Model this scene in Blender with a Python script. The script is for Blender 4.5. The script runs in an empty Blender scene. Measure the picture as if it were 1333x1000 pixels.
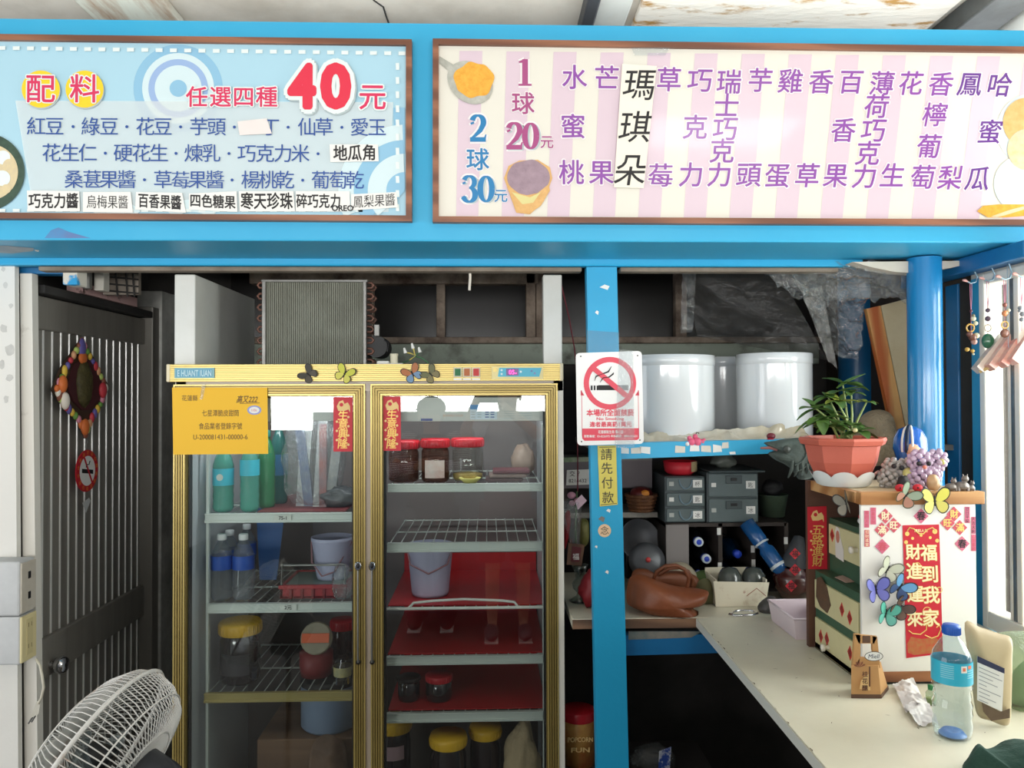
import bpy, bmesh, math, random
from mathutils import Vector, Matrix, Euler, noise
random.seed(7)
PI = math.pi
C = bpy.context.scene.collection
SC = bpy.context.scene

# ------------------------------------------------------------------ camera
CZ = 1.62
FPX = 1000.0
cam_d = bpy.data.cameras.new('camera'); cam = bpy.data.objects.new('camera', cam_d); C.objects.link(cam)
cam_d.sensor_width = 36.0; cam_d.lens = FPX / 1333.0 * 36.0
cam_d.clip_start = 0.02
CR = (Matrix.Rotation(math.radians(-1.8), 4, 'Z') @ Matrix.Rotation(math.radians(90.86), 4, 'X')
      @ Matrix.Rotation(math.radians(-0.2), 4, 'Z'))
cam.matrix_world = Matrix.Translation((0, 0, CZ)) @ CR
SC.camera = cam

# ------------------------------------------------------------------ daylight and added lights
wd = bpy.data.worlds.new('overcast_sky'); SC.world = wd; wd.use_nodes = True
bg = wd.node_tree.nodes['Background']
bg.inputs['Color'].default_value = (0.90, 0.96, 1.0, 1)
# overcast sky, bright lobe added beyond the side window to whiten its panes
nw_ = wd.node_tree.nodes; lk_ = wd.node_tree.links
tc_ = nw_.new('ShaderNodeTexCoord'); dt_ = nw_.new('ShaderNodeVectorMath'); dt_.operation = 'DOT_PRODUCT'; dt_.inputs[1].default_value = (0.65, 0.76, 0.05)
mr_ = nw_.new('ShaderNodeMapRange'); mr_.interpolation_type = 'SMOOTHSTEP'
for k_, v_ in (('From Min', 0.5), ('From Max', 0.95), ('To Min', 0.3), ('To Max', 4.0)): mr_.inputs[k_].default_value = v_
lk_.new(tc_.outputs['Generated'], dt_.inputs[0]); lk_.new(dt_.outputs['Value'], mr_.inputs['Value']); lk_.new(mr_.outputs['Result'], bg.inputs['Strength'])
def area(name, loc, rot, sx, sy, power, col=(1, 1, 1)):
    l = bpy.data.lights.new(name, 'AREA'); l.shape = 'RECTANGLE'; l.size = sx; l.size_y = sy; l.energy = power; l.color = col
    o = bpy.data.objects.new(name, l); C.objects.link(o); o.location = loc; o.rotation_euler = [math.radians(a) for a in rot]
    return o
# daylight falling in through the open street front, the arcade end and the side window
area('street_daylight', (-0.1, -2.6, 1.56), (90, 0, 0), 6.4, 0.52, 200, (1.0, 0.99, 0.97))
area('arcade_end_daylight', (-3.1, 0.2, 1.0), (0, -90, 0), 1.7, 2.4, 44, (0.93, 0.97, 1.0))
area('board_glare_light', (1.05, 0.45, 2.83), (0, 0, 0), 0.7, 0.4, 6, (1.0, 0.98, 0.94))  # unseen light added for the glare on the flavours board
area('window_daylight', (1.95, 1.55, 1.6), (0, 82, 0), 0.9, 1.1, 38, (1.0, 0.99, 0.97))
area('ceiling_fill', (0.6, 2.12, 2.612), (180, 0, 0), 4.6, 0.24, 15, (1.0, 0.97, 0.92))  # unseen fill light added above the fascia to brighten the ceiling

SC.view_settings.view_transform = 'Standard'
SC.view_settings.look = 'None'
SC.view_settings.exposure = 0.0
SC.view_settings.gamma = 1.0
SC.view_settings.use_curve_mapping = False

# ------------------------------------------------------------------ points of the place along lines of sight
def ray(px, py):
    return (CR.to_3x3() @ Vector(((px - 666.5) / FPX, -(py - 500.0) / FPX, -1.0)))
def W(px, py, Y):
    d = ray(px, py); return Vector((d.x / d.y * Y, Y, CZ + d.z / d.y * Y))
def WX(px, py, X):
    d = ray(px, py); t = X / d.x; return Vector((X, d.y * t, CZ + d.z * t))
def WZ(px, py, z):
    d = ray(px, py); t = (z - CZ) / d.z; return Vector((d.x * t, d.y * t, z))
def S(n, Y): return n * Y / FPX

# ------------------------------------------------------------------ materials
def lin(c):
    out = []
    for v in c[:3]:
        v /= 255.0
        out.append(v / 12.92 if v <= 0.04045 else ((v + 0.055) / 1.055) ** 2.4)
    return (*out, 1.0)
MC = {}
def mat(name, col, r=0.5, metal=0.0, col2=None, scale=8.0, thr=0.5, soft=0.25, bump=0.0, bscale=60.0, coat=0.0, emit=0.0, aniso=None, trans=0.0):
    """painted / plain surface; col2 appears as noise patches (dirt, wear, peeling)"""
    if name in MC: return MC[name]
    m = bpy.data.materials.new(name); m.use_nodes = True; MC[name] = m
    nt = m.node_tree; b = nt.nodes['Principled BSDF']
    b.inputs['Base Color'].default_value = lin(col); b.inputs['Roughness'].default_value = r; b.inputs['Metallic'].default_value = metal
    b.inputs['Coat Weight'].default_value = coat; b.inputs['Coat Roughness'].default_value = 0.08
    if trans: b.inputs['Transmission Weight'].default_value = trans
    if emit:
        b.inputs['Emission Color'].default_value = lin(col); b.inputs['Emission Strength'].default_value = emit
    if col2 or bump:
        tc = nt.nodes.new('ShaderNodeTexCoord'); mp = nt.nodes.new('ShaderNodeMapping')
        nt.links.new(tc.outputs['Object'], mp.inputs['Vector'])
        if aniso: mp.inputs['Scale'].default_value = aniso
    if col2:
        n = nt.nodes.new('ShaderNodeTexNoise'); n.inputs['Scale'].default_value = scale; n.inputs['Detail'].default_value = 8; n.inputs['Roughness'].default_value = 0.65
        cr = nt.nodes.new('ShaderNodeValToRGB'); cr.color_ramp.elements[0].position = max(0, thr - soft); cr.color_ramp.elements[1].position = min(1, thr + soft)
        cr.color_ramp.elements[0].color = lin(col); cr.color_ramp.elements[1].color = lin(col2)
        nt.links.new(mp.outputs['Vector'], n.inputs['Vector']); nt.links.new(n.outputs['Fac'], cr.inputs['Fac']); nt.links.new(cr.outputs['Color'], b.inputs['Base Color'])
    if bump:
        n2 = nt.nodes.new('ShaderNodeTexNoise'); n2.inputs['Scale'].default_value = bscale; n2.inputs['Detail'].default_value = 5
        bp = nt.nodes.new('ShaderNodeBump'); bp.inputs['Strength'].default_value = bump; bp.inputs['Distance'].default_value = 0.01
        nt.links.new(mp.outputs['Vector'], n2.inputs['Vector']); nt.links.new(n2.outputs['Fac'], bp.inputs['Height']); nt.links.new(bp.outputs['Normal'], b.inputs['Normal'])
    return m
def wood(name, c1, c2, scale=6.0, axis='X', r=0.55, dist=4.0):
    if name in MC: return MC[name]
    m = bpy.data.materials.new(name); m.use_nodes = True; MC[name] = m
    nt = m.node_tree; b = nt.nodes['Principled BSDF']; b.inputs['Roughness'].default_value = r
    tc = nt.nodes.new('ShaderNodeTexCoord'); mp = nt.nodes.new('ShaderNodeMapping')
    mp.inputs['Scale'].default_value = {'X': (0.12, 1, 1), 'Y': (1, 0.12, 1), 'Z': (1, 1, 0.12)}[axis]
    n = nt.nodes.new('ShaderNodeTexNoise'); n.inputs['Scale'].default_value = scale * 4; n.inputs['Detail'].default_value = 6; n.inputs['Distortion'].default_value = dist * 0.3
    w = nt.nodes.new('ShaderNodeTexWave'); w.wave_type = 'BANDS'; w.bands_direction = 'DIAGONAL'; w.inputs['Scale'].default_value = scale; w.inputs['Distortion'].default_value = dist; w.inputs['Detail'].default_value = 3
    mx = nt.nodes.new('ShaderNodeMath'); mx.operation = 'MULTIPLY'
    cr = nt.nodes.new('ShaderNodeValToRGB'); cr.color_ramp.elements[0].color = lin(c2); cr.color_ramp.elements[1].color = lin(c1); cr.color_ramp.elements[0].position = 0.05; cr.color_ramp.elements[1].position = 0.5
    for a in (n, w): nt.links.new(mp.outputs['Vector'], a.inputs['Vector'])
    nt.links.new(tc.outputs['Object'], mp.inputs['Vector'])
    nt.links.new(n.outputs['Fac'], mx.inputs[0]); nt.links.new(w.outputs['Fac'], mx.inputs[1]); mx.use_clamp = True
    nt.links.new(mx.outputs[0], cr.inputs['Fac']); nt.links.new(cr.outputs['Color'], b.inputs['Base Color'])
    return m
def clear(name, tint=(250, 252, 252), r=0.03, ior=1.45, haze=0.0, hazecol=(220, 225, 225), bump=0.0, bscale=40.0, gain=1.0):
    """thin clear film or glass: see-through with a fresnel reflection, optionally a little milky"""
    if name in MC: return MC[name]
    m = bpy.data.materials.new(name); m.use_nodes = True; MC[name] = m
    nt = m.node_tree; nt.nodes.clear()
    out = nt.nodes.new('ShaderNodeOutputMaterial'); t = nt.nodes.new('ShaderNodeBsdfTransparent'); g = nt.nodes.new('ShaderNodeBsdfGlossy'); mx = nt.nodes.new('ShaderNodeMixShader')
    f = nt.nodes.new('ShaderNodeFresnel'); ge = nt.nodes.new('ShaderNodeNewGeometry'); ma = nt.nodes.new('ShaderNodeMath'); ma.operation = 'MULTIPLY_ADD'; ma.inputs[1].default_value = 1 / ior - ior; ma.inputs[2].default_value = ior
    nt.links.new(ge.outputs['Backfacing'], ma.inputs[0]); nt.links.new(ma.outputs[0], f.inputs['IOR'])
    t.inputs['Color'].default_value = lin(tint); g.inputs['Roughness'].default_value = r; g.inputs['Color'].default_value = (1, 1, 1, 1)
    fac = f.outputs[0]
    if gain != 1.0:
        mm = nt.nodes.new('ShaderNodeMath'); mm.operation = 'MULTIPLY'; mm.inputs[1].default_value = gain; mm.use_clamp = True
        nt.links.new(fac, mm.inputs[0]); fac = mm.outputs[0]
    nt.links.new(fac, mx.inputs['Fac'])
    base = t.outputs[0]
    if haze:
        d = nt.nodes.new('ShaderNodeBsdfDiffuse'); d.inputs['Color'].default_value = lin(hazecol); mh = nt.nodes.new('ShaderNodeMixShader'); mh.inputs['Fac'].default_value = haze
        nt.links.new(t.outputs[0], mh.inputs[1]); nt.links.new(d.outputs[0], mh.inputs[2]); base = mh.outputs[0]
    nt.links.new(base, mx.inputs[1]); nt.links.new(g.outputs[0], mx.inputs[2]); nt.links.new(mx.outputs[0], out.inputs['Surface'])
    if bump:
        tc = nt.nodes.new('ShaderNodeTexCoord'); n = nt.nodes.new('ShaderNodeTexNoise'); n.inputs['Scale'].default_value = bscale; n.inputs['Detail'].default_value = 6; n.inputs['Distortion'].default_value = 1.5
        bp = nt.nodes.new('ShaderNodeBump'); bp.inputs['Strength'].default_value = bump; bp.inputs['Distance'].default_value = 0.02
        nt.links.new(tc.outputs['Object'], n.inputs['Vector']); nt.links.new(n.outputs['Fac'], bp.inputs['Height'])
        for nn in (g, f): nt.links.new(bp.outputs[0], nn.inputs['Normal'])
    return m

# ------------------------------------------------------------------ mesh builder (world coordinates)
TXT = {}
EM = 0.877
def glyphs(s, bold):
    k = (s, bold)
    if k in TXT: return TXT[k]
    if s == '莓':      # set from its two halves
        a, b = glyphs('艹', bold), glyphs('每', bold); n = len(a[0]); ya = [p[1] for p in a[0]]; yb = [p[1] for p in b[0]]
        fa = lambda y: .58 + (y - min(ya)) / (max(ya) - min(ya)) * .22
        fb = lambda y: -.08 + (y - min(yb)) / (max(yb) - min(yb)) * .66
        TXT[k] = ([(x, fa(y)) for x, y in a[0]] + [(x, fb(y)) for x, y in b[0]], list(a[1]) + [tuple(i + n for i in f) for f in b[1]]); return TXT[k]
    c = bpy.data.curves.new('letters', 'FONT'); c.body = s; c.align_x = 'CENTER';  c.resolution_u = 3
    o = bpy.data.objects.new('letters', c); C.objects.link(o); bpy.context.view_layer.update()
    dg = bpy.context.evaluated_depsgraph_get(); me = bpy.data.meshes.new_from_object(o.evaluated_get(dg))
    vs = [(v.co.x, v.co.y) for v in me.vertices]; fs = [tuple(p.vertices) for p in me.polygons]
    bpy.data.objects.remove(o); bpy.data.curves.remove(c); bpy.data.meshes.remove(me)
    TXT[k] = (vs, fs); return TXT[k]
class MB:
    def __init__(s): s.v = []; s.f = []; s.m = []; s.sm = []; s.mats = []
    def mi(s, m):
        if m not in s.mats: s.mats.append(m)
        return s.mats.index(m)
    def add(s, vs, fs, m, smooth=False, X=None):
        o = len(s.v); i = s.mi(m)
        for v in vs: s.v.append((X @ Vector(v)) if X else Vector(v))
        for f in fs: s.f.append([o + a for a in f]); s.m.append(i); s.sm.append(smooth)
        return s
    def bm(s, bm, m, smooth=False, X=None):
        bm.verts.ensure_lookup_table(); bm.verts.index_update()
        s.add([v.co.copy() for v in bm.verts], [[v.index for v in f.verts] for f in bm.faces], m, smooth, X); bm.free(); return s
    def box(s, lo, hi, m, b=0.0, X=None, seg=2):
        lo = Vector(lo); hi = Vector(hi)
        bm = bmesh.new(); bmesh.ops.create_cube(bm, size=1.0)
        for v in bm.verts: v.co = Vector([lo[i] + (v.co[i] + .5) * (hi[i] - lo[i]) for i in range(3)])
        if b > 0: bmesh.ops.bevel(bm, geom=list(bm.edges), offset=min(b, 0.49 * min(abs(hi[i] - lo[i]) for i in range(3))), segments=seg, profile=0.5, affect='EDGES')
        return s.bm(bm, m, False, X)
    def hexa(s, p, m):
        """8 corners: four of the front face counter-clockwise, then four of the back"""
        return s.add(p, [(0, 1, 2, 3), (7, 6, 5, 4), (0, 4, 5, 1), (1, 5, 6, 2), (2, 6, 7, 3), (3, 7, 4, 0)], m)
    def cyl(s, p0, p1, r0, m, r1=None, n=24, cap=True, smooth=True):
        p0 = Vector(p0); p1 = Vector(p1); r1 = r0 if r1 is None else r1
        q = (p1 - p0).to_track_quat('Z', 'Y'); vs = []
        for p, r in ((p0, r0), (p1, r1)):
            for i in range(n):
                a = 2 * PI * i / n; vs.append(p + q @ Vector((r * math.cos(a), r * math.sin(a), 0)))
        s.add(vs, [(i, (i + 1) % n, n + (i + 1) % n, n + i) for i in range(n)], m, smooth)
        if cap: s.add(vs, [tuple(range(n))[::-1], tuple(range(n, 2 * n))], m)
        return s
    def lathe(s, prof, m, at=(0, 0, 0), n=32, X=None, cap=True, smooth=True, a0=0.0):
        vs = []; fs = []
        for r, z in prof:
            for i in range(n):
                a = a0 + 2 * PI * i / n; vs.append(Vector((r * math.cos(a), r * math.sin(a), z)))
        k = len(prof)
        for j in range(k - 1):
            for i in range(n): fs.append((j * n + i, j * n + (i + 1) % n, (j + 1) * n + (i + 1) % n, (j + 1) * n + i))
        T = Matrix.Translation(at) @ (X if X else Matrix.Identity(4))
        s.add(vs, fs, m, smooth, T)
        if cap:
            cf = []
            if prof[0][0] > 1e-4: cf.append(tuple(range(n))[::-1])
            if prof[-1][0] > 1e-4: cf.append(tuple(range((k - 1) * n, k * n)))
            s.add(vs, cf, m, False, T)
        return s
    def tube(s, pts, r, m, n=8, closed=False, smooth=True):
        pts = [Vector(p) for p in pts]; k = len(pts); vs = []; up = None
        for i, p in enumerate(pts):
            a = pts[(i - 1) % k] if (closed or i > 0) else p; b = pts[(i + 1) % k] if (closed or i < k - 1) else p
            t = (b - a); t = t.normalized() if t.length > 1e-9 else Vector((0, 0, 1))
            if up is None: up = t.orthogonal().normalized()
            up = up - t * up.dot(t); up = up.normalized() if up.length > 1e-6 else t.orthogonal().normalized()
            w = t.cross(up); rr = r[i] if isinstance(r, (list, tuple)) else r
            for j in range(n):
                an = 2 * PI * j / n; vs.append(p + up * (rr * math.cos(an)) + w * (rr * math.sin(an)))
        fs = []
        for i in range(k if closed else k - 1):
            for j in range(n):
                fs.append((i * n + j, i * n + (j + 1) % n, ((i + 1) % k) * n + (j + 1) % n, ((i + 1) % k) * n + j))
        s.add(vs, fs, m, smooth)
        if not closed: s.add(vs, [tuple(range(n))[::-1], tuple(range((k - 1) * n, k * n))], m)
        return s
    def poly(s, pts, m):
        return s.add(pts, [tuple(range(len(pts)))], m)
    def prism(s, pts, d, m):
        """outline pts (3-D, planar) pushed along d"""
        pts = [Vector(p) for p in pts]; d = Vector(d); n = len(pts)
        nn = Vector((0, 0, 0))
        for i in range(n): nn += pts[i].cross(pts[(i + 1) % n])
        if nn.dot(d) > 0: pts = pts[::-1]
        return s.add(pts + [p + d for p in pts], [tuple(range(n)), tuple(range(2 * n - 1, n - 1, -1))] + [(i, i + n, (i + 1) % n + n, (i + 1) % n)  for i in range(n)], m)
    def sph(s, c, r, m, u=16, v=10, X=None):
        r = (r, r, r) if not hasattr(r, '__len__') else r
        vs = [Vector((0, 0, -1))]; fs = []
        for j in range(1, v):
            t = -PI / 2 + PI * j / v
            for i in range(u): vs.append(Vector((math.cos(t) * math.cos(2 * PI * i / u), math.cos(t) * math.sin(2 * PI * i / u), math.sin(t))))
        vs.append(Vector((0, 0, 1))); top = len(vs) - 1
        for i in range(u):
            fs.append((0, 1 + (i + 1) % u, 1 + i)); fs.append((top, top - u + i, top - u + (i + 1) % u))
            for j in range(v - 2):
                a = 1 + j * u; fs.append((a + i, a + (i + 1) % u, a + u + (i + 1) % u, a + u + i))
        vs = [Vector((p.x * r[0], p.y * r[1], p.z * r[2])) for p in vs]
        return s.add(vs, fs, m, True, Matrix.Translation(c) @ (X if X else Matrix.Identity(4)))
    def disc(s, c, u, v, r, m, n=32, ri=0.0, a0=0, a1=2 * PI):
        c = Vector(c); u = Vector(u); v = Vector(v); vs = []; fs = []
        full = abs(a1 - a0 - 2 * PI) < 1e-6
        if ri <= 0 and full:
            return s.poly([c + u * (r * math.cos(2 * PI * i / n)) + v * (r * math.sin(2 * PI * i / n)) for i in range(n)], m)
        for i in range(n + 1):
            a = a0 + (a1 - a0) * i / n
            for q in (ri, r): vs.append(c + u * (q * math.cos(a)) + v * (q * math.sin(a)))
        for i in range(n): fs.append((2 * i, 2 * i + 1, 2 * i + 3, 2 * i + 2))
        return s.add(vs, fs, m)
    def text(s, t, c, h, m, u=(1, 0, 0), v=(0, 0, 1), bold=0.0, w=None, sx=1.0, lift=None):
        """lettering centred at c; h = height of a full character; w = total width to fill; bold = stroke spread in ems"""
        vs, fs = glyphs(t, 0.0)
        if not vs: return s
        x0 = min(p[0] for p in vs); x1 = max(p[0] for p in vs)
        y0 = min(p[1] for p in vs); y1 = max(p[1] for p in vs)
        k = h / EM; kx = (w / (x1 - x0)) if w else k * sx
        cy = 0.355 if any(ord(ch) > 0x2e00 for ch in t) else (y0 + y1) / 2
        u = Vector(u).normalized(); v = Vector(v); c = Vector(c); nrm = u.cross(v).normalized()
        nb = 0 if bold <= 0 else (6 if bold < 0.03 else 12)
        offs = [(0, 0)] + [(bold * math.cos(2 * PI * i / nb + .3), bold * math.sin(2 * PI * i / nb + .3)) for i in range(nb)]
        for j, (ox, oy) in enumerate(offs):
            s.add([c + nrm * (j * 1.6e-5) + u * ((p[0] + ox - (x0 + x1) / 2) * kx) + v * ((p[1] + oy - cy) * k) for p in vs], fs, m)
        return s
    def bounds(s):
        return [(min(v[i] for v in s.v), max(v[i] for v in s.v)) for i in range(3)]
    def build(s, name, parent=None, origin=None, label=None, autosmooth=False):
        """parent: an Empty; its location becomes the local origin (vertices are given in world space)"""
        if origin is None:
            if parent is not None: origin = WLOC[parent.name]
            else:
                b = s.bounds(); origin = Vector(((b[0][0] + b[0][1]) / 2, (b[1][0] + b[1][1]) / 2, b[2][0]))
        origin = Vector(origin)
        me = bpy.data.meshes.new(name)
        me.from_pydata([tuple(v - origin) for v in s.v], [], s.f)
        for m in s.mats: me.materials.append(m)
        me.polygons.foreach_set('material_index', s.m); me.polygons.foreach_set('use_smooth', s.sm)
        b = bmesh.new(); b.from_mesh(me); bmesh.ops.recalc_face_normals(b, faces=b.faces); b.to_mesh(me); b.free(); me.update()
        o = bpy.data.objects.new(name, me); C.objects.link(o)
        if parent is not None:
            o.parent = parent; o.location = origin - WLOC[parent.name]; WLOC[o.name] = origin
        else: o.location = origin; WLOC[o.name] = origin
        if label: o['label'] = label
        return o
WLOC = {}
def tag(o, label, cat, group=None):
    o['label'] = label; o['category'] = cat
    if group: o['group'] = group
    return o
def T(name, label, cat, loc, group=None):
    o = bpy.data.objects.new(name, None); C.objects.link(o); o.location = loc; o.empty_display_size = 0.05
    WLOC[o.name] = Vector(loc)
    return tag(o, label, cat, group)
def struct(o): o['kind'] = 'structure'; return o
def dup(o, delta=(0, 0, 0), label=None, parent=None):
    c = o.copy(); C.objects.link(c)
    if parent is None:
        c.location = Vector(o.location) + Vector(delta); WLOC[c.name] = WLOC[o.name] + Vector(delta)
        if label: c['label'] = label
    else:
        c.parent = parent; WLOC[c.name] = WLOC[parent.name] + Vector(o.location)
    for ch in list(o.children): dup(ch, parent=c)
    return c
UX, UY, UZ = Vector((1, 0, 0)), Vector((0, 1, 0)), Vector((0, 0, 1))
# ================================================================== palette
BLUE = mat('blue_paint', (44, 164, 210), 0.42, col2=(60, 172, 214), scale=3, bump=0.04, bscale=25)
BLUE_W = mat('worn_blue_paint', (30, 160, 206), 0.45, col2=(205, 210, 205), scale=11, thr=0.74, soft=0.03, bump=0.05)
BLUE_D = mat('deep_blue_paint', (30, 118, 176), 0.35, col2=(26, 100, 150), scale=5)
WHITE = mat('white_enamel', (226, 227, 222), 0.4, col2=(205, 205, 196), scale=4)
PLASTER = mat('old_white_plaster', (222, 221, 214), 0.75, col2=(190, 186, 176), scale=6, thr=0.6, soft=0.1, bump=0.25, bscale=14)
DARK = mat('dark_grey', (62, 60, 58), 0.8, col2=(44, 43, 42), scale=5)  # mottled dark grey for walls, gaps and thin lines
BLACK = mat('black', (18, 18, 20), 0.5)
GREYMET = mat('dull_metal', (150, 150, 146), 0.4, 0.7, col2=(110, 108, 104), scale=12)
ALU = mat('aluminium', (205, 208, 206), 0.35, 0.8)
CHROME = mat('chrome', (215, 215, 218), 0.15, 1.0)
GOLD = mat('gold_anodised', (166, 145, 84), 0.36, 0.55, col2=(150, 130, 74), scale=3, aniso=(1, 1, 8))
GOLD_L = mat('gold_bright', (186, 166, 100), 0.3, 0.5)
GOLD_D = mat('gold_groove', (122, 104, 58), 0.45, 0.4)
GLASS = clear('window_glass', (247, 250, 249), 0.0, 1.5, gain=1.35)
FILM = clear('clear_film', (244, 247, 247), 0.06, 1.5, haze=0.06, bump=0.8, bscale=26, gain=1.5)
TAPE = clear('clear_tape', (240, 244, 246), 0.1, 1.5, haze=0.16, bump=0.3, bscale=50)
PAPER = mat('white_paper', (232, 231, 226), 0.75)
RED = mat('festive_red', (196, 32, 48), 0.5)
REDD = mat('dark_red', (120, 24, 28), 0.5)
INK = mat('black_ink', (28, 26, 28), 0.6)
FRAMEW = wood('brown_frame_wood', (150, 100, 74), (110, 70, 52), 9, 'X', 0.45)
PINE = wood('pine_wood', (206, 158, 104), (166, 112, 62), 7, 'X', 0.5)
OLDWOOD = mat('old_green_grey_wood', (158, 168, 154), 0.8, col2=(96, 96, 88), scale=9, thr=0.62, soft=0.12, bump=0.3, bscale=30)
BROWNWOOD = mat('stained_window_wood', (164, 148, 132), 0.8, col2=(78, 60, 50), scale=7, thr=0.52, soft=0.14, bump=0.3, bscale=30)

YF, YL = 1.99, 2.25                     # fascia front, lip and post front

# ================================================================== the setting
def slab(name, lo, hi, m, b=0.0):
    return struct(MB().box(lo, hi, m, b).build(name))
slab('floor', (-3.2, -6, -0.1), (3.2, 3.4, 0.0), mat('concrete_floor', (88, 84, 80), 0.8, col2=(66, 63, 60), scale=3, bump=0.2))
CONC = mat('ceiling_paint', (216, 208, 196), 0.85, col2=(176, 166, 152), scale=2.2, thr=0.62, soft=0.16, bump=0.15, bscale=9)
PEEL = mat('peeling_ceiling_paint', (232, 224, 212), 0.85, col2=(176, 132, 66), scale=5, thr=0.6, soft=0.05, bump=0.5, bscale=16, aniso=(1, 2.6, 1))
zc = 2.85
m = MB()
m.box((-3.2, -1.2, zc), (0.52, 2.75, zc + 0.12), CONC); m.box((1.6, -1.2, zc), (3.2, 2.75, zc + 0.12), CONC)
m.box((0.52, 0.8, zc), (1.6, 2.75, zc + 0.12), CONC); m.box((0.52, -1.2, zc), (1.6, 0.1, zc + 0.12), CONC)  # slab opening added for the glare light
struct(m.build('ceiling'))
# ceiling beams and strips above the fascia, running in depth
RUST = mat('rust_stained_paint', (206, 208, 196), 0.8, col2=(150, 110, 78), scale=3.5, thr=0.56, soft=0.12, aniso=(4, 0.5, 1))
def ceil_strip(name, x0, x1, drop, mm):
    a = W(x0, 18, 2.5); b = W(x1, 18, 2.5)
    return slab(name, (a.x, 1.9, zc - drop), (b.x, 2.75, zc - 0.001), mm, 0.006)
ceil_strip('trim_1', 128, 238, 0.03, RUST)
ceil_strip('trim_2', 752, 768, 0.06, mat('dark_steel', (52, 54, 58), 0.5))
ceil_strip('trim_3', 770, 812, 0.02, WHITE)
ceil_strip('trim_4', 822, 1202, 0.025, PEEL)
ceil_strip('trim_5', 1216, 1268, 0.07, mat('grey_steel_beam', (92, 96, 96), 0.6, col2=(60, 60, 58), scale=6))
ceil_strip('trim_6', 1325, 1420, 0.03, mat('brown_board', (128, 104, 82), 0.8))
m = MB(); a = W(1296, 20, 2.5); m.cyl((a.x, 1.9, zc - 0.05), (a.x, 2.75, zc - 0.05), 0.045, WHITE); struct(m.build('trim_7'))
m = MB()
for pts in [[(486, 0), (499, 9), (503, 22), (506, 30)]]:
    m.tube([WZ(x, y, zc - 0.001) for x, y in pts], 0.003, DARK, 5)
struct(m.build('trim_8'))
# unseen low wall behind the camera, added to block low street light
slab('wall_light_block', (-1.3, -1.12, 0), (2.4, -1.0, 1.5), mat('light_block_grey', (96, 104, 116), 0.7, col2=(70, 80, 96), scale=2))
# stall room
XW = 1.44
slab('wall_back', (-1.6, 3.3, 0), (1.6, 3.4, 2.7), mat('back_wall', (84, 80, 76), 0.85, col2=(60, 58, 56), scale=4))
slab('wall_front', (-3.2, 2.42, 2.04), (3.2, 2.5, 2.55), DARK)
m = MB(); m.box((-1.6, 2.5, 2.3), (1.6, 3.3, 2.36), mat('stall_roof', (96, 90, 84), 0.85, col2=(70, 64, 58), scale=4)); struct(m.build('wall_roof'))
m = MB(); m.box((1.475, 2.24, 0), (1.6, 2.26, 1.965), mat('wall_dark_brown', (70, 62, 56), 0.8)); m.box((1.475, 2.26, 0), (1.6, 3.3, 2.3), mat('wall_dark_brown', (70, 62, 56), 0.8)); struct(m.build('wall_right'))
m = MB(); m.box((XW, -0.6, 0), (XW + .1, 2.24, 0.9), PLASTER); m.box((XW, -0.6, 0.9), (XW + .1, 0.5, 1.945), PLASTER); m.box((XW, -0.6, 1.945), (XW + .1, 2.24, 2.0), mat('window_header_paint', (206, 202, 190), 0.7))
struct(m.build('wall_window_side'))
# white pillar at the picture's edge with chipped plaster
m = MB(); a = W(19, 340, 2.27); b = W(27, 1000, 2.27)
m.hexa([Vector((-2.2, 2.27, 0)), Vector((b.x - 0.0, 2.27, 0)), Vector((a.x, 2.27, 2.03)), Vector((-2.2, 2.27, 2.03)),
        Vector((-2.2, 2.29, 0)), Vector((b.x, 2.29, 0)), Vector((a.x, 2.29, 2.03)), Vector((-2.2, 2.29, 2.03))], mat('chipped_white_wall', (224, 222, 215), 0.7, col2=(168, 166, 160), scale=9, thr=0.7, soft=0.03, bump=0.5, bscale=12))
random.seed(21)
CHIP = mat('chipped_patch', (212, 211, 205), .8, col2=(184, 182, 176), scale=20)
for x, y, r in ((7, 372, 4), (14, 398, 3), (5, 428, 5), (13, 455, 7), (2, 474, 5), (12, 492, 5), (8, 520, 4), (4, 350, 3)):
    c = W(x, y, 2.2694); m.poly([c + UX * S(r * random.uniform(.6, 1.1) * math.cos(a), 2.27) + UZ * S(r * 1.3 * random.uniform(.6, 1.1) * math.sin(a), 2.27) for a in [2 * PI * i / 9 for i in range(9)]], CHIP)
struct(m.build('wall_left'))
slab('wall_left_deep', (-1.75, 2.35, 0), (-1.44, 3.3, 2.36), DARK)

# ---- back window above the fridge
YB = 3.27
m = MB()
def bar(m, x0, y0, x1, y1, Y, d, mm):
    a = W(x0, y1, Y); b = W(x1, y0, Y); return m.box((a.x, Y - d, a.z), (b.x, Y, b.z), mm, 0.004)
bar(m, 300, 448, 1060, 476, YB, 0.05, OLDWOOD)
bar(m, 300, 440, 1060, 449, YB - 0.005, 0.08, BROWNWOOD)
bar(m, 330, 350, 700, 372, YB, 0.06, BROWNWOOD)
bar(m, 569, 372, 580, 441, YB, 0.05, BROWNWOOD)
bar(m, 684, 350, 696, 441, YB, 0.06, BROWNWOOD); bar(m, 697, 350, 706, 441, YB, 0.05, BROWNWOOD)
bar(m, 470, 350, 488, 441, YB, 0.05, BROWNWOOD)
bar(m, 876, 350, 890, 441, YB, 0.05, BROWNWOOD)
fr = struct(m.build('window_1'))
m = MB(); a = W(300, 441, YB); b = W(1060, 350, YB); m.box((a.x, YB + 0.005, a.z), (b.x, YB + 0.012, b.z), mat('dark_pane', (34, 33, 33), 0.22, col2=(46, 44, 42), scale=2))
pn = m.build('pane'); pn.parent = fr; pn.location = pn.location - fr.location; pn['kind'] = 'structure'

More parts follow.
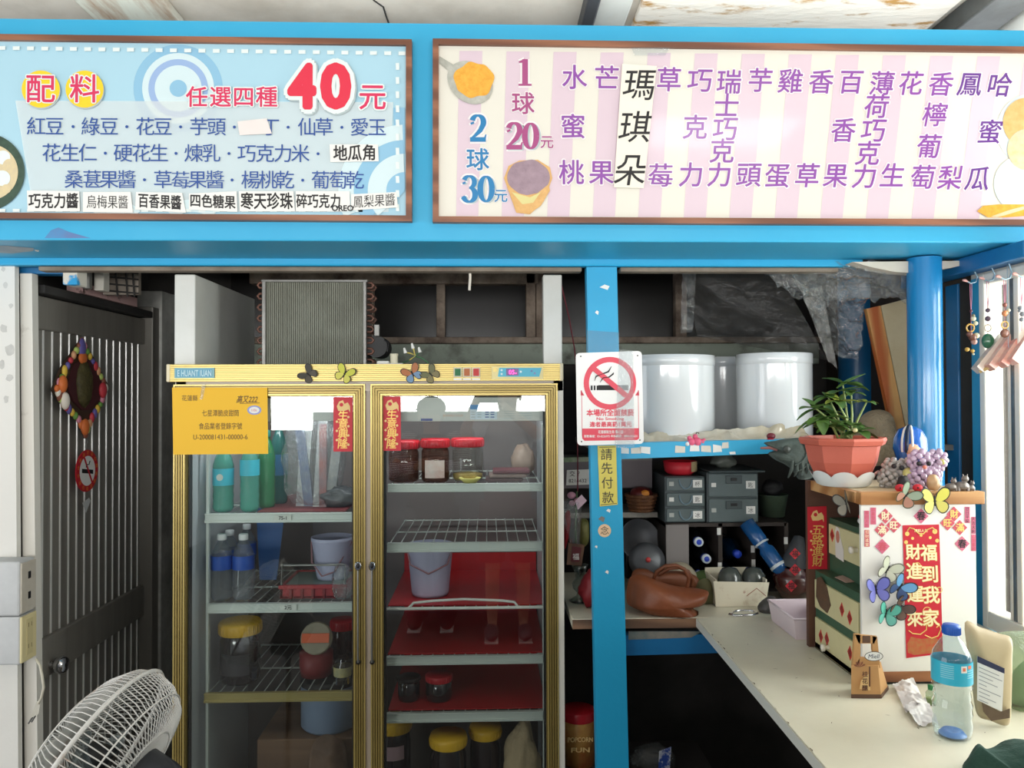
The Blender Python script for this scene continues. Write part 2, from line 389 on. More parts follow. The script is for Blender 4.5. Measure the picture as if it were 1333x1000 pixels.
# ---- side window (bright street outside)
CREAM = mat('cream_window_frame', (240, 234, 220), 0.5)
def wy(px): return WX(px, 600, XW).y
m = MB()
y1, y2, y3 = WX(1276, 600, XW - .015).y, wy(1290), 0.5
z0, z1 = 0.95, 1.965
m.box((XW - .015, y2, z0), (XW + .04, y1, z1), CREAM, 0.004); m.box((XW - .015, y3, z0), (XW + .04, y2, z0 + 0.05), CREAM, 0.004); m.box((XW - .015, y3, z1 - 0.03), (XW + .04, y2, z1), CREAM, 0.004)
for pa, pb, mm in ((1317, 1321, CREAM), (1321, 1326, GREYMET), (1326, 1333, CREAM)): m.box((XW - .01, wy(pb), z0 + 0.05), (XW + .035, wy(pa), z1 - 0.03), mm, 0.003)
m.box((XW - .01, 1.3, z0 + 0.05), (XW + .035, 1.34, z1 - 0.03), CREAM, 0.003)
w2 = struct(m.build('window_2'))
m = MB(); m.box((XW + .012, y3, z0 + 0.05), (XW + .016, y2, z1 - 0.03), GLASS); g = m.build('glazing'); g.parent = w2; g.location = g.location - w2.location; g['kind'] = 'structure'
# corrugated blue strips beside the window, and the beam over it
m = MB()
def vstrip(m, p0, p1, mm, X=XW, t=0.02, ztop=1.96):
    a = WX(p0, 450, X).y; b = WX(p1, 450, X).y
    m.box((X, b, 0.0), (X + t, a, ztop), mm, 0.003)
vstrip(m, 1223, 1231, mat('rusty_channel', (64, 50, 42), 0.7), XW + .012); vstrip(m, 1231, 1247, BLUE_D, XW + .005, 0.03); vstrip(m, 1247, 1266, DARK, XW + .012); vstrip(m, 1264, 1278, BLUE, XW - .004, 0.035)
struct(m.build('trim_9'))
m = MB()
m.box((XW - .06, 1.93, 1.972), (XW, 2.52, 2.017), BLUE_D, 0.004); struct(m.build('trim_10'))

# ---- dark metal door on the side wall
XD = -1.36
dY0 = WX(43, 700, XD).y; dY1 = WX(188, 700, XD).y
def dz(px, py): return WX(px, py, XD).z
DOORM = mat('dark_bronze_metal', (150, 146, 137), 0.42, 0.2, col2=(128, 124, 117), scale=3, aniso=(1, 6, .6))
RIB = mat('rib_highlight', (240, 240, 236), 0.3, 0.3)  # pale tone paints the highlights of the dark metal ribs
zt = dz(43, 383); zb1 = dz(43, 427); zm0 = dz(190, 760); zm1 = dz(190, 800)
m = MB(); m.box((XD - 0.045, dY0, 0.03), (XD - 0.02, dY1, zt), DOORM)
dr = struct(m.build('door_1')); 
def dpart(mb, name, parent=None):
    o = mb.build(name); p = parent or dr; o.parent = p; o.location = o.location - (WLOC[p.name]); return o
m = MB(); m.box((XD - 0.02, dY0, zb1), (XD, dY1, zt), DOORM, 0.004); dpart(m, 'top_rail')
m = MB(); m.box((XD - 0.02, dY0, zm1), (XD, dY1, zm0), DOORM, 0.004); dpart(m, 'middle_rail')
m = MB(); nr = 15
for i in range(nr):
    y = dY0 + (dY1 - dY0) * (i + 0.6) / nr
    m.prism([Vector((XD - 0.02, y - 0.0035, 0.03)), Vector((XD - 0.0165, y - 0.0022, 0.03)), Vector((XD - 0.0165, y + 0.0022, 0.03)), Vector((XD - 0.02, y + 0.0035, 0.03))], (0, 0, zb1 - 0.03), RIB)
dpart(m, 'rib_panel')
m = MB(); k = WX(66, 866, XD)
m.lathe([(0.012, 0), (0.012, 0.012), (0.024, 0.02), (0.028, 0.034), (0.022, 0.046), (0.008, 0.048)], CHROME, k, 20, Matrix.Rotation(PI / 2, 4, 'Y')); dpart(m, 'knob')
# jamb (white), far jamb, lintel
m = MB(); a = W(26, 356, 2.3); b = W(41.5, 356, 2.3); c = W(32, 1000, 2.3); d = W(49, 1000, 2.3)
f = [c, d, b, a]; k = (0.0 - c.z) / (a.z - c.z)
c2 = c + (a - c) * k; d2 = d + (b - d) * ((0 - d.z) / (b.z - d.z))
m.hexa([c2, d2, b, a] + [p + Vector((0, 0.03, 0)) for p in (c2, d2, b, a)], mat('white_jamb', (226, 222, 212), 0.55, col2=(190, 184, 172), scale=10, thr=0.68, soft=0.05))
struct(m.build('trim_11'))
m = MB(); m.box((XD - 0.03, dY1, 0), (XD + 0.03, dY1 + 0.06, zt + 0.05), DOORM, 0.004); m.box((XD - 0.06, dY1 + 0.06, 0), (XD + 0.04, dY1 + 0.2, 2.05), mat('pale_grey_jamb', (244, 244, 236), 0.6, col2=(110, 108, 102), scale=4), 0.004)
struct(m.build('trim_12'))
m = MB(); m.box((XD - 0.05, dY0, zt + 0.004), (XD + 0.03, dY1, zt + 0.03), DARK, 0.003); struct(m.build('trim_13'))
m = MB(); a = WX(107, 386, XD + 0.03).y; b = WX(178, 400, XD + 0.03).y
m.box((XD - 0.02, a, zt + 0.032), (XD + 0.032, b, zt + 0.066), mat('chipped_pink_paint', (214, 176, 172), 0.7, col2=(120, 96, 90), scale=20, thr=0.62, soft=0.03)); struct(m.build('trim_14'))
# peeling posts and pipe in the gap above the door
PEELW = mat('peeling_white_blue', (212, 208, 196), 0.75, col2=(40, 150, 205), scale=8, thr=0.56, soft=0.02)
m = MB(); a = W(86, 372, 2.32); b = W(105, 337, 2.32); m.box((a.x, 2.3, a.z), (b.x, 2.36, 2.02), PEELW, 0.004); struct(m.build('trim_15'))
m = MB(); a = W(122, 378, 2.5); b = W(135, 340, 2.5); m.box((a.x, 2.5, a.z), (b.x, 2.54, 2.03), PEELW, 0.003)
a = W(108, 376, 2.48); b = W(120, 345, 2.48); m.cyl(Vector(((a.x + b.x) / 2, 2.48, a.z)), Vector(((a.x + b.x) / 2, 2.48, 2.03)), 0.013, GREYMET); struct(m.build('trim_16'))
m = MB()
for py in (352, 360, 369, 378): m.tube([W(136, py, 2.62), W(180, py + 4, 2.62)], 0.003, DARK, 5)
for px in (150, 163, 172): m.tube([W(px, 345, 2.62), W(px + 3, 386, 2.62)], 0.003, DARK, 5)
a = W(136, 384, 2.64); b = W(182, 345, 2.64); m.box((a.x, 2.63, a.z), (b.x, 2.65, b.z), mat('dim_beige', (150, 140, 128), 0.8)); struct(m.build('trim_17'))
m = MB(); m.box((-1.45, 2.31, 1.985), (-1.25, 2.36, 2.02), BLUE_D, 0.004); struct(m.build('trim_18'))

# ================================================================== fascia, lip, posts, beams
zt_, zb_ = W(660, 31, YF).z, W(660, 314.5, YF).z
tilt = (W(1333, 40, YF).z - W(0, 23.5, YF).z) / (W(1333, 40, YF).x - W(0, 23.5, YF).x)
def fz(z, x): return z
XL, XR = -1.75, 1.62
m = MB(); m.box((XL, YF, zb_), (XR, YL - 0.004, zt_), BLUE, 0.004)
SCUFF = mat('scuffed_paint', (186, 190, 190), 0.7, col2=(120, 150, 172), scale=9)
m.poly([WZ(x, y, zb_ - 0.0006) for x, y in [(-40, 319), (10, 320), (44, 323), (43, 327), (16, 330), (-40, 327)]], SCUFF)
m.poly([WZ(x, y, zb_ - 0.0007) for x, y in [(45, 325), (51, 326), (50, 328), (46, 327)]], PAPER)
m.poly([W(x, y, YF - 0.0005) for x, y in [(58, 310), (66, 300), (76, 296), (90, 302), (118, 310)]], mat('faded_purple_stain', (62, 146, 198), 0.6, col2=(100, 112, 160), scale=14))
tag(m.build('sign_fascia'), 'long blue painted box beam carrying both menu boards over the stall', 'sign beam')
m = MB(); z0_ = W(700, 346.5, YL).z
m.box((XL, YL, z0_), (XR - 0.5, YL + 0.035, zb_ + 0.03), BLUE_W, 0.005)
RLW = mat('raw_lip_wood', (150, 138, 122), 0.8, col2=(92, 76, 64), scale=8)
for xa, xb in ((-1.3, W(758, 345, YL).x), (W(808, 345, YL).x, 1.05)): m.box((xa, YL + 0.01, z0_ - 0.014), (xb, YL + 0.05, z0_ - 0.001), RLW, 0.003)
tag(m.build('lip_board'), 'bright blue chipped edging board running along underneath the sign beam', 'board')
m = MB()
def leanbox(m, px0, py0, px1, py1, w0, w1, Y, d, mm, zbot=0.0):
    """upright seen as px0..px0+w0 at py0 and px1..px1+w1 at py1, carried down to zbot"""
    a, b, c, e = W(px0, py0, Y), W(px0 + w0, py0, Y), W(px1, py1, Y), W(px1 + w1, py1, Y)
    c = c + (a - c) * ((zbot - c.z) / (a.z - c.z)); e = e + (b - e) * ((zbot - e.z) / (b.z - e.z))
    q = [c, e, b, a]; return m.hexa(q + [p + Vector((0, d, 0)) for p in q], mm)
leanbox(m, 763.5, 347.5, 777, 1000, 39.5, 41.5, YL, 0.042, BLUE_W)
for x, y, w, h, mm in ((787, 374, 13, 7, PAPER), (777, 407, 5, 6, PAPER), (792, 665, 6, 5, PAPER), (776, 712, 4, 4, PAPER), (790, 745, 5, 5, PAPER), (783, 676, 9, 8, GREYMET)):
    m.poly([W(x - w / 2, y, YL - 0.0006), W(x, y - h / 2, YL - 0.0006), W(x + w / 2, y - h * .2, YL - 0.0006), W(x + w * .3, y + h / 2, YL - 0.0006)], mm)
tag(m.build('steel_post'), 'square blue steel post with chipped paint between fridge and side shelves', 'post')
# round sticker on the post
def at_post(px, py, lift=0.0012): return W(px, py, YL - lift)
m = MB(); c = at_post(787, 691); m.disc(c, UX, UZ, S(8.5, YL), mat('cream_sticker', (228, 196, 158), 0.6), 24); m.text('念', c + Vector((0, -0.0004, 0)), S(10, YL), INK)
tag(m.build('round_sticker'), 'small round cream sticker with dark drawing on the blue post', 'sticker')

def xbeam(name, x0, x1, yt0, yb0, yt1, yb1, Y, d, mm):
    a, b, c, e = W(x0, yb0, Y), W(x1, yb1, Y), W(x1, yt1, Y), W(x0, yt0, Y)
    m = MB(); q = [a, b, c, e]; m.hexa(q + [p + Vector((0, d, 0)) for p in q], mm); return m
YS = 2.305
m = xbeam('', 803, 1075, 577, 598, 571, 588, YS, 0.04, BLUE)
bm_ = tag(m.build('shelf_beam'), 'blue painted shelf rail with torn paper stickers under the white drums', 'shelf rail')
for i, (x, y, w, h) in enumerate([(813, 587, 13, 8), (828, 587, 13, 8), (840, 586, 12, 9), (886, 585, 13, 8), (904, 584, 12, 8), (919, 584, 13, 8), (934, 584, 10, 9), (944, 580, 8, 7), (954, 590, 8, 4)]):
    m = MB(); q = [W(x + dx * w / 2 + random.uniform(-1, 1), y + dy * h / 2 + random.uniform(-1, 1), YS - 0.001) for dx, dy in ((-1, 1), (1, 1), (1, -1), (-1, -1))]
    m.poly(q, mat('torn_sticker', (226, 222, 212), 0.7, col2=(196, 190, 176), scale=30) if i % 2 else PAPER); o = m.build('torn_sticker'); o.parent = bm_; o.location = o.location - bm_.location
m = MB(); m.box((0.33, YS + 0.04, 1.445), (1.46, 2.9, 1.462), mat('grey_shelf_board', (112, 110, 104), 0.8)); tag(m.build('storage_shelf'), 'wide grey board shelf behind the blue rail carrying the white drums', 'shelf')
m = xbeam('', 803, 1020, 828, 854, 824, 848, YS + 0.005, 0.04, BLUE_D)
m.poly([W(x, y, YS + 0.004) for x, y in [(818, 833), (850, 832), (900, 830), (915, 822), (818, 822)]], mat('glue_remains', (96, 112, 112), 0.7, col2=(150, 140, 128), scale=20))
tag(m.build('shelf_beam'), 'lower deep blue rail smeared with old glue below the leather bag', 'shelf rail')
# ================================================================== menu boards
YP = YF - 0.012
def fr_board(name, label, x0, x1, corners, fw):
    """corners: px (left-top, right-top, right-bottom, left-bottom) outer edge of the wooden frame"""
    c = [W(x, y, YF) for x, y in corners]
    t = T(name, label, 'menu board', ((c[0].x + c[1].x) / 2, YF, min(p.z for p in c)))
    f = S(fw, YF); Y0 = YF - 0.022
    q = [Vector((p.x, Y0, p.z)) for p in c]
    inn = [q[0] + Vector((f, 0, -f)), q[1] + Vector((-f, 0, -f)), q[2] + Vector((-f, 0, f)), q[3] + Vector((f, 0, f))]
    m = MB()
    for i in range(4):
        j = (i + 1) % 4
        m.prism([q[i], q[j], inn[j], inn[i]], (0, 0.021, 0), FRAMEW)
    m.build('frame', t)
    return t, inn
def stripes_poly(m, xa, xb, xc, xd, y0, y1, Y, mm):
    m.poly([W(xa, y0, Y), W(xb, y0, Y), W(xd, y1, Y), W(xc, y1, Y)], mm)

# ---- toppings board
t, inn = fr_board('menu_board', 'pale blue toppings board priced 40 with wooden frame and taped paper strips', 0, 0, [(-60, 48.5), (537, 56), (537, 290.5), (-60, 286.5)], 7.5)
PB = mat('board_pale_blue', (170, 210, 226), 0.3, coat=0.4); PB2 = mat('board_blue_ring', (140, 190, 218), 0.3, coat=0.4); PB3 = mat('board_lilac_ring', (152, 180, 220), 0.3, coat=0.4)
PBL = mat('board_light', (208, 228, 232), 0.3, coat=0.4); PBW = mat('board_white', (226, 236, 234), 0.3, coat=0.4)
m = MB(); q = [Vector((p.x, YP, p.z)) for p in inn]; m.prism(q, (0, 0.01, 0), PB)
L = 0.0004
def P1(x, y, k): return W(x, y, YP - k * L)
def ring(x, y, r, mm, k, ri=0): m.disc(P1(x, y, k), UX, UZ, S(r, YP), mm, 48, S(ri, YP))
def cut(x): return min(x, 526)
# rings are clipped by the board: the ones near the edge are built as arcs
ring(232, 115, 57, PB2, 1); ring(232, 115, 46, PBL, 2); ring(232, 115, 38, PB3, 3); ring(232, 115, 30, PBL, 4); ring(232, 115, 11, PB2, 5)
m.poly([P1(20, 131, 6), P1(512, 133, 6), P1(506, 276, 6), P1(44, 276, 6)], clear('board_wash', (255, 255, 255), 0.3, 1.2, haze=0.55, hazecol=(236, 242, 240)))
def arc(cx, cy, r0, r1, a0, a1, mm, k): m.disc(P1(cx, cy, k), UX, UZ, S(r1, YP), mm, 24, S(r0, YP), math.radians(a0), math.radians(a1))
m.poly([P1(512, 140, 6.5), P1(527, 140, 6.5), P1(527, 200, 6.5), P1(515, 200, 6.5)], PB2)
arc(527, 248, 66, 86, 92, 204, PBL, 7); arc(527, 248, 48, 66, 92, 218, PB2, 8); arc(527, 248, 24, 48, 92, 224, PBL, 9); arc(527, 248, 0, 24, 90, 230, PB2, 10)
arc(150, 300, 22, 40, 38, 140, PBL, 7); arc(250, 310, 34, 50, 48, 132, PBL, 7)
for i in range(29): m.poly([P1(-2 + 18.6 * i, 60 + i * .25, 8), P1(7 + 18.6 * i, 60 + i * .25, 8), P1(7 + 18.6 * i, 65 + i * .25, 8), P1(-2 + 18.6 * i, 65 + i * .25, 8)], PBW)
for i in range(11): m.poly([P1(515, 82 + 18.4 * i, 11), P1(519.5, 82 + 18.4 * i, 11), P1(520, 91 + 18.4 * i, 11), P1(515.5, 91 + 18.4 * i, 11)], PBW)
for i in range(26): m.poly([P1(-2 + 18.6 * i, 272, 8), P1(7 + 18.6 * i, 272, 8), P1(7 + 18.6 * i, 276, 8), P1(-2 + 18.6 * i, 276, 8)], PBW)
# bowl picture printed at the edge
GM = mat('printed_dark_green', (38, 62, 52), 0.35, coat=0.4, col2=(66, 92, 74), scale=60); CRM = mat('printed_cream', (226, 208, 158), 0.35, coat=0.4, col2=(206, 190, 160), scale=60)
m.disc(P1(-20, 224, 9), UX, UZ, S(50, YP), GM, 40, 0, -PI / 2, PI / 2); m.disc(P1(-14, 224, 10), UX, UZ, S(36, YP), CRM, 30, 0, -PI / 2, PI / 2)
for x, y, r, k in ((4, 205, 9, 11), (12, 215, 8, 11.5), (3, 232, 10, 12), (8, 246, 6, 12.5)): ring(x, y, r, PBW if r > 8 else CRM, k)
YEL = mat('print_yellow', (250, 208, 36), 0.35, coat=0.4); PINK = mat('print_crimson', (214, 46, 92), 0.35, coat=0.4); NAVY = mat('print_navy', (36, 76, 150), 0.35, coat=0.4)
SH = mat('print_soft_grey', (176, 190, 192), 0.35, coat=0.4)
for x, ch in ((53, '配'), (110, '料')):
    m.disc(P1(x + 1, 118, 12), UX, UZ, S(24, YP), SH, 32); ring(x, 116, 24, YEL, 13); m.text(ch, P1(x, 116, 15), S(34, YP), PBW, bold=0.05); m.text(ch, P1(x, 116, 16), S(34, YP), PINK, bold=0.012)
for x, ch in ((256, '任'), (287, '選'), (317, '四'), (347, '種'), (485, '元')):
    h = 32 if ch == '元' else 25
    m.text(ch, P1(x, 126.5, 14), S(h, YP), PBW, bold=0.07); m.text(ch, P1(x, 126.5, 15), S(h, YP), PINK, bold=0.015)
for x, ch, w in ((393, '4', 40), (437, '0', 42)):
    c = P1(x, 112, 15)
    m.text(ch, P1(x + 2, 114, 14), S(70, YP), SH, bold=0.11, w=S(w - 8, YP)); m.text(ch, c, S(70, YP), PBW, bold=0.11, w=S(w - 8, YP)); m.text(ch, P1(x, 112, 17), S(68, YP), mat('print_red', (222, 44, 72), 0.35, coat=0.4), bold=0.05, w=S(w - 9, YP))
rows = [(166, 22, [(47, '紅'), (71, '豆'), (95, '·'), (118, '綠'), (142, '豆'), (165, '·'), (189, '花'), (212, '豆'), (235, '·'), (259, '芋'), (282, '頭'), (305, '·'), (352, '丁'), (375, '·'), (399, '仙'), (422, '草'), (445, '·'), (468, '愛'), (491, '玉')]),
        (200.5, 22, [(67, '花'), (91, '生'), (114, '仁'), (137, '·'), (160, '硬'), (184, '花'), (207, '生'), (229, '·'), (252, '煉'), (275, '乳'), (298, '·'), (321, '巧'), (345, '克'), (368, '力'), (391, '米'), (414, '·')]),
        (235, 22, [(96, '桑'), (120, '葚'), (142, '果'), (165, '醬'), (188, '·'), (212, '草'), (235, '莓'), (257, '果'), (280, '醬'), (302, '·'), (326, '楊'), (349, '桃'), (371, '乾'), (394, '·'), (417, '葡'), (440, '萄'), (462, '乾')])]
for y, h, cs in rows:
    for x, ch in cs:
        yy = y - 1 + (x / 533) * 1.5 - 0.5
        if ch == '·': ring(x, yy, 1.9, NAVY, 12)
        else: m.text(ch, P1(x, yy, 12), S(h, YP), NAVY)
m.build('printed_panel', t)

# ---- flavours board
t, inn = fr_board('menu_board', 'pink striped ice cream flavours board with scoop prices and wooden frame', 0, 0, [(564, 55), (1420, 66.5), (1420, 296), (564, 291.5)], 7.5)
IV = mat('board_ivory', (226, 223, 211), 0.26, coat=0.5); PK = mat('board_pink_stripe', (217, 197, 208), 0.26, coat=0.5)
m = MB(); q = [Vector((p.x, YP, p.z)) for p in inn]; m.prism(q, (0, 0.01, 0), IV)
x = 598.0
while x < 1410:
    sh = -(x - 560) / 780 * 26
    stripes_poly(m, x, x + 30, x + sh - 3, x + 30 + sh - 4, 66 + (x - 570) * .0105, 281 + (x - 570) * .006, YP - L, PK); x += 61.3
PUR = mat('print_purple', (140, 74, 164), 0.3, coat=0.5); PURD = mat('print_violet', (104, 58, 142), 0.3, coat=0.5); MAG = mat('print_magenta', (166, 74, 128), 0.3, coat=0.5); TEAL = mat('print_teal_blue', (34, 124, 178), 0.3, coat=0.5); HALO = mat('print_halo', (234, 229, 229), 0.3, coat=0.5)
cols = [('水', 748, 101), ('蜜', 746, 165), ('桃', 744, 225), ('芒', 790, 102), ('果', 783, 225), ('草', 871, 104), ('莓', 860, 228), ('巧', 911, 105), ('克', 905, 166), ('力', 899, 228),
        ('瑞', 949, 107), ('士', 946, 138), ('巧', 944, 168), ('克', 940, 197), ('力', 936, 228), ('芋', 990, 105), ('頭', 975, 228), ('雞', 1029, 106), ('蛋', 1012, 229), ('香', 1069, 107), ('草', 1051, 229),
        ('百', 1108, 107), ('香', 1098, 170), ('果', 1088, 229), ('薄', 1148, 109), ('荷', 1141, 139), ('巧', 1137, 170), ('克', 1130, 200), ('力', 1125, 230), ('花', 1186, 109), ('生', 1162, 229),
        ('香', 1225, 110), ('檸', 1217, 150), ('葡', 1209, 191), ('萄', 1201, 231), ('鳳', 1263, 110), ('梨', 1237, 232), ('哈', 1302, 111), ('蜜', 1289, 172), ('瓜', 1273, 233)]
for ch, x, y in cols:
    lean = (x - 740) / 580 * 0.24
    vv = Vector((lean, 0, 1))
    m.text(ch, P1(x, y, 3), S(31, YP), HALO, v=vv, bold=0.045); m.text(ch, P1(x, y, 4), S(30, YP), PUR if x < 1240 else PURD, v=vv, bold=0.012)
def ribbon(pts, ws, mm, ox, oy, k, grow=0.0):
    """flat stroke of changing width through px points"""
    n = len(pts); L_, R_ = [], []
    for i in range(n):
        x0, y0 = pts[max(0, i - 1)]; x1, y1 = pts[min(n - 1, i + 1)]; d = math.hypot(x1 - x0, y1 - y0) or 1; nx, ny = -(y1 - y0) / d, (x1 - x0) / d; w = ws[i] / 2 + grow
        L_.append(P1(ox + pts[i][0] + nx * w, oy + pts[i][1] + ny * w, k)); R_.append(P1(ox + pts[i][0] - nx * w, oy + pts[i][1] - ny * w, k))
    m.add(L_ + R_, [(i, i + 1, n + i + 1, n + i) for i in range(n - 1)], mm)
def ell(cx, cy, rx, ry, a0, a1, n, w0, w1):
    A = [math.radians(a0 + (a1 - a0) * i / n) for i in range(n + 1)]
    return [(cx + rx * math.cos(a), cy - ry * math.sin(a)) for a in A], [w0 + (w1 - w0) * abs(math.cos(a)) for a in A]
def serif_digit(d, ox, oy, mm, k, grow=0.0):
    """old-style bold figure 22 px wide, 36 px high, centred on (ox, oy)"""
    S_ = []
    if d == '0': S_.append(ell(0, 0, 7.6, 16, 0, 360, 36, 2.2, 7.6))
    elif d == '1': S_ += [([(0.5, -17), (0.5, 16)], [7.5, 7.5]), ([(-8, 16.4), (9, 16.4)], [2.6, 2.6]), ([(-7.5, -13.2), (-3, -14), (0.5, -16.8)], [2.4, 3.6, 2.5])]
    elif d == '2':
        p, w = ell(0, -8, 7.4, 8.6, 165, -30, 22, 2.6, 7.4); S_ += [(p + [(3, 3), (-3, 9), (-9, 14)], w + [6, 4, 2.5]), ([(-10, 14.6), (10.5, 14.6)], [6, 6]), ([(8.6, 15), (10.6, 8)], [3, 1.6])]
        S_.append(([(-7.6, -8), (-6.6, -5.5)], [5, 4.6]))
    elif d == '3':
        S_ += [ell(-.5, -9, 6.8, 7.6, 160, -90, 22, 2.4, 6.6), ell(-.5, 7.5, 7.8, 9, 90, -160, 24, 2.4, 7.4), ([(-7.6, -9), (-6.6, -6.6)], [4.6, 4.2]), ([(-8.4, 9.4), (-7.2, 12)], [5, 4.6])]
    for j, (p, w) in enumerate(S_): ribbon(p, w, mm, ox, oy, k + j * .06, grow)
for ds, x, y, mm in (('1', 683, 94, MAG), ('20', 680, 177, MAG), ('2', 622, 167, TEAL), ('30', 622, 246, TEAL)):
    for i, d in enumerate(ds):
        ox = x + (i - (len(ds) - 1) / 2) * 21.5
        serif_digit(d, ox, y, HALO, 2.6, 2.4)
        if len(ds) == 2: serif_digit(d, ox + 2.2, y + 1.2, SH, 3.2)
        serif_digit(d, ox, y, mm, 4)
for ch, x, y, h, mm in (('球', 681, 135, 27, MAG), ('元', 712, 185, 16, MAG), ('球', 622, 208, 27, TEAL), ('元', 652, 255, 16, TEAL)):
    m.text(ch, P1(x, y, 3), S(h, YP), HALO, bold=.06); m.text(ch, P1(x, y, 5), S(h, YP), mm, bold=.014)
# printed pictures: metal scoop with mango sorbet, waffle cone, sundae glass
SCO = mat('printed_steel', (150, 152, 142), 0.3, coat=0.5, col2=(196, 196, 186), scale=40); ORG = mat('printed_mango', (240, 186, 72), 0.35, coat=0.5, col2=(222, 150, 40), scale=70); WAF = mat('printed_waffle', (226, 182, 116), 0.35, coat=0.5, col2=(206, 156, 90), scale=60); LAV = mat('printed_taro', (168, 144, 156), 0.35, coat=0.5, col2=(138, 116, 128), scale=50)
m.poly([P1(x, y, 6) for x, y in [(572, 73), (590, 84), (586, 94), (572, 82)]], SCO)
cc = P1(612, 106, 7); m.poly([cc + UX * S(29 * math.cos(a) - 6 * math.sin(a), YP) + UZ * S(30 * math.sin(a) * (1 if math.sin(a) < 0 else .9), YP) for a in [2 * PI * i / 40 for i in range(40)]], SCO)
cc = P1(617, 104, 8); m.poly([cc + UX * S((26 + 1.5 * math.sin(5 * a)) * math.cos(a), YP) + UZ * S((23 + 1.5 * math.cos(7 * a)) * math.sin(a), YP) for a in [2 * PI * i / 48 for i in range(48)]], ORG)
m.poly([P1(x, y, 6) for x, y in [(656, 232), (662, 216), (676, 209), (700, 208), (716, 218), (719, 232), (708, 262), (690, 279), (672, 277)]], WAF)
cc = P1(688, 231, 7); m.poly([cc + UX * S(28 * math.cos(a), YP) + UZ * S((23 + math.sin(6 * a)) * math.sin(a), YP) for a in [2 * PI * i / 40 for i in range(40)]], LAV)
m.poly([P1(x, y, 8) for x, y in [(660, 244), (676, 252), (694, 256), (714, 240), (716, 248), (704, 268), (688, 279), (674, 276)]], WAF); m.poly([P1(x, y, 9) for x, y in [(666, 250), (690, 257), (704, 250), (694, 264), (680, 266)]], mat('printed_pistachio', (216, 206, 140), 0.35, coat=0.5))
m.disc(P1(1345, 170, 3), UX, UZ, S(50, YP), mat('printed_glass_blue', (206, 218, 220), 0.3, coat=0.5), 36); m.disc(P1(1338, 160, 6), UX, UZ, S(34, YP), mat('printed_soft_caramel', (226, 190, 130), .35, coat=.5, col2=(206, 160, 90), scale=50), 30); m.disc(P1(1338, 195, 7), UX, UZ, S(28, YP), mat('printed_cream_blue', (196, 196, 180), 0.3, coat=0.5, col2=(222, 190, 130), scale=40), 30)
m.disc(P1(1330, 240, 5), UX, UZ, S(38, YP), mat('printed_pale_teal', (206, 224, 222), 0.3, coat=0.5), 30)
m.poly([P1(x, y, 8) for x, y in [(1272, 275), (1280, 268), (1300, 266), (1333, 266), (1380, 262), (1380, 278), (1310, 283), (1286, 283)]], ORG); m.poly([P1(x, y, 9) for x, y in [(1290, 282), (1312, 274), (1350, 264), (1352, 267), (1316, 278), (1298, 283)]], CRM)
m.build('printed_panel', t)

# ---- hand-lettered strips taped over the boards
def note(quad, s, h, label, k=0.004, m_ink=INK, pap=PAPER, bold=0.02, extra=None, dx=0, sx=1.0, name='paper_label', group='hand-lettered paper strips on the menu boards', w=None):
    q = [W(x, y, YP - 0.0065) for x, y in quad]; m = MB(); m.prism(q, (0, 0.0006, 0), pap)
    cx = sum(a for a, b in quad) / 4 + dx; cy = sum(b for a, b in quad) / 4
    if s: m.text(s, W(cx, cy, YP - 0.007), S(h, YP), m_ink, bold=bold, w=S(w, YP) if w else None, u=q[1] - q[0] if abs(q[1].x - q[0].x) > .01 else UX)
    if extra: m.text(extra[0], W(extra[1], extra[2], YP - 0.0071), S(extra[3], YP), m_ink, bold=0.03)
    return tag(m.build(name), label, 'paper label', group)
note([(36, 275), (104, 275), (103, 249), (35, 248)], '巧克力醬', 18, 'taped white strip reading 巧克力醬, first in the bottom row of the blue board', w=62)
note([(108, 276), (173, 277), (170, 250), (108, 250)], '烏梅果醬', 16, 'taped white strip reading 烏梅果醬 in thin ink, bottom of the blue board', bold=0.0, w=52)
note([(176, 273), (242, 277), (237, 251), (177, 250)], '百香果醬', 17, 'taped white strip reading 百香果醬, bottom of the blue board', w=54)
note([(246, 273), (309, 276), (308, 249), (246, 252)], '四色糖果', 16, 'taped white strip reading 四色糖果, bottom of the blue board', w=57)
note([(312, 275), (384, 275), (382, 249), (311, 249)], '寒天珍珠', 20, 'taped white strip reading 寒天珍珠, bottom of the blue board', w=66)
note([(385, 275), (456, 275), (455, 249), (385, 249)], '碎巧克力', 17, 'taped white strip reading 碎巧克力 with small capitals in its corner', extra=('OREO', 446, 271, 9), dx=-6, w=56)
note([(457, 274), (518, 270), (516, 250), (457, 253)], '鳳梨果醬', 15, 'taped white strip reading 鳳梨果醬 in thin ink, last of the bottom row', bold=-0.004, w=54)
note([(430, 211), (493, 210), (492, 188), (429, 188)], '地瓜角', 19, 'taped white strip reading 地瓜角 at the end of the second row', w=53)
note([(312, 176), (354, 174), (347, 154), (309, 158)], '', 0, 'torn blank pinkish paper patch stuck over a word on the blue board', pap=mat('pinkish_paper', (228, 220, 216), 0.7))
q = [(799, 244), (838, 245), (855, 86), (810, 83)]
m = MB(); m.prism([W(x, y, YP - 0.0065) for x, y in q], (0, 0.0006, 0), mat('cream_paper', (236, 230, 216), 0.7))
for ch, x, y in (('瑪', 832, 111), ('琪', 827, 166), ('朵', 821, 222)): m.text(ch, W(x, y, YP - 0.007), S(39, YP), INK, v=(0.16, 0, 1), bold=0.004, sx=.98)
m.poly([W(x, y, YP - 0.0072) for x, y in [(822, 62), (872, 62), (866, 72), (826, 72)]], TAPE)
tag(m.build('paper_label'), 'tall taped cream strip reading 瑪琪朵 down the pink striped board', 'paper label', 'hand-lettered paper strips on the menu boards')
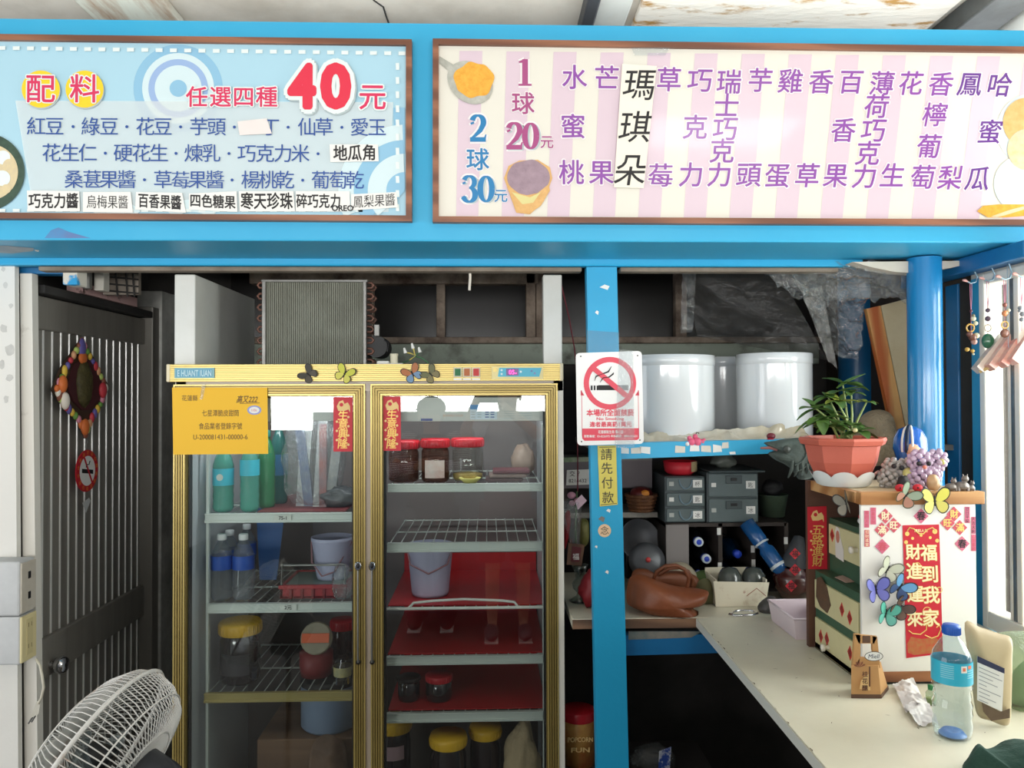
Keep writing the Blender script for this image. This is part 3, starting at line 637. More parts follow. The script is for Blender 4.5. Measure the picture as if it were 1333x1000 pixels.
# ================================================================== display fridge
YD, YH = 2.36, 2.325
FX0, FX1 = W(223.5, 700, YD).x, W(733, 700, YD + 0.03).x
HX0, HX1 = W(216.5, 486, YH).x, W(733.5, 486, YH).x
zHt, zHb = W(470, 474, YH).z, W(470, 496.3, YH).z
FZ0 = 0.12
FR = T('display_fridge', 'tall gold-framed two door glass display fridge with white top panels', 'fridge', ((FX0 + FX1) / 2, YD + 0.3, 0.0))
INW = mat('fridge_liner', (196, 200, 202), 0.45, col2=(176, 182, 186), scale=3); INB = mat('fridge_back_liner', (112, 104, 102), 0.5)
SHELFM = mat('shelf_rail_grey', (196, 204, 198), 0.4, 0.2); SHELFG = mat('shelf_rail_gold', (176, 160, 100), 0.4, 0.4)
YI0, YI1 = YD + 0.045, YD + 0.6
m = MB()
m.box((FX0, YI0, FZ0), (FX0 + 0.045, YI1 + .03, zHt), INW); m.box((FX1 - 0.045, YI0, FZ0), (FX1, YI1 + .03, zHt), INW)
m.box((FX0, YI1, FZ0), (FX1, YI1 + .03, zHt), INB); m.box((FX0, YI0, FZ0), (FX1, YI1, FZ0 + .06), mat('brown_fridge_floor', (92, 74, 60), 0.6, col2=(70, 56, 46), scale=6)); m.box((FX0, YI0, zHt - .03), (FX1, YI1, zHt), INW)
m.box((FX0 + 0.02, YI0 + 0.02, FZ0 - 0.12), (FX1 - 0.02, YI1, FZ0), BLACK)
mx0, mx1 = W(462, 700, YI0).x, W(497, 700, YI0).x
m.box((mx0, YI0, FZ0), (mx1, YI0 + 0.04, zHt), INW)
m.build('cabinet', FR)
m = MB(); m.box((FX0 + 0.008, YD + 0.004, FZ0), (FX0 + 0.04, YI0, zHb), CREAM); m.box((FX1 - 0.03, YD + 0.004, FZ0), (FX1, YI0, zHb), mat('pale_frame', (222, 218, 206), 0.4)); m.box((FX0 + .01, YD + 0.004, zHb - 0.03), (FX1 - .001, YI0, zHb + .001), mat('beige_gasket', (196, 184, 170), 0.5)); m.box((mx0 + .028, YD + 0.012, FZ0), (mx1 - .022, YI0, zHb - .03), mat('beige_gasket', (196, 184, 170), 0.5))
m.build('front_frame', FR)
# header with ribs
m = MB(); m.box((HX0 + .01, YH + 0.004, zHb), (HX1 - .01, YI0 + 0.02, zHt), GOLD)
nr = 9
for i in range(nr):
    z = zHb + (zHt - zHb) * (i + 0.5) / nr; h = (zHt - zHb) / nr * 0.33
    m.box((HX0 + .01, YH, z - h), (HX1 - .01, YH + 0.004, z + h), GOLD_L)
    m.box((HX0 + .01, YH + .003, z + h), (HX1 - .01, YH + 0.0045, z + h + .0012), GOLD_D)
m.build('header', FR)
for a, b in ((HX0, HX0 + .011), (HX1 - .011, HX1)): MB().box((a, YH - 0.002, zHb - .001), (b, YI0 + .02, zHt + .001), mat('gold_end_cap', (226, 214, 180), 0.4), 0.003).build('header_end_cap', FR)
def hp(px, py, l=0.001): return W(px, py, YH - l)
def hrect(m, x0, y0, x1, y1, mm, l=0.001, d=0.002):
    a, b = hp(x0, y1, l + d), hp(x1, y0, l + d); return m.box((a.x, a.y, a.z), (b.x, a.y + d, b.z), mm)
m = MB(); hrect(m, 227, 479, 279, 492.5, mat('plate_rim', (120, 170, 176), 0.4)); hrect(m, 228.5, 480.5, 276, 491, mat('plate_blue', (70, 134, 158), 0.35, 0.2), 0.0025, 0.001)
m.text('E HUANT IUAN', hp(253, 486, 0.004), S(10, YH), mat('plate_silver', (190, 216, 222), 0.4), bold=0.02, w=S(43, YH)); m.build('brand_plate', FR)
m = MB(); hrect(m, 640, 477, 707, 494, mat('panel_cream', (228, 214, 150), 0.4)); m.prism([hp(x, y, .0035) for x, y in [(650, 479), (705, 479), (702, 490.5), (648, 490.5)]], (0, .001, 0), mat('panel_cyan', (70, 178, 204), 0.4))
hrect(m, 659, 480, 675, 489, mat('display_purple', (96, 40, 128), 0.2), .004, .001); m.text('05', hp(666, 484.5, .0056), S(7, YH), mat('led_pink', (255, 70, 170), 0.4, emit=1.6), bold=.02); m.disc(hp(671.5, 486, .0056), UX, UZ, S(1, YH), mat('led_pink', (255, 70, 170), 0.4), 8)
for x, y in ((653, 482), (653, 487), (678, 484), (692, 483), (696, 486)): m.disc(hp(x, y, .0047), UX, UZ, S(1.4, YH), NAVY if x > 690 else PBW, 10)
m.disc(hp(644.5, 481.5, .0038), UX, UZ, S(3, YH), GOLD_L, 14); m.build('thermostat', FR)
for i, (x, col) in enumerate(((596, (20, 104, 60)), (608, (176, 96, 48)), (620, (192, 40, 44)))):
    m = MB(); hrect(m, x - 5.5, 478.5, x + 5, 491, mat('switch_bezel', (206, 200, 176), 0.4), .001, .004); hrect(m, x - 3.8, 480, x + 3.5, 489.5, mat('switch_%d' % i, col, 0.5), .005, .003); hrect(m, x - 5.5, 492.5, x + 5, 495, PAPER, .001, .0006); m.build('rocker_switch', FR)

# doors
def ridged_frame(m, x0, x1, z0, z1, f, Y, n=5):
    m.box((x0, Y + 0.004, z0), (x0 + f, Y + 0.04, z1), GOLD); m.box((x1 - f, Y + 0.004, z0), (x1, Y + 0.04, z1), GOLD); m.box((x0, Y + 0.004, z1 - f), (x1, Y + 0.04, z1), GOLD); m.box((x0, Y + 0.004, z0), (x1, Y + 0.04, z0 + f), GOLD)
    for k in range(n):
        a, b = f * k / n, f * (k + 0.62) / n; g = f * (k + .72) / n; b2 = f * (k + .98) / n
        for p, q, yy, mm in ((a, b, Y, GOLD_L if k in (0, n - 1) else GOLD), (g, b2, Y + .0036, GOLD_D)):
            o = [(x0 + p, z0 + p), (x1 - p, z0 + p), (x1 - p, z1 - p), (x0 + p, z1 - p)]; i_ = [(x0 + q, z0 + q), (x1 - q, z0 + q), (x1 - q, z1 - q), (x0 + q, z1 - q)]
            for j in range(4):
                w = (j + 1) % 4
                m.prism([(o[j][0], yy, o[j][1]), (o[w][0], yy, o[w][1]), (i_[w][0], yy, i_[w][1]), (i_[j][0], yy, i_[j][1])], (0, 0.004 if yy == Y else .001, 0), mm)
dzt = W(470, 500, YD).z; dzb = 0.2
for k, (pa, pb, hx) in enumerate(((225, 475.3, 466.5), (482.4, 726.6, 484.5))):
    x0, x1 = W(pa, 700, YD).x, W(pb, 700, YD).x; f = S(15.8, YD)
    m = MB(); ridged_frame(m, x0, x1, dzb, dzt, f, YD); d = m.build('door', FR)
    def dchild(mb, nm):
        o = mb.build(nm); o.parent = d; o.location = WLOC[o.name] - WLOC[d.name]; return o
    m = MB(); m.box((x0 + f - .004, YD + 0.014, dzb + f - .004), (x1 - f + .004, YD + 0.018, dzt - f + .004), GLASS); dchild(m, 'door_glass')
    m = MB()
    for a, b in ((x0 + f, x0 + f + .006), (x1 - f - .006, x1 - f)): m.box((a, YD + .02, dzb + f), (b, YD + .038, dzt - f), BLACK)
    m.box((x0 + f, YD + .02, dzt - f - .005), (x1 - f, YD + .038, dzt - f), BLACK); dchild(m, 'gasket')
    m = MB(); c0, c1 = W(hx, 737, YD - .004), W(hx, 862, YD - .004)
    m.lathe([(.011, 0), (.011, .003), (.008, .006)], CHROME, c0, 16, Matrix.Rotation(PI / 2, 4, 'X') @ Matrix.Diagonal((1, 1.35, 1, 1)))
    m.sph(c0 + Vector((0, -.007, .002)), (.005, .003, .008), BLACK); m.tube([c0 - UZ * .012 - UY * .006, c0 - UZ * .03 - UY * .008, c1 + UZ * .02 - UY * .008, c1 - UY * .004], [.0035, .003, .003, .003], GREYMET, 8); m.lathe([(.007, 0), (.007, .004), (.003, .006)], BLACK, c1, 12, Matrix.Rotation(PI / 2, 4, 'X'))
    dchild(m, 'handle')
# white lamp panels behind the top of the glass
LAMP = mat('lamp_panel_white', (206, 208, 204), 0.45)
yl = YI0 + 0.006
for pa, pb in ((243, 459), (499, 712)):
    a, b = W(pa, 549, yl), W(pb, 512, yl); m = MB(); m.box((a.x, yl, a.z), (b.x, yl + .01, b.z), LAMP, 0.002)
    def lp(x, y, k=1): return W(x, y, yl - .0004 * k)
    if pa < 300:
        for x, y, s, w in ((403, 528, '35', 16), (430, 529, '91', 9)): m.poly([lp(x - w / 2, y + 4), lp(x + w / 2, y + 4), lp(x + w / 2, y - 4), lp(x - w / 2, y - 4)], PAPER); m.text(s, lp(x, y, 2), S(6.5, yl), INK, bold=.03)
    else:
        def pr(x0, y0, x1, y1, mm, k=1): m.poly([lp(x0, y1, k), lp(x1, y1, k), lp(x1, y0, k), lp(x0, y0, k)], mm)
        pr(612, 527, 647, 533, mat('energy_blue', (60, 140, 200), 0.4)); pr(612, 533, 647, 546, mat('energy_pale', (206, 220, 232), 0.4)); pr(548, 545, 563, 548, NAVY)
        for x in (616, 624, 634, 641):
            for y in (536, 539, 542.5): pr(x - 2.5, y, x + 2.5, y + 1.2, SH if x < 630 else NAVY, 2)
        pr(676, 527, 700, 529, GM); pr(681, 521, 691, 526, GM)
        for y in (535, 538, 541, 544): pr(656, y, 670, y + .8, SH, 2); pr(674, y, 692, y + .8, SH, 2)
        m.text('BEVERAGE COOLER', lp(590, 541), S(3.4, yl), mat('faint_orange', (216, 170, 140), .5), w=S(26, yl))
    m.build('lamp_panel', FR)
    lw = abs(b.x - a.x) * .9; area('fridge_fill', ((a.x + b.x) / 2, yl + .05, zHt - .05), (28, 0, 0), lw, .04, 1.6, (.93, .97, 1))  # unseen lamp added to brighten the shelf contents
# wire shelves
YSF = YD + 0.085
shelf_z = {}
def wire_shelf(key, pa, pb, yt, yb, mm, rail=True, lip=False):
    z1, z0 = W((pa + pb) / 2, yt, YSF).z, W((pa + pb) / 2, yb, YSF).z; x0, x1 = W(pa, yt, YSF).x, W(pb, yt, YSF).x
    shelf_z[key] = z1 - .002
    m = MB(); n = int((x1 - x0) / 0.034)
    for i in range(n + 1): x = x0 + .006 + (x1 - x0 - .012) * i / n; m.tube([(x, YSF + .012, z1 - .006), (x, YI1 - .02, z1 - .006)], .0018, SHELFM, 6)
    for y in (YSF + .02, YSF + .24, YI1 - .025): m.tube([(x0, y, z1 - .009), (x1, y, z1 - .009)], .003, SHELFM, 6)
    if not rail: m.tube([(x0, YSF, z1 - .004), (x1, YSF, z1 - .004)], .005, WHITE, 8)
    if lip:
        a, b = x0 + .14 * (x1 - x0), x0 + .84 * (x1 - x0); m.tube([(a, YSF, z1 - .003), (a + .016, YSF, z1 + .014), (a + .08, YSF, z1 + .02), ((a + b) / 2, YSF, z1 + .024), (b - .05, YSF, z1 + .018), (b - .012, YSF, z1 + .013), (b, YSF, z1 - .003)], .0042, WHITE, 8)
    s = m.build('wire_shelf', FR)
    if rail:
        m = MB(); m.box((x0, YSF - .004, z0), (x1, YSF + .01, z1), mm, .0015); m.box((x0, YSF - .008, z0), (x1, YSF - .003, z0 + .008), mm, .001); m.box((x0, YSF - .007, z1 - .004), (x1, YSF - .002, z1), mm, .001)
        o = m.build('front_rail'); o.parent = s; o.location = WLOC[o.name] - WLOC[s.name]
    return z1
wire_shelf('L1', 267, 459, 668, 680, SHELFM); wire_shelf('L2', 270, 459, 785, 797, SHELFM); wire_shelf('L3', 266, 459, 901, 913, SHELFG)
wire_shelf('R1', 505, 706, 629.5, 640, SHELFM); wire_shelf('R2', 504, 706, 706, 718, SHELFM); wire_shelf('R3', 503, 707, 790, 794, WHITE, False, True); wire_shelf('R4', 503, 707, 853.5, 864.5, SHELFM); wire_shelf('R5', 503, 707, 927, 939, SHELFM)
shelf_z['F'] = FZ0 + .06
m = MB()
for px, hh in ((272, 0), (707, 0)):
    a = W(px, 700, YSF + .02); m.box((a.x - .004, YSF + .006, FZ0 + .06), (a.x + .004, YSF + .02, W(px, 552, YSF).z), SHELFM)
m.build('shelf_upright', FR)
# shelf number tags
m = MB()
for x, y, s in ((368, 674.5, '75-1'), (375, 791, '2元')):
    m.poly([W(x + dx, y + dy, YSF - .0095) for dx, dy in ((-11, 3.5), (11, 3.5), (11, -3.5), (-11, -3.5))], mat('tag_paper', (210, 214, 206), .7)); m.text(s, W(x, y, YSF - .01), S(5.5, YSF), INK, bold=.02)
m.build('shelf_tag', FR)
# white top panels
m = MB(); a, b = W(226.5, 475, YD), W(254, 357, YD); m.box((a.x, YD, zHt - .002), (b.x, YI1, b.z), WHITE, .004); m.build('top_panel', FR)
m = MB(); a, b = W(707.5, 475, YD), W(731.5, 357.5, YD); m.box((a.x, YD, zHt - .002), (b.x, YD + .045, b.z), WHITE, .004); m.build('top_panel', FR)
# condenser coil and motor on the fridge roof
Yc = 2.5
a, b = W(341, 473, Yc), W(477, 364, Yc)
COIL = mat('dusty_fin', (150, 152, 138), 0.65, 0.2, col2=(118, 118, 104), scale=8); COP = mat('dirty_copper', (134, 92, 76), 0.5, 0.4, col2=(92, 70, 62), scale=20)
m = MB(); nf = 52
for i in range(nf): x = a.x + .012 + (b.x - a.x - .024) * i / (nf - 1); m.box((x - .0019, Yc + .002, zHt), (x + .0019, Yc + .11, b.z - .008), COIL)
m.box((a.x + .006, Yc + .03, zHt), (b.x - .006, Yc + .1, b.z - .008), mat('coil_core', (78, 78, 70), .8)); co = m.build('condenser_coil', FR)
def cchild(mb, nm):
    o = mb.build(nm); o.parent = co; o.location = WLOC[o.name] - WLOC[co.name]; return o
m = MB(); m.box((a.x - .002, Yc - .004, b.z - .009), (b.x + .004, Yc + .12, b.z), GREYMET, .002); m.box((a.x, Yc - .004, zHt), (a.x + .012, Yc + .12, b.z - .004), GREYMET, .002); m.box((b.x - .01, Yc - .004, zHt), (b.x, Yc + .12, b.z - .004), GREYMET, .002); cchild(m, 'coil_frame')
m = MB()
for side, x in ((-1, a.x), (1, b.x)):
    for i in range(8):
        z = zHt + .014 + i * (b.z - zHt - .03) / 7
        for y in (Yc + .02, Yc + .075): m.tube([(x, y, z - .009), (x + side * .014, y, z - .008), (x + side * .02, y, z), (x + side * .014, y, z + .008), (x, y, z + .009)], .0042, COP, 8)
cchild(m, 'return_bends')
m = MB(); c = W(492, 452, Yc + .06); m.cyl((c.x, Yc + .02, c.z), (c.x, Yc + .14, c.z), .036, mat('motor_black', (46, 46, 46), .6)); c2 = W(490, 430, Yc); m.box((c2.x - .008, Yc, c2.z - .02), (c2.x + .01, Yc + .01, c2.z + .02), GREYMET, .003); m.tube([(c.x + .03, Yc, c.z + .02), (c.x + .045, Yc - .01, c.z + .01), (c.x + .04, Yc - .01, c.z - .02)], .003, BLACK, 6); m.box((c.x - .05, Yc + .0, zHt - .001), (c.x + .04, Yc + .15, zHt + .01), BLACK); m.build('fan_motor', FR)
m = MB(); c = W(513, 470, 2.42)
m.cyl((c.x, 2.42, zHt - .001), (c.x, 2.42, zHt + .034), .012, mat('capacitor_cream', (222, 216, 190), .5)); m.cyl((c.x, 2.42, zHt + .03), (c.x, 2.42, zHt + .036), .013, mat('capacitor_cream', (222, 216, 190), .5)); m.box((c.x - .052, 2.4, zHt - .001), (c.x - .014, 2.43, zHt + .013), PAPER, .004); m.box((c.x - .015, 2.405, zHt - .001), (c.x + .03, 2.44, zHt + .006), PAPER, .002); m.build('capacitor', FR)
m = MB(); YW = mat('yellow_wire', (206, 186, 90), .5); GW = mat('green_wire', (70, 120, 80), .5)
for x, y, mm in ((528, 456, YW), (538, 450, YW), (547, 455, GW)):
    m.tube([W(522, 473, 2.43), W(533, 469, 2.43), W(541, 463, 2.43), W((x + 541) / 2, 460, 2.43), W(x, y + 3, 2.43)], .0022, mm, 6); m.cyl(W(x, y + 4, 2.43), W(x - 2, y - 3, 2.43), .006, PAPER, .003, 10)
m.tube([W(540, 464, 2.44), W(549, 466, 2.44), W(558, 473, 2.44)], .0022, GW, 6); m.build('loose_wiring', FR)

# paper notice and red couplets stuck on the doors
yn = YD - 0.004
m = MB(); m.prism([W(x, y, yn) for x, y in [(225.5, 592), (349, 591), (348, 505), (224, 504.5)]], (0, .001, 0), mat('orange_yellow_paper', (240, 188, 44), .65))
for s, x, y, h, w in (('花蓮縣', 247, 518.5, 7, 20), ('七星潭脆皮甜筒', 287, 538, 8, 47), ('食品業者登錄字號', 287, 555, 8, 55), ('U-200081431-00000-6', 287, 569, 8, 69), ('高又222', 322, 520, 9, 26)):
    m.text(s, W(x, y, yn - .0005), S(h, yn), mat('brown_ink', (112, 84, 34), .6), w=S(w, yn), bold=.004 if h < 9 else .02, v=(0.25 if s[0] == '高' else 0, 0, 1))
m.poly([W(x, y, yn - .0005) for x, y in [(312, 525), (338, 524.4), (338, 525.1), (312, 525.7)]], mat('brown_ink', (112, 84, 34), .6))
c = W(331, 534, yn - .0005); m.poly([c + UX * S(9, yn) * math.cos(i * PI / 15) + UZ * S(6, yn) * math.sin(i * PI / 15) for i in range(30)], mat('stamp_blue', (148, 156, 206), .6)); c = c - UY * .0003
m.poly([c + UX * S(6.6, yn) * math.cos(i * PI / 15) + UZ * S(4.2, yn) * math.sin(i * PI / 15) for i in range(30)], PAPER); m.text('1/0s', c - UY * .0003, S(4, yn), mat('stamp_red', (210, 80, 70), .6))
m.poly([W(x, y, yn - .0006) for x, y in [(263, 500), (268, 500), (264, 520), (260, 520)]], TAPE)
tag(m.build('paper_notice'), 'orange-yellow printed registration notice taped over the corner of the fridge door', 'notice')
GOLDP = mat('gold_print', (228, 188, 100), .4, .3)
def couplet(quad, s, h, label, Y, name='red_couplet', fish=True, vert=None, wid=None, mm=RED):
    m = MB(); q = [W(x, y, Y) for x, y in quad]; m.prism(q, (0, .0008, 0), mm)
    (xa, ya), (xb, yb) = quad[3], quad[1]
    cx = lambda t: ((quad[0][0] + quad[1][0]) / 2) * t + ((quad[3][0] + quad[2][0]) / 2) * (1 - t)
    if fish:
        c = W(cx(0), ya + 12, Y - .0005)
        m.poly([c + Vector((S(a, Y), 0, S(b, Y))) for a, b in [(-6, -6), (-8, 0), (-5, 6), (0, 8), (2, 3), (6, 5), (9, 0), (9, -8), (7, -4), (2, -6)]], mat('gold_fish', (230, 196, 130), .5)); m.disc(c + Vector((S(-2, Y), -.0004, S(2, Y))), UX, UZ, S(2.5, Y), mm, 12)
        for i in range(7): m.disc(W(cx(.4) + (-8 if i % 2 else 7), ya + 26 + i * 6, Y - .0004), UX, UZ, S(1.6, Y), mat('gold_fish', (230, 196, 130), .5), 8)
    n = len(s)
    for i, ch in enumerate(s):
        y = vert[0] + (vert[1] - vert[0]) * i / max(1, n - 1); m.text(ch, W(cx((y - ya) / (yb - ya)), y, Y - .0008), S(h, Y), GOLDP, bold=.012, v=(.1, 0, 1))
    return tag(m.build(name), label, 'couplet')
ys_ = YD + .013
couplet([(434, 588), (459, 588), (459, 517), (434, 517)], '生意興隆', 12, 'red couplet with gold 生意興隆 on the door glass beside the packet bag', ys_, vert=(541, 578))
couplet([(498, 587), (522, 587), (521.5, 516), (498, 516)], '生意興隆', 12, 'red couplet with gold 生意興隆 on the door glass over the red-lidded jars', ys_, vert=(540, 578))
# butterfly ornaments (four-winged, body), placed by centre, size, turn
def smooth_loop(p, sub=3):
    n = len(p); out = []
    for i in range(n):
        a, b, c, d = p[i - 1], p[i], p[(i + 1) % n], p[(i + 2) % n]
        for k in range(sub):
            u = k / sub; f = lambda w, x, y, z: .5 * (2 * x + (y - w) * u + (2 * w - 5 * x + 4 * y - z) * u * u + (3 * x - w - 3 * y + z) * u ** 3)
            out.append((f(a[0], b[0], c[0], d[0]), f(a[1], b[1], c[1], d[1])))
    return out
def butterfly(c, size, ang, cols, label, group, nrm=(0, -1, 0), up=(0, 0, 1), fold=0.25, upper=None, name='butterfly_ornament'):
    nrm = Vector(nrm); up = Vector(up); u = up.cross(nrm).normalized() * -1
    R = Matrix.Rotation(ang, 3, nrm); u, v = R @ u, R @ up
    t = T(name, label, 'butterfly', c, group)
    W1, W2, EDGE = cols
    for sd in (-1, 1):
        m = MB()
        for sc, mm, lf in ((1.0, EDGE, 0), (.84, W1, .0006)):
            pts = [(0, .04), (.12, .34), (.34, .54), (.56, .5), (.6, .28), (.46, .06), (.24, -.06), (.04, -.04)]
            pts2 = [(.02, .02), (.26, .02), (.46, -.06), (.52, -.26), (.4, -.46), (.22, -.5), (.08, -.34), (.02, -.12)]
            for P_, m2 in ((smooth_loop(pts), mm), (smooth_loop(pts2), mm if lf == 0 else W2)):
                cx = sum(p[0] for p in P_) / len(P_); cy = sum(p[1] for p in P_) / len(P_)
                q = []
                for a, b in P_:
                    a, b = cx + (a - cx) * sc, cy + (b - cy) * sc
                    q.append(Vector(c) + (u * (sd * a * math.cos(fold)) + v * b + nrm * (a * math.sin(fold))) * size + nrm * (.003 + lf))
                m.prism(q, nrm * .0005, m2)
        m.build('wing', t)
    m = MB(); m.tube([Vector(c) + v * (size * b) + nrm * .004 for b in (-.2, -.05, .1, .2)], [size * .02, size * .035, size * .035, size * .02], INK, 6)
    for sd in (-1, 1): m.tube([Vector(c) + v * (size * .2) + nrm * .004, Vector(c) + (v * .34 + u * (sd * .08)) * size + nrm * .006], size * .008, INK, 5)
    m.build('body', t); return t
BF = lambda n, c: mat('wing_' + n, c, .5)
EDG = BF('edge', (40, 36, 34))
bgrp = 'butterfly ornaments on the fridge header'
butterfly(hp(402, 487.5), .045, .9, (BF('charcoal', (58, 56, 48)), BF('charcoal2', (76, 70, 58)), EDG), 'charcoal butterfly ornament on the gold fridge header under the coil', bgrp)
butterfly(hp(449, 487), .05, -.45, (BF('lime', (196, 196, 70)), BF('lime2', (206, 200, 90)), EDG), 'yellow-green butterfly ornament on the gold fridge header', bgrp)
butterfly(hp(537, 486.5), .05, .5, (BF('orange', (170, 104, 60)), BF('bluegrey', (110, 140, 170)), EDG), 'orange and blue-grey butterfly ornament on the gold fridge header', bgrp)
butterfly(hp(561, 487.5), .046, .75, (BF('olive', (104, 104, 70)), BF('olive2', (126, 116, 78)), EDG), 'olive and black butterfly ornament on the gold header beside the switches', bgrp)
# string and hook in the dark gap beside the fridge
m = MB(); m.tube([W(731, 372, 2.6), W(741, 415, 2.58), W(748, 455, 2.56), W(752, 500, 2.55), W(752, 640, 2.55)], .0022, mat('dark_red_cord', (116, 40, 50), .7), 6); tag(m.build('red_string'), 'thin dark red string hanging in the gap between fridge top and blue post', 'string')
m = MB(); m.tube([W(611, 344, 2.3), W(612, 360, 2.3), W(611, 378, 2.3)], .004, mat('white_hook', (222, 214, 200), .5), 8); tag(m.build('hanging_peg'), 'short white peg hanging from the edging board above the fridge', 'peg')
# ================================================================== contents of the fridge
def base(px, key, Y): return Vector((W(px, 700, Y).x, Y, shelf_z[key] + .001))
def ztop(px, py, Y): return W(px, py, Y).z
def bottle(px, key, ytop, Y, rpx, body, cap, lab, l0, l1, label, group, name='water_bottle', lab2=None):
    b = base(px, key, Y); h = ztop(px, ytop, Y) - b.z; r = S(rpx, Y)
    t = T(name, label, 'bottle', b, group); m = MB()
    prof = [(0.0, .002), (r * .8, 0), (r, .012)]
    n = 9
    for i in range(n): prof.append((r * (1 - .045 * (i % 2)), .02 + (h * .62 - .02) * i / (n - 1)))
    prof += [(r, h * .66), (r * .82, h * .76), (r * .5, h * .86), (r * .36, h * .89), (r * .36, h * .92)]
    m.lathe(prof, body, b, 20, cap=False); m.build('body', t)
    m = MB(); m.lathe([(r * .42, h * .91), (r * .44, h * .92), (r * .44, h * .99), (r * .38, h)], cap, b, 16); m.build('cap', t)
    if lab:
        m = MB(); z0, z1 = h * l0, h * l1; m.lathe([(r * 1.012, z0), (r * 1.012, z1)], lab, b, 24, cap=False)
        if lab2: m.disc(b + Vector((0, -r * 1.03, (z0 + z1) / 2)), UX, UZ, (z1 - z0) * .2, lab2, 16); 
        m.build('wrapper_label', t)
    return t
TEALL = clear('teal_bottle', (120, 205, 192), .04, 1.45, haze=.34, hazecol=(110, 212, 192), bump=.3, bscale=60); GREENL = clear('green_bottle', (60, 160, 110), .04, 1.45, haze=.4, hazecol=(60, 170, 110), bump=.2, bscale=50); PETC = clear('clear_pet', (226, 232, 236), .04, 1.45, haze=.12, hazecol=(190, 196, 204), gain=1.3)
LT = mat('label_teal', (50, 186, 208), .45); LTP = mat('label_pale', (214, 222, 214), .45); LB = mat('label_blue', (44, 92, 186), .4, col2=(30, 70, 160), scale=20); WCAP = mat('white_cap', (232, 234, 236), .45)
gA = 'green tinted bottles on the upper fridge shelf'
bottle(290.5, 'L1', 575, 2.5, 13, TEALL, mat('teal_cap', (30, 120, 110), .4), LT, .38, .62, 'teal bottle with patterned blue label, first in its row behind the yellow notice', gA, lab2=LTP)
bottle(325, 'L1', 572, 2.5, 12, TEALL, mat('teal_cap', (30, 120, 110), .4), LT, .5, .72, 'teal bottle with plain turquoise label, second in its row', gA)
bottle(347, 'L1', 560, 2.57, 11, GREENL, mat('teal_cap', (30, 120, 110), .4), None, 0, 0, 'plain bright green bottle without label behind the teal bottles', gA)
bottle(363, 'L1', 548, 2.66, 11, clear('deep_green_bottle', (50, 120, 110), .04, 1.45, haze=.45, hazecol=(40, 130, 124)), mat('teal_cap', (30, 120, 110), .4), mat('label_bluegreen', (28, 100, 140), .45), .35, .6, 'deep green bottle with blue band, deepest of the upper shelf bottles', gA)
gB = 'water bottles on the second fridge shelf'
bottle(289, 'L2', 695, 2.5, 13.5, PETC, WCAP, LB, .47, .68, 'water bottle with blue wrapper nearest the fridge side wall', gB)
bottle(317, 'L2', 695, 2.5, 13.5, PETC, WCAP, LB, .47, .68, 'water bottle with blue wrapper, second from the fridge side wall', gB)
bottle(299, 'L2', 690, 2.64, 12.5, PETC, WCAP, LB, .47, .68, 'white capped water bottle standing behind the first blue-wrapped bottle', gB)
bottle(321, 'L2', 682, 2.72, 12, PETC, WCAP, LB, .47, .68, 'white capped water bottle at the back of the second shelf', gB)

# clear bag of packets
def blob(c, r, mm, amp=.25, seed=0, u=20, v=14, fr=2.2, flat=True):
    """crumpled rounded mass"""
    m = MB(); m.sph((0, 0, 0), 1.0, mm, u, v)
    for i, p in enumerate(m.v):
        n_ = noise.noise(p * fr + Vector((seed * 3.1, seed, 7))) * amp + noise.noise(p * fr * 2.7 + Vector((seed, 5, seed))) * amp * .4
        q = p * (1 + n_); q = Vector((q.x * r[0], q.y * r[1], q.z * r[2]))
        if flat: q.z = max(q.z, -r[2] * .86)
        m.v[i] = q + Vector(c)
    return m
b = base(408, 'L1', 2.56); t = T('packet_bag', 'clear plastic bag of upright packets beside the green bottles', 'bag', b)
m = MB()
for x, y0, w, cc, ln in ((392, 545, 14, (196, 196, 190), .02), (402, 560, 12, (60, 84, 128), -.03), (413, 540, 12, (206, 206, 200), .02), (420, 552, 9, (176, 90, 70), .0), (428, 535, 12, (176, 172, 162), .04)):
    zt2 = ztop(x, y0, 2.56); p = base(x, 'L1', 2.54 + random.random() * .05); h = zt2 - p.z; hw = S(w / 2, 2.56)
    m.hexa([p + Vector((-hw, 0, 0)), p + Vector((hw, 0, 0)), p + Vector((hw + ln, 0, h)), p + Vector((-hw + ln, 0, h)), p + Vector((-hw, .03, 0)), p + Vector((hw, .03, 0)), p + Vector((hw + ln, .01, h)), p + Vector((-hw + ln, .01, h))], mat('packet_%d' % x, cc, .4, col2=(120, 120, 130), scale=30))
m.build('packets', t)
z1 = ztop(408, 540, 2.56)
m = blob((b.x, 2.565, (b.z + z1) / 2), (S(40, 2.56), .06, (z1 - b.z) / 2 / .93), FILM, .16, 3, 26, 18)
m.build('clear_sleeve', t)
t = tag(blob(Vector((W(440, 650, 2.58).x, 2.58, shelf_z['L1'] + .035)), (S(24, 2.58), .05, .04), mat('dark_wrap', (64, 66, 70), .3, col2=(110, 112, 112), scale=12), .3, 5).build('wrapped_parcel'), 'dark film-wrapped parcel lying at the mullion end of the upper shelf', 'parcel')
m = MB(); b = base(408, 'L1', 2.62)
m = MB(); m.box((W(350, 700, 2.6).x, YSF + .024, shelf_z['L1']), (W(459, 700, 2.6).x, 2.9, shelf_z['L1'] + .004), mat('mat_dull_red', (112, 44, 46), .5)); tag(m.build('shelf_mat'), 'dull red plastic sheet on the upper shelf under the packet bag', 'shelf mat')
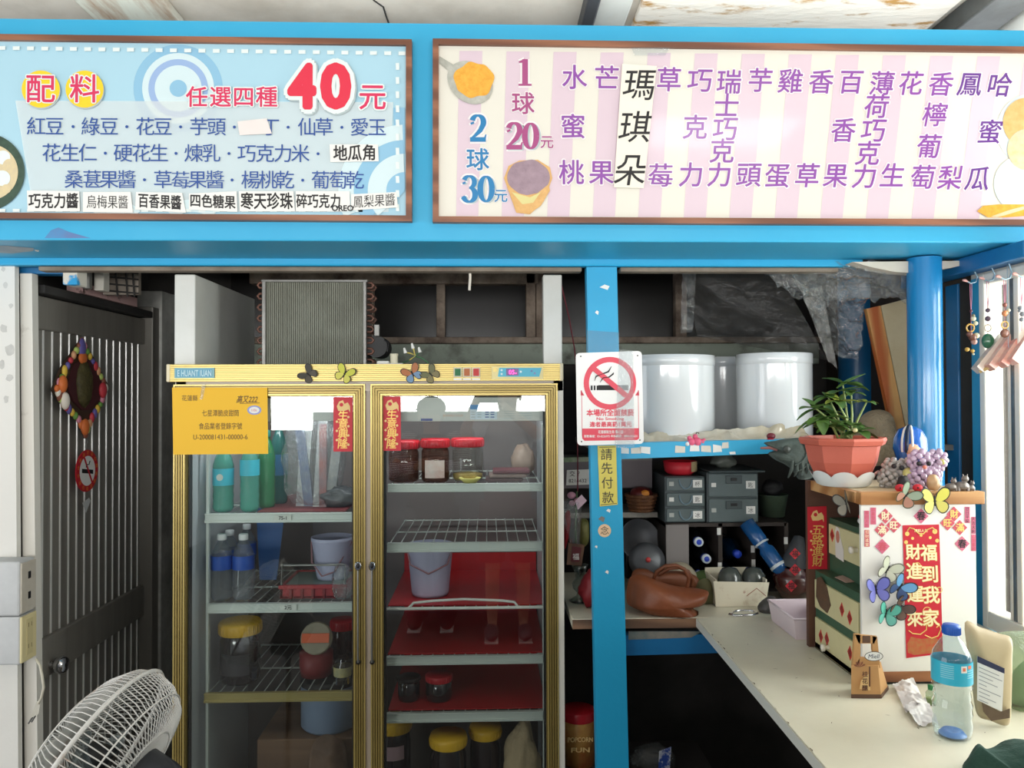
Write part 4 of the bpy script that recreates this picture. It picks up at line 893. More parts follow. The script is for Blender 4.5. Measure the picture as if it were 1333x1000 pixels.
# pails
def pail(px, key, ytop, Y, rpx, mm, label, name='pail', hm=None, hang=True, dz=0.0, group=None):
    b = base(px, key, Y) + UZ * dz; h = ztop(px, ytop, Y) - b.z; r = S(rpx, Y)
    t = T(name, label, 'pail', b, group); m = MB(); m.lathe([(0, 0.001), (r * .78, 0), (r * .8, .004), (r * .97, h * .95), (r * 1.03, h * .96), (r * 1.03, h), (r * .98, h), (r * .94, h * .9), (r * .76, .01), (0, .008)], mm, b, 32, cap=False); m.build('bucket', t)
    if hang:
        m = MB(); m.tube([b + Vector((-r * 1.0, -.02, h * .93)), b + Vector((-r * .9, -r * .7, h * .55)), b + Vector((-r * .4, -r * .98, h * .3)), b + Vector((r * .3, -r * .98, h * .32)), b + Vector((r * .85, -r * .75, h * .6)), b + Vector((r * 1.0, -.02, h * .93))], .003, hm or mat('pail_handle', (150, 110, 116), .5), 8); m.build('handle', t)
    return t
LAVP = mat('pale_lavender_plastic', (186, 188, 214), .4)
# red crate on the second shelf, the pail stands on it
b = base(418, 'L2', 2.62); t = T('red_crate', 'red plastic crate on the second fridge shelf carrying a lavender pail', 'crate', b); m = MB()
x0, x1 = W(377, 760, 2.62).x, W(459, 760, 2.62).x; zc2 = ztop(418, 752, 2.6)
RC = mat('crate_red', (156, 34, 40), .45)
m.box((x0, 2.5, b.z), (x1, 2.51, zc2), RC, .002); m.box((x0, 2.5, b.z), (x0 + .01, 2.72, zc2), RC, .002); m.box((x1 - .01, 2.5, b.z), (x1, 2.72, zc2), RC, .002); m.box((x0, 2.71, b.z), (x1, 2.72, zc2), RC, .002); m.box((x0, 2.5, b.z), (x1, 2.72, b.z + .006), RC)
for i in range(1, 6): xx = x0 + (x1 - x0) * i / 6; m.box((xx - .004, 2.494, b.z), (xx + .004, 2.5, zc2 - .012), REDD)
m.box((x0 - .004, 2.494, zc2 - .012), (x1 + .004, 2.502, zc2), RC, .002); m.build('basket', t)
m = MB(); zh = ztop(418, 736, 2.5); m.tube([(x0 + .004, 2.505, zc2), (x0 + .006, 2.505, zh), (x1 - .004, 2.505, zh), (x1 - .004, 2.505, zc2)], .004, GREYMET, 8); m.sph((x0 + .006, 2.505, zh), .006, GREYMET, 10, 8); m.build('rail', t)
m = MB(); m.box((x0 + .012, 2.515, zc2 - .01), (x1 - .012, 2.705, zc2 - .004), mat('grey_green_lid', (120, 134, 126), .5)); m.build('lid', t)
bp = Vector((W(432, 715, 2.6).x, 2.61, zc2 - .003)); h = ztop(432, 699, 2.6) - bp.z
t = T('pail', 'small lavender pail with bail handle standing on the red crate', 'pail', bp); r = S(26, 2.6); m = MB(); m.lathe([(0, .001), (r * .72, 0), (r * .78, .01), (r, h * .9), (r * 1.04, h * .92), (r * 1.04, h), (r * .96, h), (r * .72, .01), (0, .008)], LAVP, bp, 32, cap=False); m.build('bucket', t)
m = MB(); m.tube([bp + Vector((-r, -.01, h * .9)), bp + Vector((-r * .85, -r * .75, h * .45)), bp + Vector((-r * .3, -r * 1.02, h * .15)), bp + Vector((r * .3, -r * 1.02, h * .25)), bp + Vector((r, -.01, h * .9))], .003, mat('pail_handle', (150, 110, 116), .5), 8); m.build('handle', t)
tag(blob(Vector((W(446, 765, 2.475).x, 2.475, shelf_z['L2'] + .055)), (S(14, 2.48), .018, .062), FILM, .25, 9).build('plastic_bag'), 'small crumpled clear bag in front of the red crate', 'bag')
m = MB(); m.hexa([W(338, 784, 2.7), W(360, 784, 2.7), W(372, 684, 2.74), W(333, 684, 2.74), W(338, 784, 2.75), W(360, 784, 2.75), W(372, 684, 2.79), W(333, 684, 2.79)], mat('blue_pack', (24, 84, 150), .45)); o = m.build('blue_carton'); o.location.z += shelf_z['L2'] + .001 - WLOC[o.name].z; tag(o, 'deep blue carton standing behind the water bottles', 'carton')
# third shelf
def jar(px, key, ytop, Y, rpx, body, lid, label, group=None, lidh=.18, wrap=None, fill=None, name='storage_jar', dz=0, lidr=1.06, tilt=None, wl=(.2, .62)):
    b = base(px, key, Y) + UZ * dz; h = ztop(px, ytop, Y) - b.z; r = S(rpx, Y)
    t = T(name, label, 'jar', b, group)
    m = MB(); hb = h * (1 - lidh); m.lathe([(0, .001), (r * .9, 0), (r, .008), (r, hb * .86), (r * .88, hb * .97), (r * .86, hb)], body, b, 28, cap=False); m.build('body', t)
    m = MB(); m.lathe([(r * lidr * .98, hb * .97), (r * lidr, hb * .98), (r * lidr, h * .97), (r * lidr * .94, h), (0, h)], lid, b, 28, cap=False)
    for i in range(28): a = 2 * PI * i / 28; m.box((-.0012, -.0012, hb), (.0012, .0012, h * .96), lid, 0, Matrix.Translation(b + Vector((r * lidr * math.cos(a), r * lidr * math.sin(a), 0))))
    m.build('lid', t)
    if fill: m = MB(); m.lathe([(0, .004), (r * .86, .004), (r * .95, .012), (r * .95, hb * fill[1]), (r * .5, hb * (fill[1] + .04)), (0, hb * (fill[1] + .02))], fill[0], b, 24, cap=False); m.build('contents', t)
    if wrap:
        m = MB(); n_ = 12; vs = []; 
        for i in range(n_ + 1):
            a = -PI / 2 - .75 + 1.5 * i / n_
            for z in (hb * wl[0], hb * wl[1]): vs.append(b + Vector((r * 1.012 * math.cos(a), r * 1.012 * math.sin(a), z)))
        m.add(vs, [(2 * i, 2 * i + 2, 2 * i + 3, 2 * i + 1) for i in range(n_)], wrap); m.build('sticker', t)
    return t
YLID = mat('yellow_lid', (222, 176, 40), .4); DJ = mat('dark_syrup', (34, 26, 30), .12, coat=.6); RLID = mat('red_lid', (188, 30, 44), .35); JG = clear('jar_plastic', (236, 236, 232), .03, 1.45, gain=1.2)
jar(313, 'L3', 808, 2.56, 25, DJ, YLID, 'dark jar with wide yellow lid on the gold-edged wire shelf', lidh=.17, wrap=mat('scale_marks', (60, 58, 62), .4))
jar(446, 'L3', 806, 2.76, 15, clear('smoky_jar', (150, 130, 130), .05, 1.45, haze=.3, hazecol=(90, 60, 60)), RLID, 'red lidded jar behind the small glass tumbler', lidh=.22, fill=(mat('dark_red_jam', (90, 24, 30), .3), .8))
b = base(412, 'L3', 2.6)
t = T('round_tub', 'round tub with orange banded face tilted on top of a dark red container', 'tub', b); m = MB(); c = W(412, 831, 2.57); q = Matrix.Rotation(1.25, 4, 'X'); 
m.lathe([(0, -.035), (.04, -.035), (.05, -.02), (.053, .0), (.05, .008), (0, .009)], mat('tub_plastic', (160, 150, 126), .4), c, 28, q, cap=False); m.build('tub', t)
m = MB(); m.lathe([(0, .0), (.049, 0)], mat('tub_face', (150, 142, 120), .4), c, 28, Matrix.Translation((0, -.0105, .003)) @ q, cap=False); m.box((-.045, -.0015, -.016), (.045, 0, .014), mat('tub_orange', (226, 104, 60), .4), .008, Matrix.Translation(c + Vector((0, -.0155, .006))) @ Matrix.Rotation(-.32, 4, 'X')); m.build('printed_lid', t)
m = MB(); m.lathe([(0, .001), (.05, 0), (.055, .03), (.055, c.z - b.z - .052), (0, c.z - b.z - .05)], REDD, b, 24, cap=False); m.build('stand', t)
# blue-grey pail below standing tall from the fridge floor
zcart = W(424, 968, 2.5).z
jb = Vector((W(424, 900, 2.58).x, 2.64, zcart + .001))
t = T('pail', 'tall blue-grey pail with dark lid behind the gold shelf rail', 'pail', jb); hh = shelf_z['L3'] - .014 - jb.z; r = S(36, 2.6)
m = MB(); m.lathe([(0, .001), (r * .9, 0), (r, .01), (r, hh - .02)], mat('blue_grey_plastic', (134, 152, 178), .4), jb, 32, cap=False); m.build('bucket', t)
m = MB(); m.lathe([(r * 1.02, hh - .024), (r * 1.03, hh - .004), (r * .9, hh), (0, hh)], BLACK, jb, 32, cap=False); m.build('lid', t)
t = T('tumbler', 'small glass tumbler with printed label on the gold-edged shelf', 'glass', base(446, 'L3', 2.52)); b = base(446, 'L3', 2.52); m = MB(); m.lathe([(0, .003), (.026, 0), (.03, .07), (.028, .07), (.024, .006), (0, .006)], JG, b, 24, cap=False); m.build('bowl', t); m = MB(); m.lathe([(.0285, .025), (.0302, .055)], mat('tumbler_print', (130, 140, 120), .4, col2=(210, 190, 120), scale=30), b, 24, cap=False); m.build('printed_band', t)
m = MB(); zz = zcart; m.box((W(330, 1000, 2.5).x, 2.535, FZ0 + .061), (W(459, 1000, 2.5).x, 2.9, zz), wood('brown_carton', (120, 92, 70), (96, 72, 54), 3, 'X', .7), .004); tag(m.build('carton'), 'plain brown carton filling the bottom of the fridge beneath the gold shelf', 'carton')

# ---- right compartment
gJ = 'red lidded jars on the top shelf'
AMB = clear('amber_jar', (190, 160, 146), .04, 1.45, haze=.3, hazecol=(110, 74, 62))
jar(526, 'R1', 573, 2.54, 19.5, AMB, RLID, 'red lidded jar of brown preserve beside the couplet', gJ, fill=(mat('brown_preserve', (104, 66, 56), .4), .7))
jar(567, 'R1', 571, 2.53, 18, AMB, RLID, 'red lidded jar with big white paper label', gJ, fill=(mat('brown_preserve', (104, 66, 56), .4), .7), wrap=mat('jar_paper', (214, 212, 206), .6, col2=(190, 150, 140), scale=14), wl=(.12, .62))
jar(609, 'R1', 570, 2.54, 20, JG, RLID, 'red lidded clear jar with chopped nuts at its bottom', gJ, fill=(mat('chopped_nuts', (206, 186, 120), .7, col2=(170, 140, 80), scale=60), .2))
b = base(612, 'R1', 2.475); t = tag(MB().lathe([(0, .002), (.02, 0), (.032, .012), (.036, .016), (.034, .017), (.02, .006), (0, .006)], mat('pale_yellow_bowl', (214, 204, 120), .4), b, 24, cap=False).build('dish'), 'shallow pale yellow dish in front of the nut jar', 'dish')
m = MB()
for i in range(3): p = base(640, 'R1', 2.52) + Vector((i * .012, 0, .002 + i * .013)); m.box(p + Vector((-.02, -.05, 0)), p + Vector((.10, .05, .012)), mat('brown_packet_%d' % i, ((70, 44, 42), (120, 100, 92), (92, 40, 48))[i], .5), .004)
tag(m.build('flat_packets'), 'low pile of dark brown packets at the end of the top shelf', 'packets')
o = tag(blob(base(681, 'R1', 2.68) + UZ * .05, (S(16, 2.62), .04, .058), mat('tan_wrap', (150, 132, 116), .5, col2=(120, 96, 84), scale=8), .2, 14).build('wrapped_parcel'), 'tan wrapped parcel in the far corner of the top shelf', 'parcel')
for k, (key, lab) in enumerate((('R3', 'red plastic sheet on the white wire shelf with a raised bumper'), ('R4', 'red plastic sheet on the fourth shelf under the bumper shelf'), ('R5', 'red plastic sheet on the lowest railed shelf beneath the syrup jars'))):
    m = MB(); z = shelf_z[key]; m.box((W(505, 800, YSF + .02).x, YSF + .024, z), (FX1 - .05, YI1 - .012, z + .003), mat('red_sheet', (176, 36, 40), .35)); m.box((W(505, 800, YSF + .02).x, YI1 - .012, z), (FX1 - .05, YI1 - .009, z + .07), mat('red_sheet', (176, 36, 40), .35)); tag(m.build('shelf_mat'), lab, 'shelf mat')
b = base(560, 'R3', 2.6) + UZ * .004
h = ztop(560, 700, 2.6) - b.z - .02; t = T('pail', 'lavender pail behind the wire shelf rail in the emptier compartment', 'pail', b); r = S(29, 2.62); m = MB(); m.lathe([(0, .001), (r * .78, 0), (r * .82, .01), (r, h * .94), (r * 1.03, h), (r * .97, h), (r * .75, .012), (0, .01)], LAVP, b, 32, cap=False); m.build('bucket', t); m = MB(); m.tube([b + Vector((-r, -.01, h * .92)), b + Vector((-r * .8, -r * .8, h * .66)), b + Vector((0, -r * 1.02, h * .5)), b + Vector((r * .8, -r * .8, h * .66)), b + Vector((r, -.01, h * .92))], .003, mat('pail_handle', (150, 110, 116), .5), 8); m.build('handle', t)
jar(532, 'R5', 880, 2.55, 14, DJ, mat('black_lid', (40, 34, 36), .3), 'dark syrup jar with black lid on the lowest railed shelf', lidh=.16, dz=.004)
jar(571, 'R5', 877, 2.55, 17, DJ, RLID, 'dark syrup jar with red screw lid on the lowest railed shelf', lidh=.24, lidr=1.0, dz=.004)
gY = 'yellow lidded jars on the fridge floor'
zf = W(583, 975, 2.5).z - shelf_z['F'] - .16
for px, yt, Y, r, lab in ((512, 935, 2.62, 22, 'yellow lidded dark jar with a square label, nearest the door mullion'), (583, 955, 2.53, 23, 'yellow lidded dark jar with printed lid, middle of its row'), (631, 944, 2.6, 20, 'yellow lidded dark jar beside the pale cloth sack')):
    jar(px, 'F', yt, Y, r, DJ, YLID, lab, gY, lidh=.075, wrap=mat('square_label', (170, 140, 146), .5) if px < 520 else None, wl=(.72, .86))
tag(blob(Vector((W(680, 980, 2.53).x, 2.53, (FZ0 + .07 + W(680, 945, 2.53).z) / 2)), (S(24, 2.53), .055, (W(680, 945, 2.53).z - FZ0 - .07) / 1.9), mat('pale_sackcloth', (176, 158, 124), .85, col2=(140, 122, 96), scale=8, bump=.3), .28, 21, 26, 20).build('cloth_sack'), 'pale crumpled cloth sack beside the yellow lidded jars', 'sack')

# ================================================================== left of the fridge
BX = W(27, 760, 2.2).x
m = MB(); a, b = W(27, 802, 2.2), W(27, 731, 2.2)
t = T('socket_box', 'grey weathered electrical socket box on the white pillar, above the yellowed one', 'socket box', (BX - .05, 2.23, a.z))
SB = mat('socket_grey', (206, 208, 208), .5, col2=(176, 178, 178), scale=5)
m = MB(); m.box((BX - .11, 2.195, a.z), (BX, 2.268, b.z), SB, .006); m.build('housing', t)
m = MB(); m.box((BX - .001, 2.198, a.z + .006), (BX + .004, 2.267, b.z - .006), mat('aged_plate', (206, 200, 188), .55, col2=(186, 176, 160), scale=9), .004)
for z in (a.z + .05, b.z - .045): m.box((BX + .003, 2.228, z - .01), (BX + .0055, 2.24, z + .01), BLACK, .001)
m.build('faceplate', t)
a2, b2 = W(27, 866, 2.2), W(27, 803, 2.2)
t = T('socket_box', 'lower socket box on the white pillar with a yellowed double outlet plate', 'socket box', (BX - .05, 2.23, a2.z))
m = MB(); m.box((BX - .11, 2.198, a2.z), (BX, 2.268, b2.z), SB, .005); m.build('housing', t)
m = MB(); m.box((BX - .001, 2.197, a2.z + .004), (BX + .006, 2.268, b2.z - .001), mat('yellowed_plate', (226, 212, 162), .5), .005); m.box((BX + .004, 2.217, a2.z + .02), (BX + .008, 2.247, b2.z - .012), mat('yellowed_plate2', (214, 200, 150), .5), .003)
for z in (a2.z + .045, b2.z - .03):
    for y in (2.224, 2.238): m.box((BX + .0075, y, z - .006), (BX + .0085, y + .002, z + .006), mat('slot', (120, 104, 70), .6))
m.build('outlet_plate', t)
m = MB(); pts = [W(47, 858, 2.24), W(52, 866, 2.23), W(55, 880, 2.22), W(57, 895, 2.22), W(54, 908, 2.22), W(50, 916, 2.23)]; m.tube(pts, .0035, mat('pale_cord', (206, 200, 182), .5), 8)
t = T('power_cord', 'pale cord with a dangling plug below the yellowed outlet', 'cord', pts[-1]); m.build('cable', t)
m = MB(); m.hexa([W(40, 935, 2.23), W(50, 930, 2.23), W(53, 912, 2.23), W(47, 914, 2.23), W(40, 935, 2.245), W(50, 930, 2.245), W(53, 912, 2.245), W(47, 914, 2.245)], mat('plug_grey', (196, 192, 178), .5)); m.tube([W(42, 934, 2.237), W(37, 942, 2.237)], .0025, GREYMET, 6); m.tube([W(46, 932, 2.237), W(41, 940, 2.237)], .0025, GREYMET, 6); m.build('plug', t)

# ---- ornament and round no-smoking tag hanging on the door
XO = XD + .012
def O(px, py, l=0.0): return WX(px, py, XO + l)
t = T('door_ornament', 'diamond-shaped door ornament framed with coloured toy figures on the dark door', 'ornament', O(107, 505))
m = MB(); m.prism([O(x, y) for x, y in [(107, 441), (117, 456), (142, 503), (134, 528), (119, 548), (112, 571), (104, 550), (90, 536), (78, 522), (69, 508), (80, 480), (97, 456)]], (-.008, 0, 0), mat('ornament_board', (74, 54, 40), .6)); m.build('backing', t)
m = MB(); m.prism([O(x, y, .001) for x, y in [(108, 466), (120, 474), (131, 500), (128, 520), (115, 534), (105, 534), (93, 522), (86, 502), (95, 474)]], (.006, 0, 0), mat('maroon_velvet', (76, 30, 34), .8)); c = O(109, 500, .008); 
cc = blob((0, 0, 0), (.02, .045, .075), mat('carved_olive', (92, 84, 44), .6, col2=(60, 54, 30), scale=60, bump=.6), .12, 2, 24, 18, 9, False)
for i, v in enumerate(cc.v): m.v.append(v * 1.0 + c); 
o0 = len(m.v) - len(cc.v)
for f_ in cc.f: m.f.append([a + o0 for a in f_]); m.m.append(m.mi(cc.mats[0])); m.sm.append(True)
m.build('carved_centre', t)
m = MB(); random.seed(3)
cols_ = [(226, 120, 60), (230, 150, 170), (120, 170, 80), (240, 200, 80), (110, 100, 170), (214, 70, 80), (236, 176, 130), (200, 220, 120), (150, 90, 70), (245, 235, 220)]
edge = [(107, 441), (118, 462), (130, 482), (141, 505), (133, 528), (121, 546), (112, 569), (102, 548), (88, 534), (76, 520), (71, 506), (82, 482), (95, 460), (107, 441)]
k = 0
for i in range(len(edge) - 1):
    (xa, ya), (xb, yb) = edge[i], edge[i + 1]
    for s_ in range(3):
        f_ = s_ / 3; x = xa + (xb - xa) * f_; y = ya + (yb - ya) * f_; x += (107 - x) * .09; y += (505 - y) * .05
        r = random.uniform(.009, .014); m.sph(O(x, y, .006), (.007, r, r * random.uniform(.9, 1.5)), mat('toy_%d' % (k % 10), cols_[k % 10], .45), 10, 7); k += 1
m.sph(O(107, 454, .009), (.008, .02, .036), mat('toy_4', cols_[4], .45), 12, 8); m.sph(O(108, 466, .01), (.008, .026, .02), mat('toy_0', cols_[0], .45), 12, 8)
for x, y, cc_ in ((82, 500, 0), (85, 522, 9), (134, 508, 5), (111, 556, 0)): m.sph(O(x, y, .012), (.01, .022, .028), mat('toy_%d' % cc_, cols_[cc_], .45), 12, 8)
m.build('toy_border', t)
c = O(113, 613, .004)
t = T('no_smoking_tag', 'round red and white no smoking tag hanging under the door ornament', 'sign', c)
m = MB(); vU, vV = -UY, UZ
m.lathe([(.07, -.002), (.07, .002)], RED, c, 36, Matrix.Rotation(PI / 2, 4, 'Y')); c3 = c + UX * .0025
m.disc(c3, vU, vV, .05, PAPER, 32); c3 = c3 + UX * .0004
D2 = lambda a, b: c3 + vU * -a + vV * b
m.poly([D2(x, z) for x, z in [(-.036, -.004), (.036, -.014), (.036, .0), (-.036, .01)]], INK); m.tube([D2(-.01, .012), D2(-.005, .022), D2(.008, .02), D2(.014, .032)], .0016, INK, 5)
m.poly([D2(x, z) + UX * .0004 for x, z in [(-.028, .046), (-.02, .05), (.033, -.04), (.026, -.045)]], RED)
for i in range(14): a = 2 * PI * i / 14 + .2; m.text('請勿吸菸謝謝合作'[i % 8], c3 + (vU * -math.cos(a) + vV * math.sin(a)) * .06, .013, mat('tag_orange', (240, 150, 60), .5), u=UY, v=UZ)
m.build('disc', t)
m = MB(); m.tube([O(112, 571, .006), O(114, 576, .006), O(112, 580, .006), O(112, 584, .006)], .002, GREYMET, 6); m.build('hook', t)
m = MB(); m.hexa([O(107, 655, .002), O(112, 668, .002), O(118, 652, .002), O(116, 648, .002), O(107, 655, .004), O(112, 668, .004), O(118, 652, .004), O(116, 648, .004)], mat('sticky_remains', (200, 202, 200), .5)); m.build('ribbon_end', t)

# ---- pedestal fan
fc = W(127, 985, 1.78); ax = Vector((-.87, .12, .47)).normalized(); q = ax.to_track_quat('Z', 'Y'); FT = Matrix.Translation(fc) @ q.to_matrix().to_4x4()
t = T('pedestal_fan', 'white wire-guard pedestal fan turned sideways with black motor in front of the fridge', 'fan', (fc.x + .12, fc.y, 0.0))
R_ = .205; GWH = mat('guard_white', (222, 220, 214), .4, col2=(176, 150, 130), scale=12, thr=.66, soft=.06)
def fp(r, z, a): return FT @ Vector((r * math.cos(a), r * math.sin(a), z))
m = MB(); nw = 96
for i in range(nw):
    a = 2 * PI * i / nw; m.tube([fp(.045, .085, a), fp(.1, .08, a), fp(.16, .06, a), fp(R_ - .012, .03, a), fp(R_, 0, a)], .0014, GWH, 4)
m.lathe([(0, .088), (.044, .087), (.05, .083)], GWH, (0, 0, 0), 24, FT); m.tube([fp(.13, .0735, 2 * PI * i / 48) for i in range(48)], .0018, GWH, 5, True); m.build('front_guard', t)
m = MB()
for i in range(nw):
    a = 2 * PI * (i + .5) / nw; m.tube([fp(.06, -.1, a), fp(.12, -.1, a), fp(.17, -.085, a), fp(R_ - .008, -.045, a), fp(R_, 0, a)], .0014, GWH, 4)
for rr, zz in ((.185, -.068), (.11, -.1), (.062, -.1)): m.tube([fp(rr, zz, 2 * PI * i / 48) for i in range(48)], .0022, GWH, 5, True)
m.build('rear_guard', t)
m = MB(); m.tube([fp(R_ + .001, 0, 2 * PI * i / 64) for i in range(64)], .0052, GWH, 8, True); m.build('rim', t)
BLD = clear('smoky_blade', (150, 160, 160), .1, 1.45, haze=.35, hazecol=(130, 140, 142))
m = MB()
for k in range(3):
    vs = []; nn = 8
    for i in range(nn + 1):
        rr = .03 + (.165 - .03) * i / nn; sp = .35 + .55 * math.sin(PI * i / nn * .8)
        for s_ in (-1, 0, 1): a = 2 * PI * k / 3 + s_ * sp * .8 + .25 * i / nn; vs.append(fp(rr, s_ * .022 - .015, a))
    m.add(vs, [(3 * i + j, 3 * i + j + 1, 3 * i + j + 4, 3 * i + j + 3) for i in range(nn) for j in range(2)], BLD, True)
m.lathe([(0, .03), (.02, .028), (.03, .0), (.032, -.03), (0, -.03)], BLACK, (0, 0, 0), 20, FT); m.build('blades', t)
MOT = mat('motor_housing', (40, 42, 48), .45, col2=(64, 66, 70), scale=8)
m = MB(); m.lathe([(0, -.09), (.062, -.09), (.072, -.1), (.07, -.16), (.062, -.2), (.045, -.225), (0, -.23)], MOT, (0, 0, 0), 28, FT); kb = FT @ Vector((0, .0, -.13)); m.cyl(kb + UZ * .06, kb + UZ * .088, .008, MOT); m.box((-.05, -.045, -.2), (.05, .045, -.14), MOT, .012, Matrix.Translation(kb - UZ * .03) @ Matrix.Rotation(.4, 4, 'Z') @ Matrix.Translation((0, 0, .12))); m.build('motor', t)
m = MB(); pb = kb - UZ * .05; m.cyl((pb.x, pb.y, .03), (pb.x, pb.y, pb.z), .014, CHROME); m.lathe([(.2, .0), (.2, .012), (.17, .028), (.03, .04), (.02, .06)], MOT, (pb.x, pb.y, 0), 36); m.build('stand', t)
# ================================================================== signs on the post
ysg = 2.205
c4 = [W(x, y, ysg) for x, y in [(751.5, 580), (838, 578), (835.5, 457), (749.5, 459.5)]]
t = T('no_smoking_sign', 'white rectangular no smoking sign with red ring taped to the blue post', 'sign', c4[0])
def sp(px, py, k=1): return W(px, py, ysg - .0004 * k)
SW = mat('sign_white', (236, 236, 234), .35); SR = mat('sign_red', (222, 62, 84), .4)
m = MB(); r = 5; q = []
for (x, y), (sx, sy), a0 in zip([(751.5, 580), (838, 578), (835.5, 457), (749.5, 459.5)], [(1, -1), (-1, -1), (-1, 1), (1, 1)], (180, 270, 0, 90)):
    for o_ in range(4): a = math.radians(a0 + o_ * 30); q.append(W(x + sx * r + r * math.cos(a), y + sy * r - r * math.sin(a), ysg))
m.prism(q, (0, .003, 0), SW)
m.disc(sp(794, 499), UX, UZ, S(34.5, ysg), SR, 48, S(27.5, ysg))
m.poly([sp(x, y, 2) for x, y in [(769, 502), (779, 502), (779, 508), (769, 508)]], INK); m.poly([sp(x, y, 3) for x, y in [(771.5, 501), (772.8, 501), (772.8, 509), (771.5, 509)]], SW); m.poly([sp(x, y, 3) for x, y in [(775.2, 501), (776.6, 501), (776.6, 509), (775.2, 509)]], SW)
m.poly([sp(x, y, 2) for x, y in [(779, 501.5), (806, 501.5), (806, 508), (779, 508)]], INK); m.poly([sp(x, y, 2) for x, y in [(806, 501.5), (818, 501.5), (818, 508), (806, 508)]], mat('sign_grey', (140, 140, 142), .5))
for pts in ([(774, 496), (776, 490), (784, 487), (792, 484), (796, 477)], [(781, 498), (785, 492), (793, 491), (798, 487), (799, 485)]): m.tube([sp(x, y, 2) for x, y in pts], [.0006, .0022, .0018, .0022, .0006], INK, 5)
m.poly([sp(x, y, 5) for x, y in [(768, 480), (772, 475), (818, 513), (813, 518)]], SR)
RF = SR
for q in ([(757, 508), (757.6, 508), (758.2, 568), (757.6, 568)], [(830.4, 508), (831, 508), (832, 568), (831.4, 568)], [(756, 508), (759, 512), (760.5, 515), (756, 515)], [(831.5, 508), (828, 513), (827, 515), (832, 515)]): m.poly([sp(x, y) for x, y in q], RF)
m.text('本場所全面禁菸', sp(794.5, 537.5, 2), S(8.2, ysg), SR, bold=.03, w=S(62, ysg)); m.text('No Smoking', sp(794.5, 545.8, 2), S(4.6, ysg), SR, bold=.02, w=S(36, ysg)); m.text('違者最高罰1萬元', sp(795, 552.6, 2), S(6.4, ysg), SR, bold=.025, w=S(55, ysg))
m.poly([sp(x, y) for x, y in [(757.5, 558), (831.5, 557.5), (832, 571), (829, 573), (761, 574), (758, 571)]], SR)
m.text('花蓮縣衛生局 關心您', sp(795, 562.5, 2), S(4, ysg), SW, w=S(33, ysg), bold=.01); m.text('衛教專線：03-8226975 申訴專線：0800-531531', sp(795, 568, 2), S(3.4, ysg), SW, w=S(70, ysg), bold=.01)
for x, y in ((756, 464), (830, 463), (757, 575), (833, 573)): m.disc(sp(x, y), UX, UZ, S(1, ysg), INK, 8)
m.build('sign_plate', t)
m = MB(); m.add([W(764, 430, YL - .001), W(806, 433, YL - .001), W(806, 457, ysg - .001), W(764, 458, ysg - .001)], [(0, 1, 2, 3)], TAPE); m.poly([sp(x, y, 6) for x, y in [(806, 455), (824, 456), (826, 582), (800, 583)]], TAPE)
m.build('clear_tape', t)
m = MB(); yp = YL - .004; m.prism([W(x, y, yp) for x, y in [(781, 659.5), (804, 657), (802, 580), (778, 580.5)]], (0, .003, 0), mat('payment_yellow', (222, 208, 96), .45, col2=(206, 192, 86), scale=10))
for (a, b, c, d) in ([(780, 582), (801, 581.6), (801, 582.3), (780, 582.8)], [(782, 657), (803, 655), (803, 655.8), (782, 657.8)]): m.poly([W(x, y, yp - .0005) for x, y in (a, b, c, d)], mat('payment_ink', (70, 66, 50), .5))
for ch, x, y in (('請', 789.5, 592), ('先', 790, 610), ('付', 790.5, 629), ('款', 791.5, 648)): m.text(ch, W(x, y, yp - .0006), S(14, yp), mat('payment_ink', (70, 66, 50), .5), bold=.006)
tag(m.build('payment_sign'), 'narrow yellow upright sign reading 請先付款 on the blue post', 'sign')

# ================================================================== drums and things on the high shelf
DRUM = mat('glossy_white_drum', (224, 227, 228), .16, coat=.6)
def shp(px, Y, z=1.4625): return Vector((W(px, 560, Y).x, Y, z))
g = 'white drums on the high shelf'
for px, Y, r, yt, lab in ((868, 2.52, 62, 464, 'big glossy white drum, partly behind the no smoking sign'), (1008, 2.5, 48.5, 461, 'glossy white drum at the plant end of the shelf'), (940, 2.76, 38, 466, 'white drum standing further back between the two front drums')):
    b = shp(px, Y, 1.4635 if Y < 2.7 else 1.4635); h = W(px, yt, Y).z - b.z; R0 = S(r, Y)
    t = T('storage_drum', lab, 'drum', b, g); m = MB(); m.lathe([(0, 0), (R0 * .97, 0), (R0 * .985, .004), (R0 * .985, h * .9)], DRUM, b, 48, cap=False); m.build('drum_body', t)
    m = MB(); m.lathe([(R0 * .985, h * .88), (R0, h * .885), (R0, h * .995), (R0 * .98, h), (0, h)], DRUM, b, 48, cap=False); m.build('drum_lid', t)
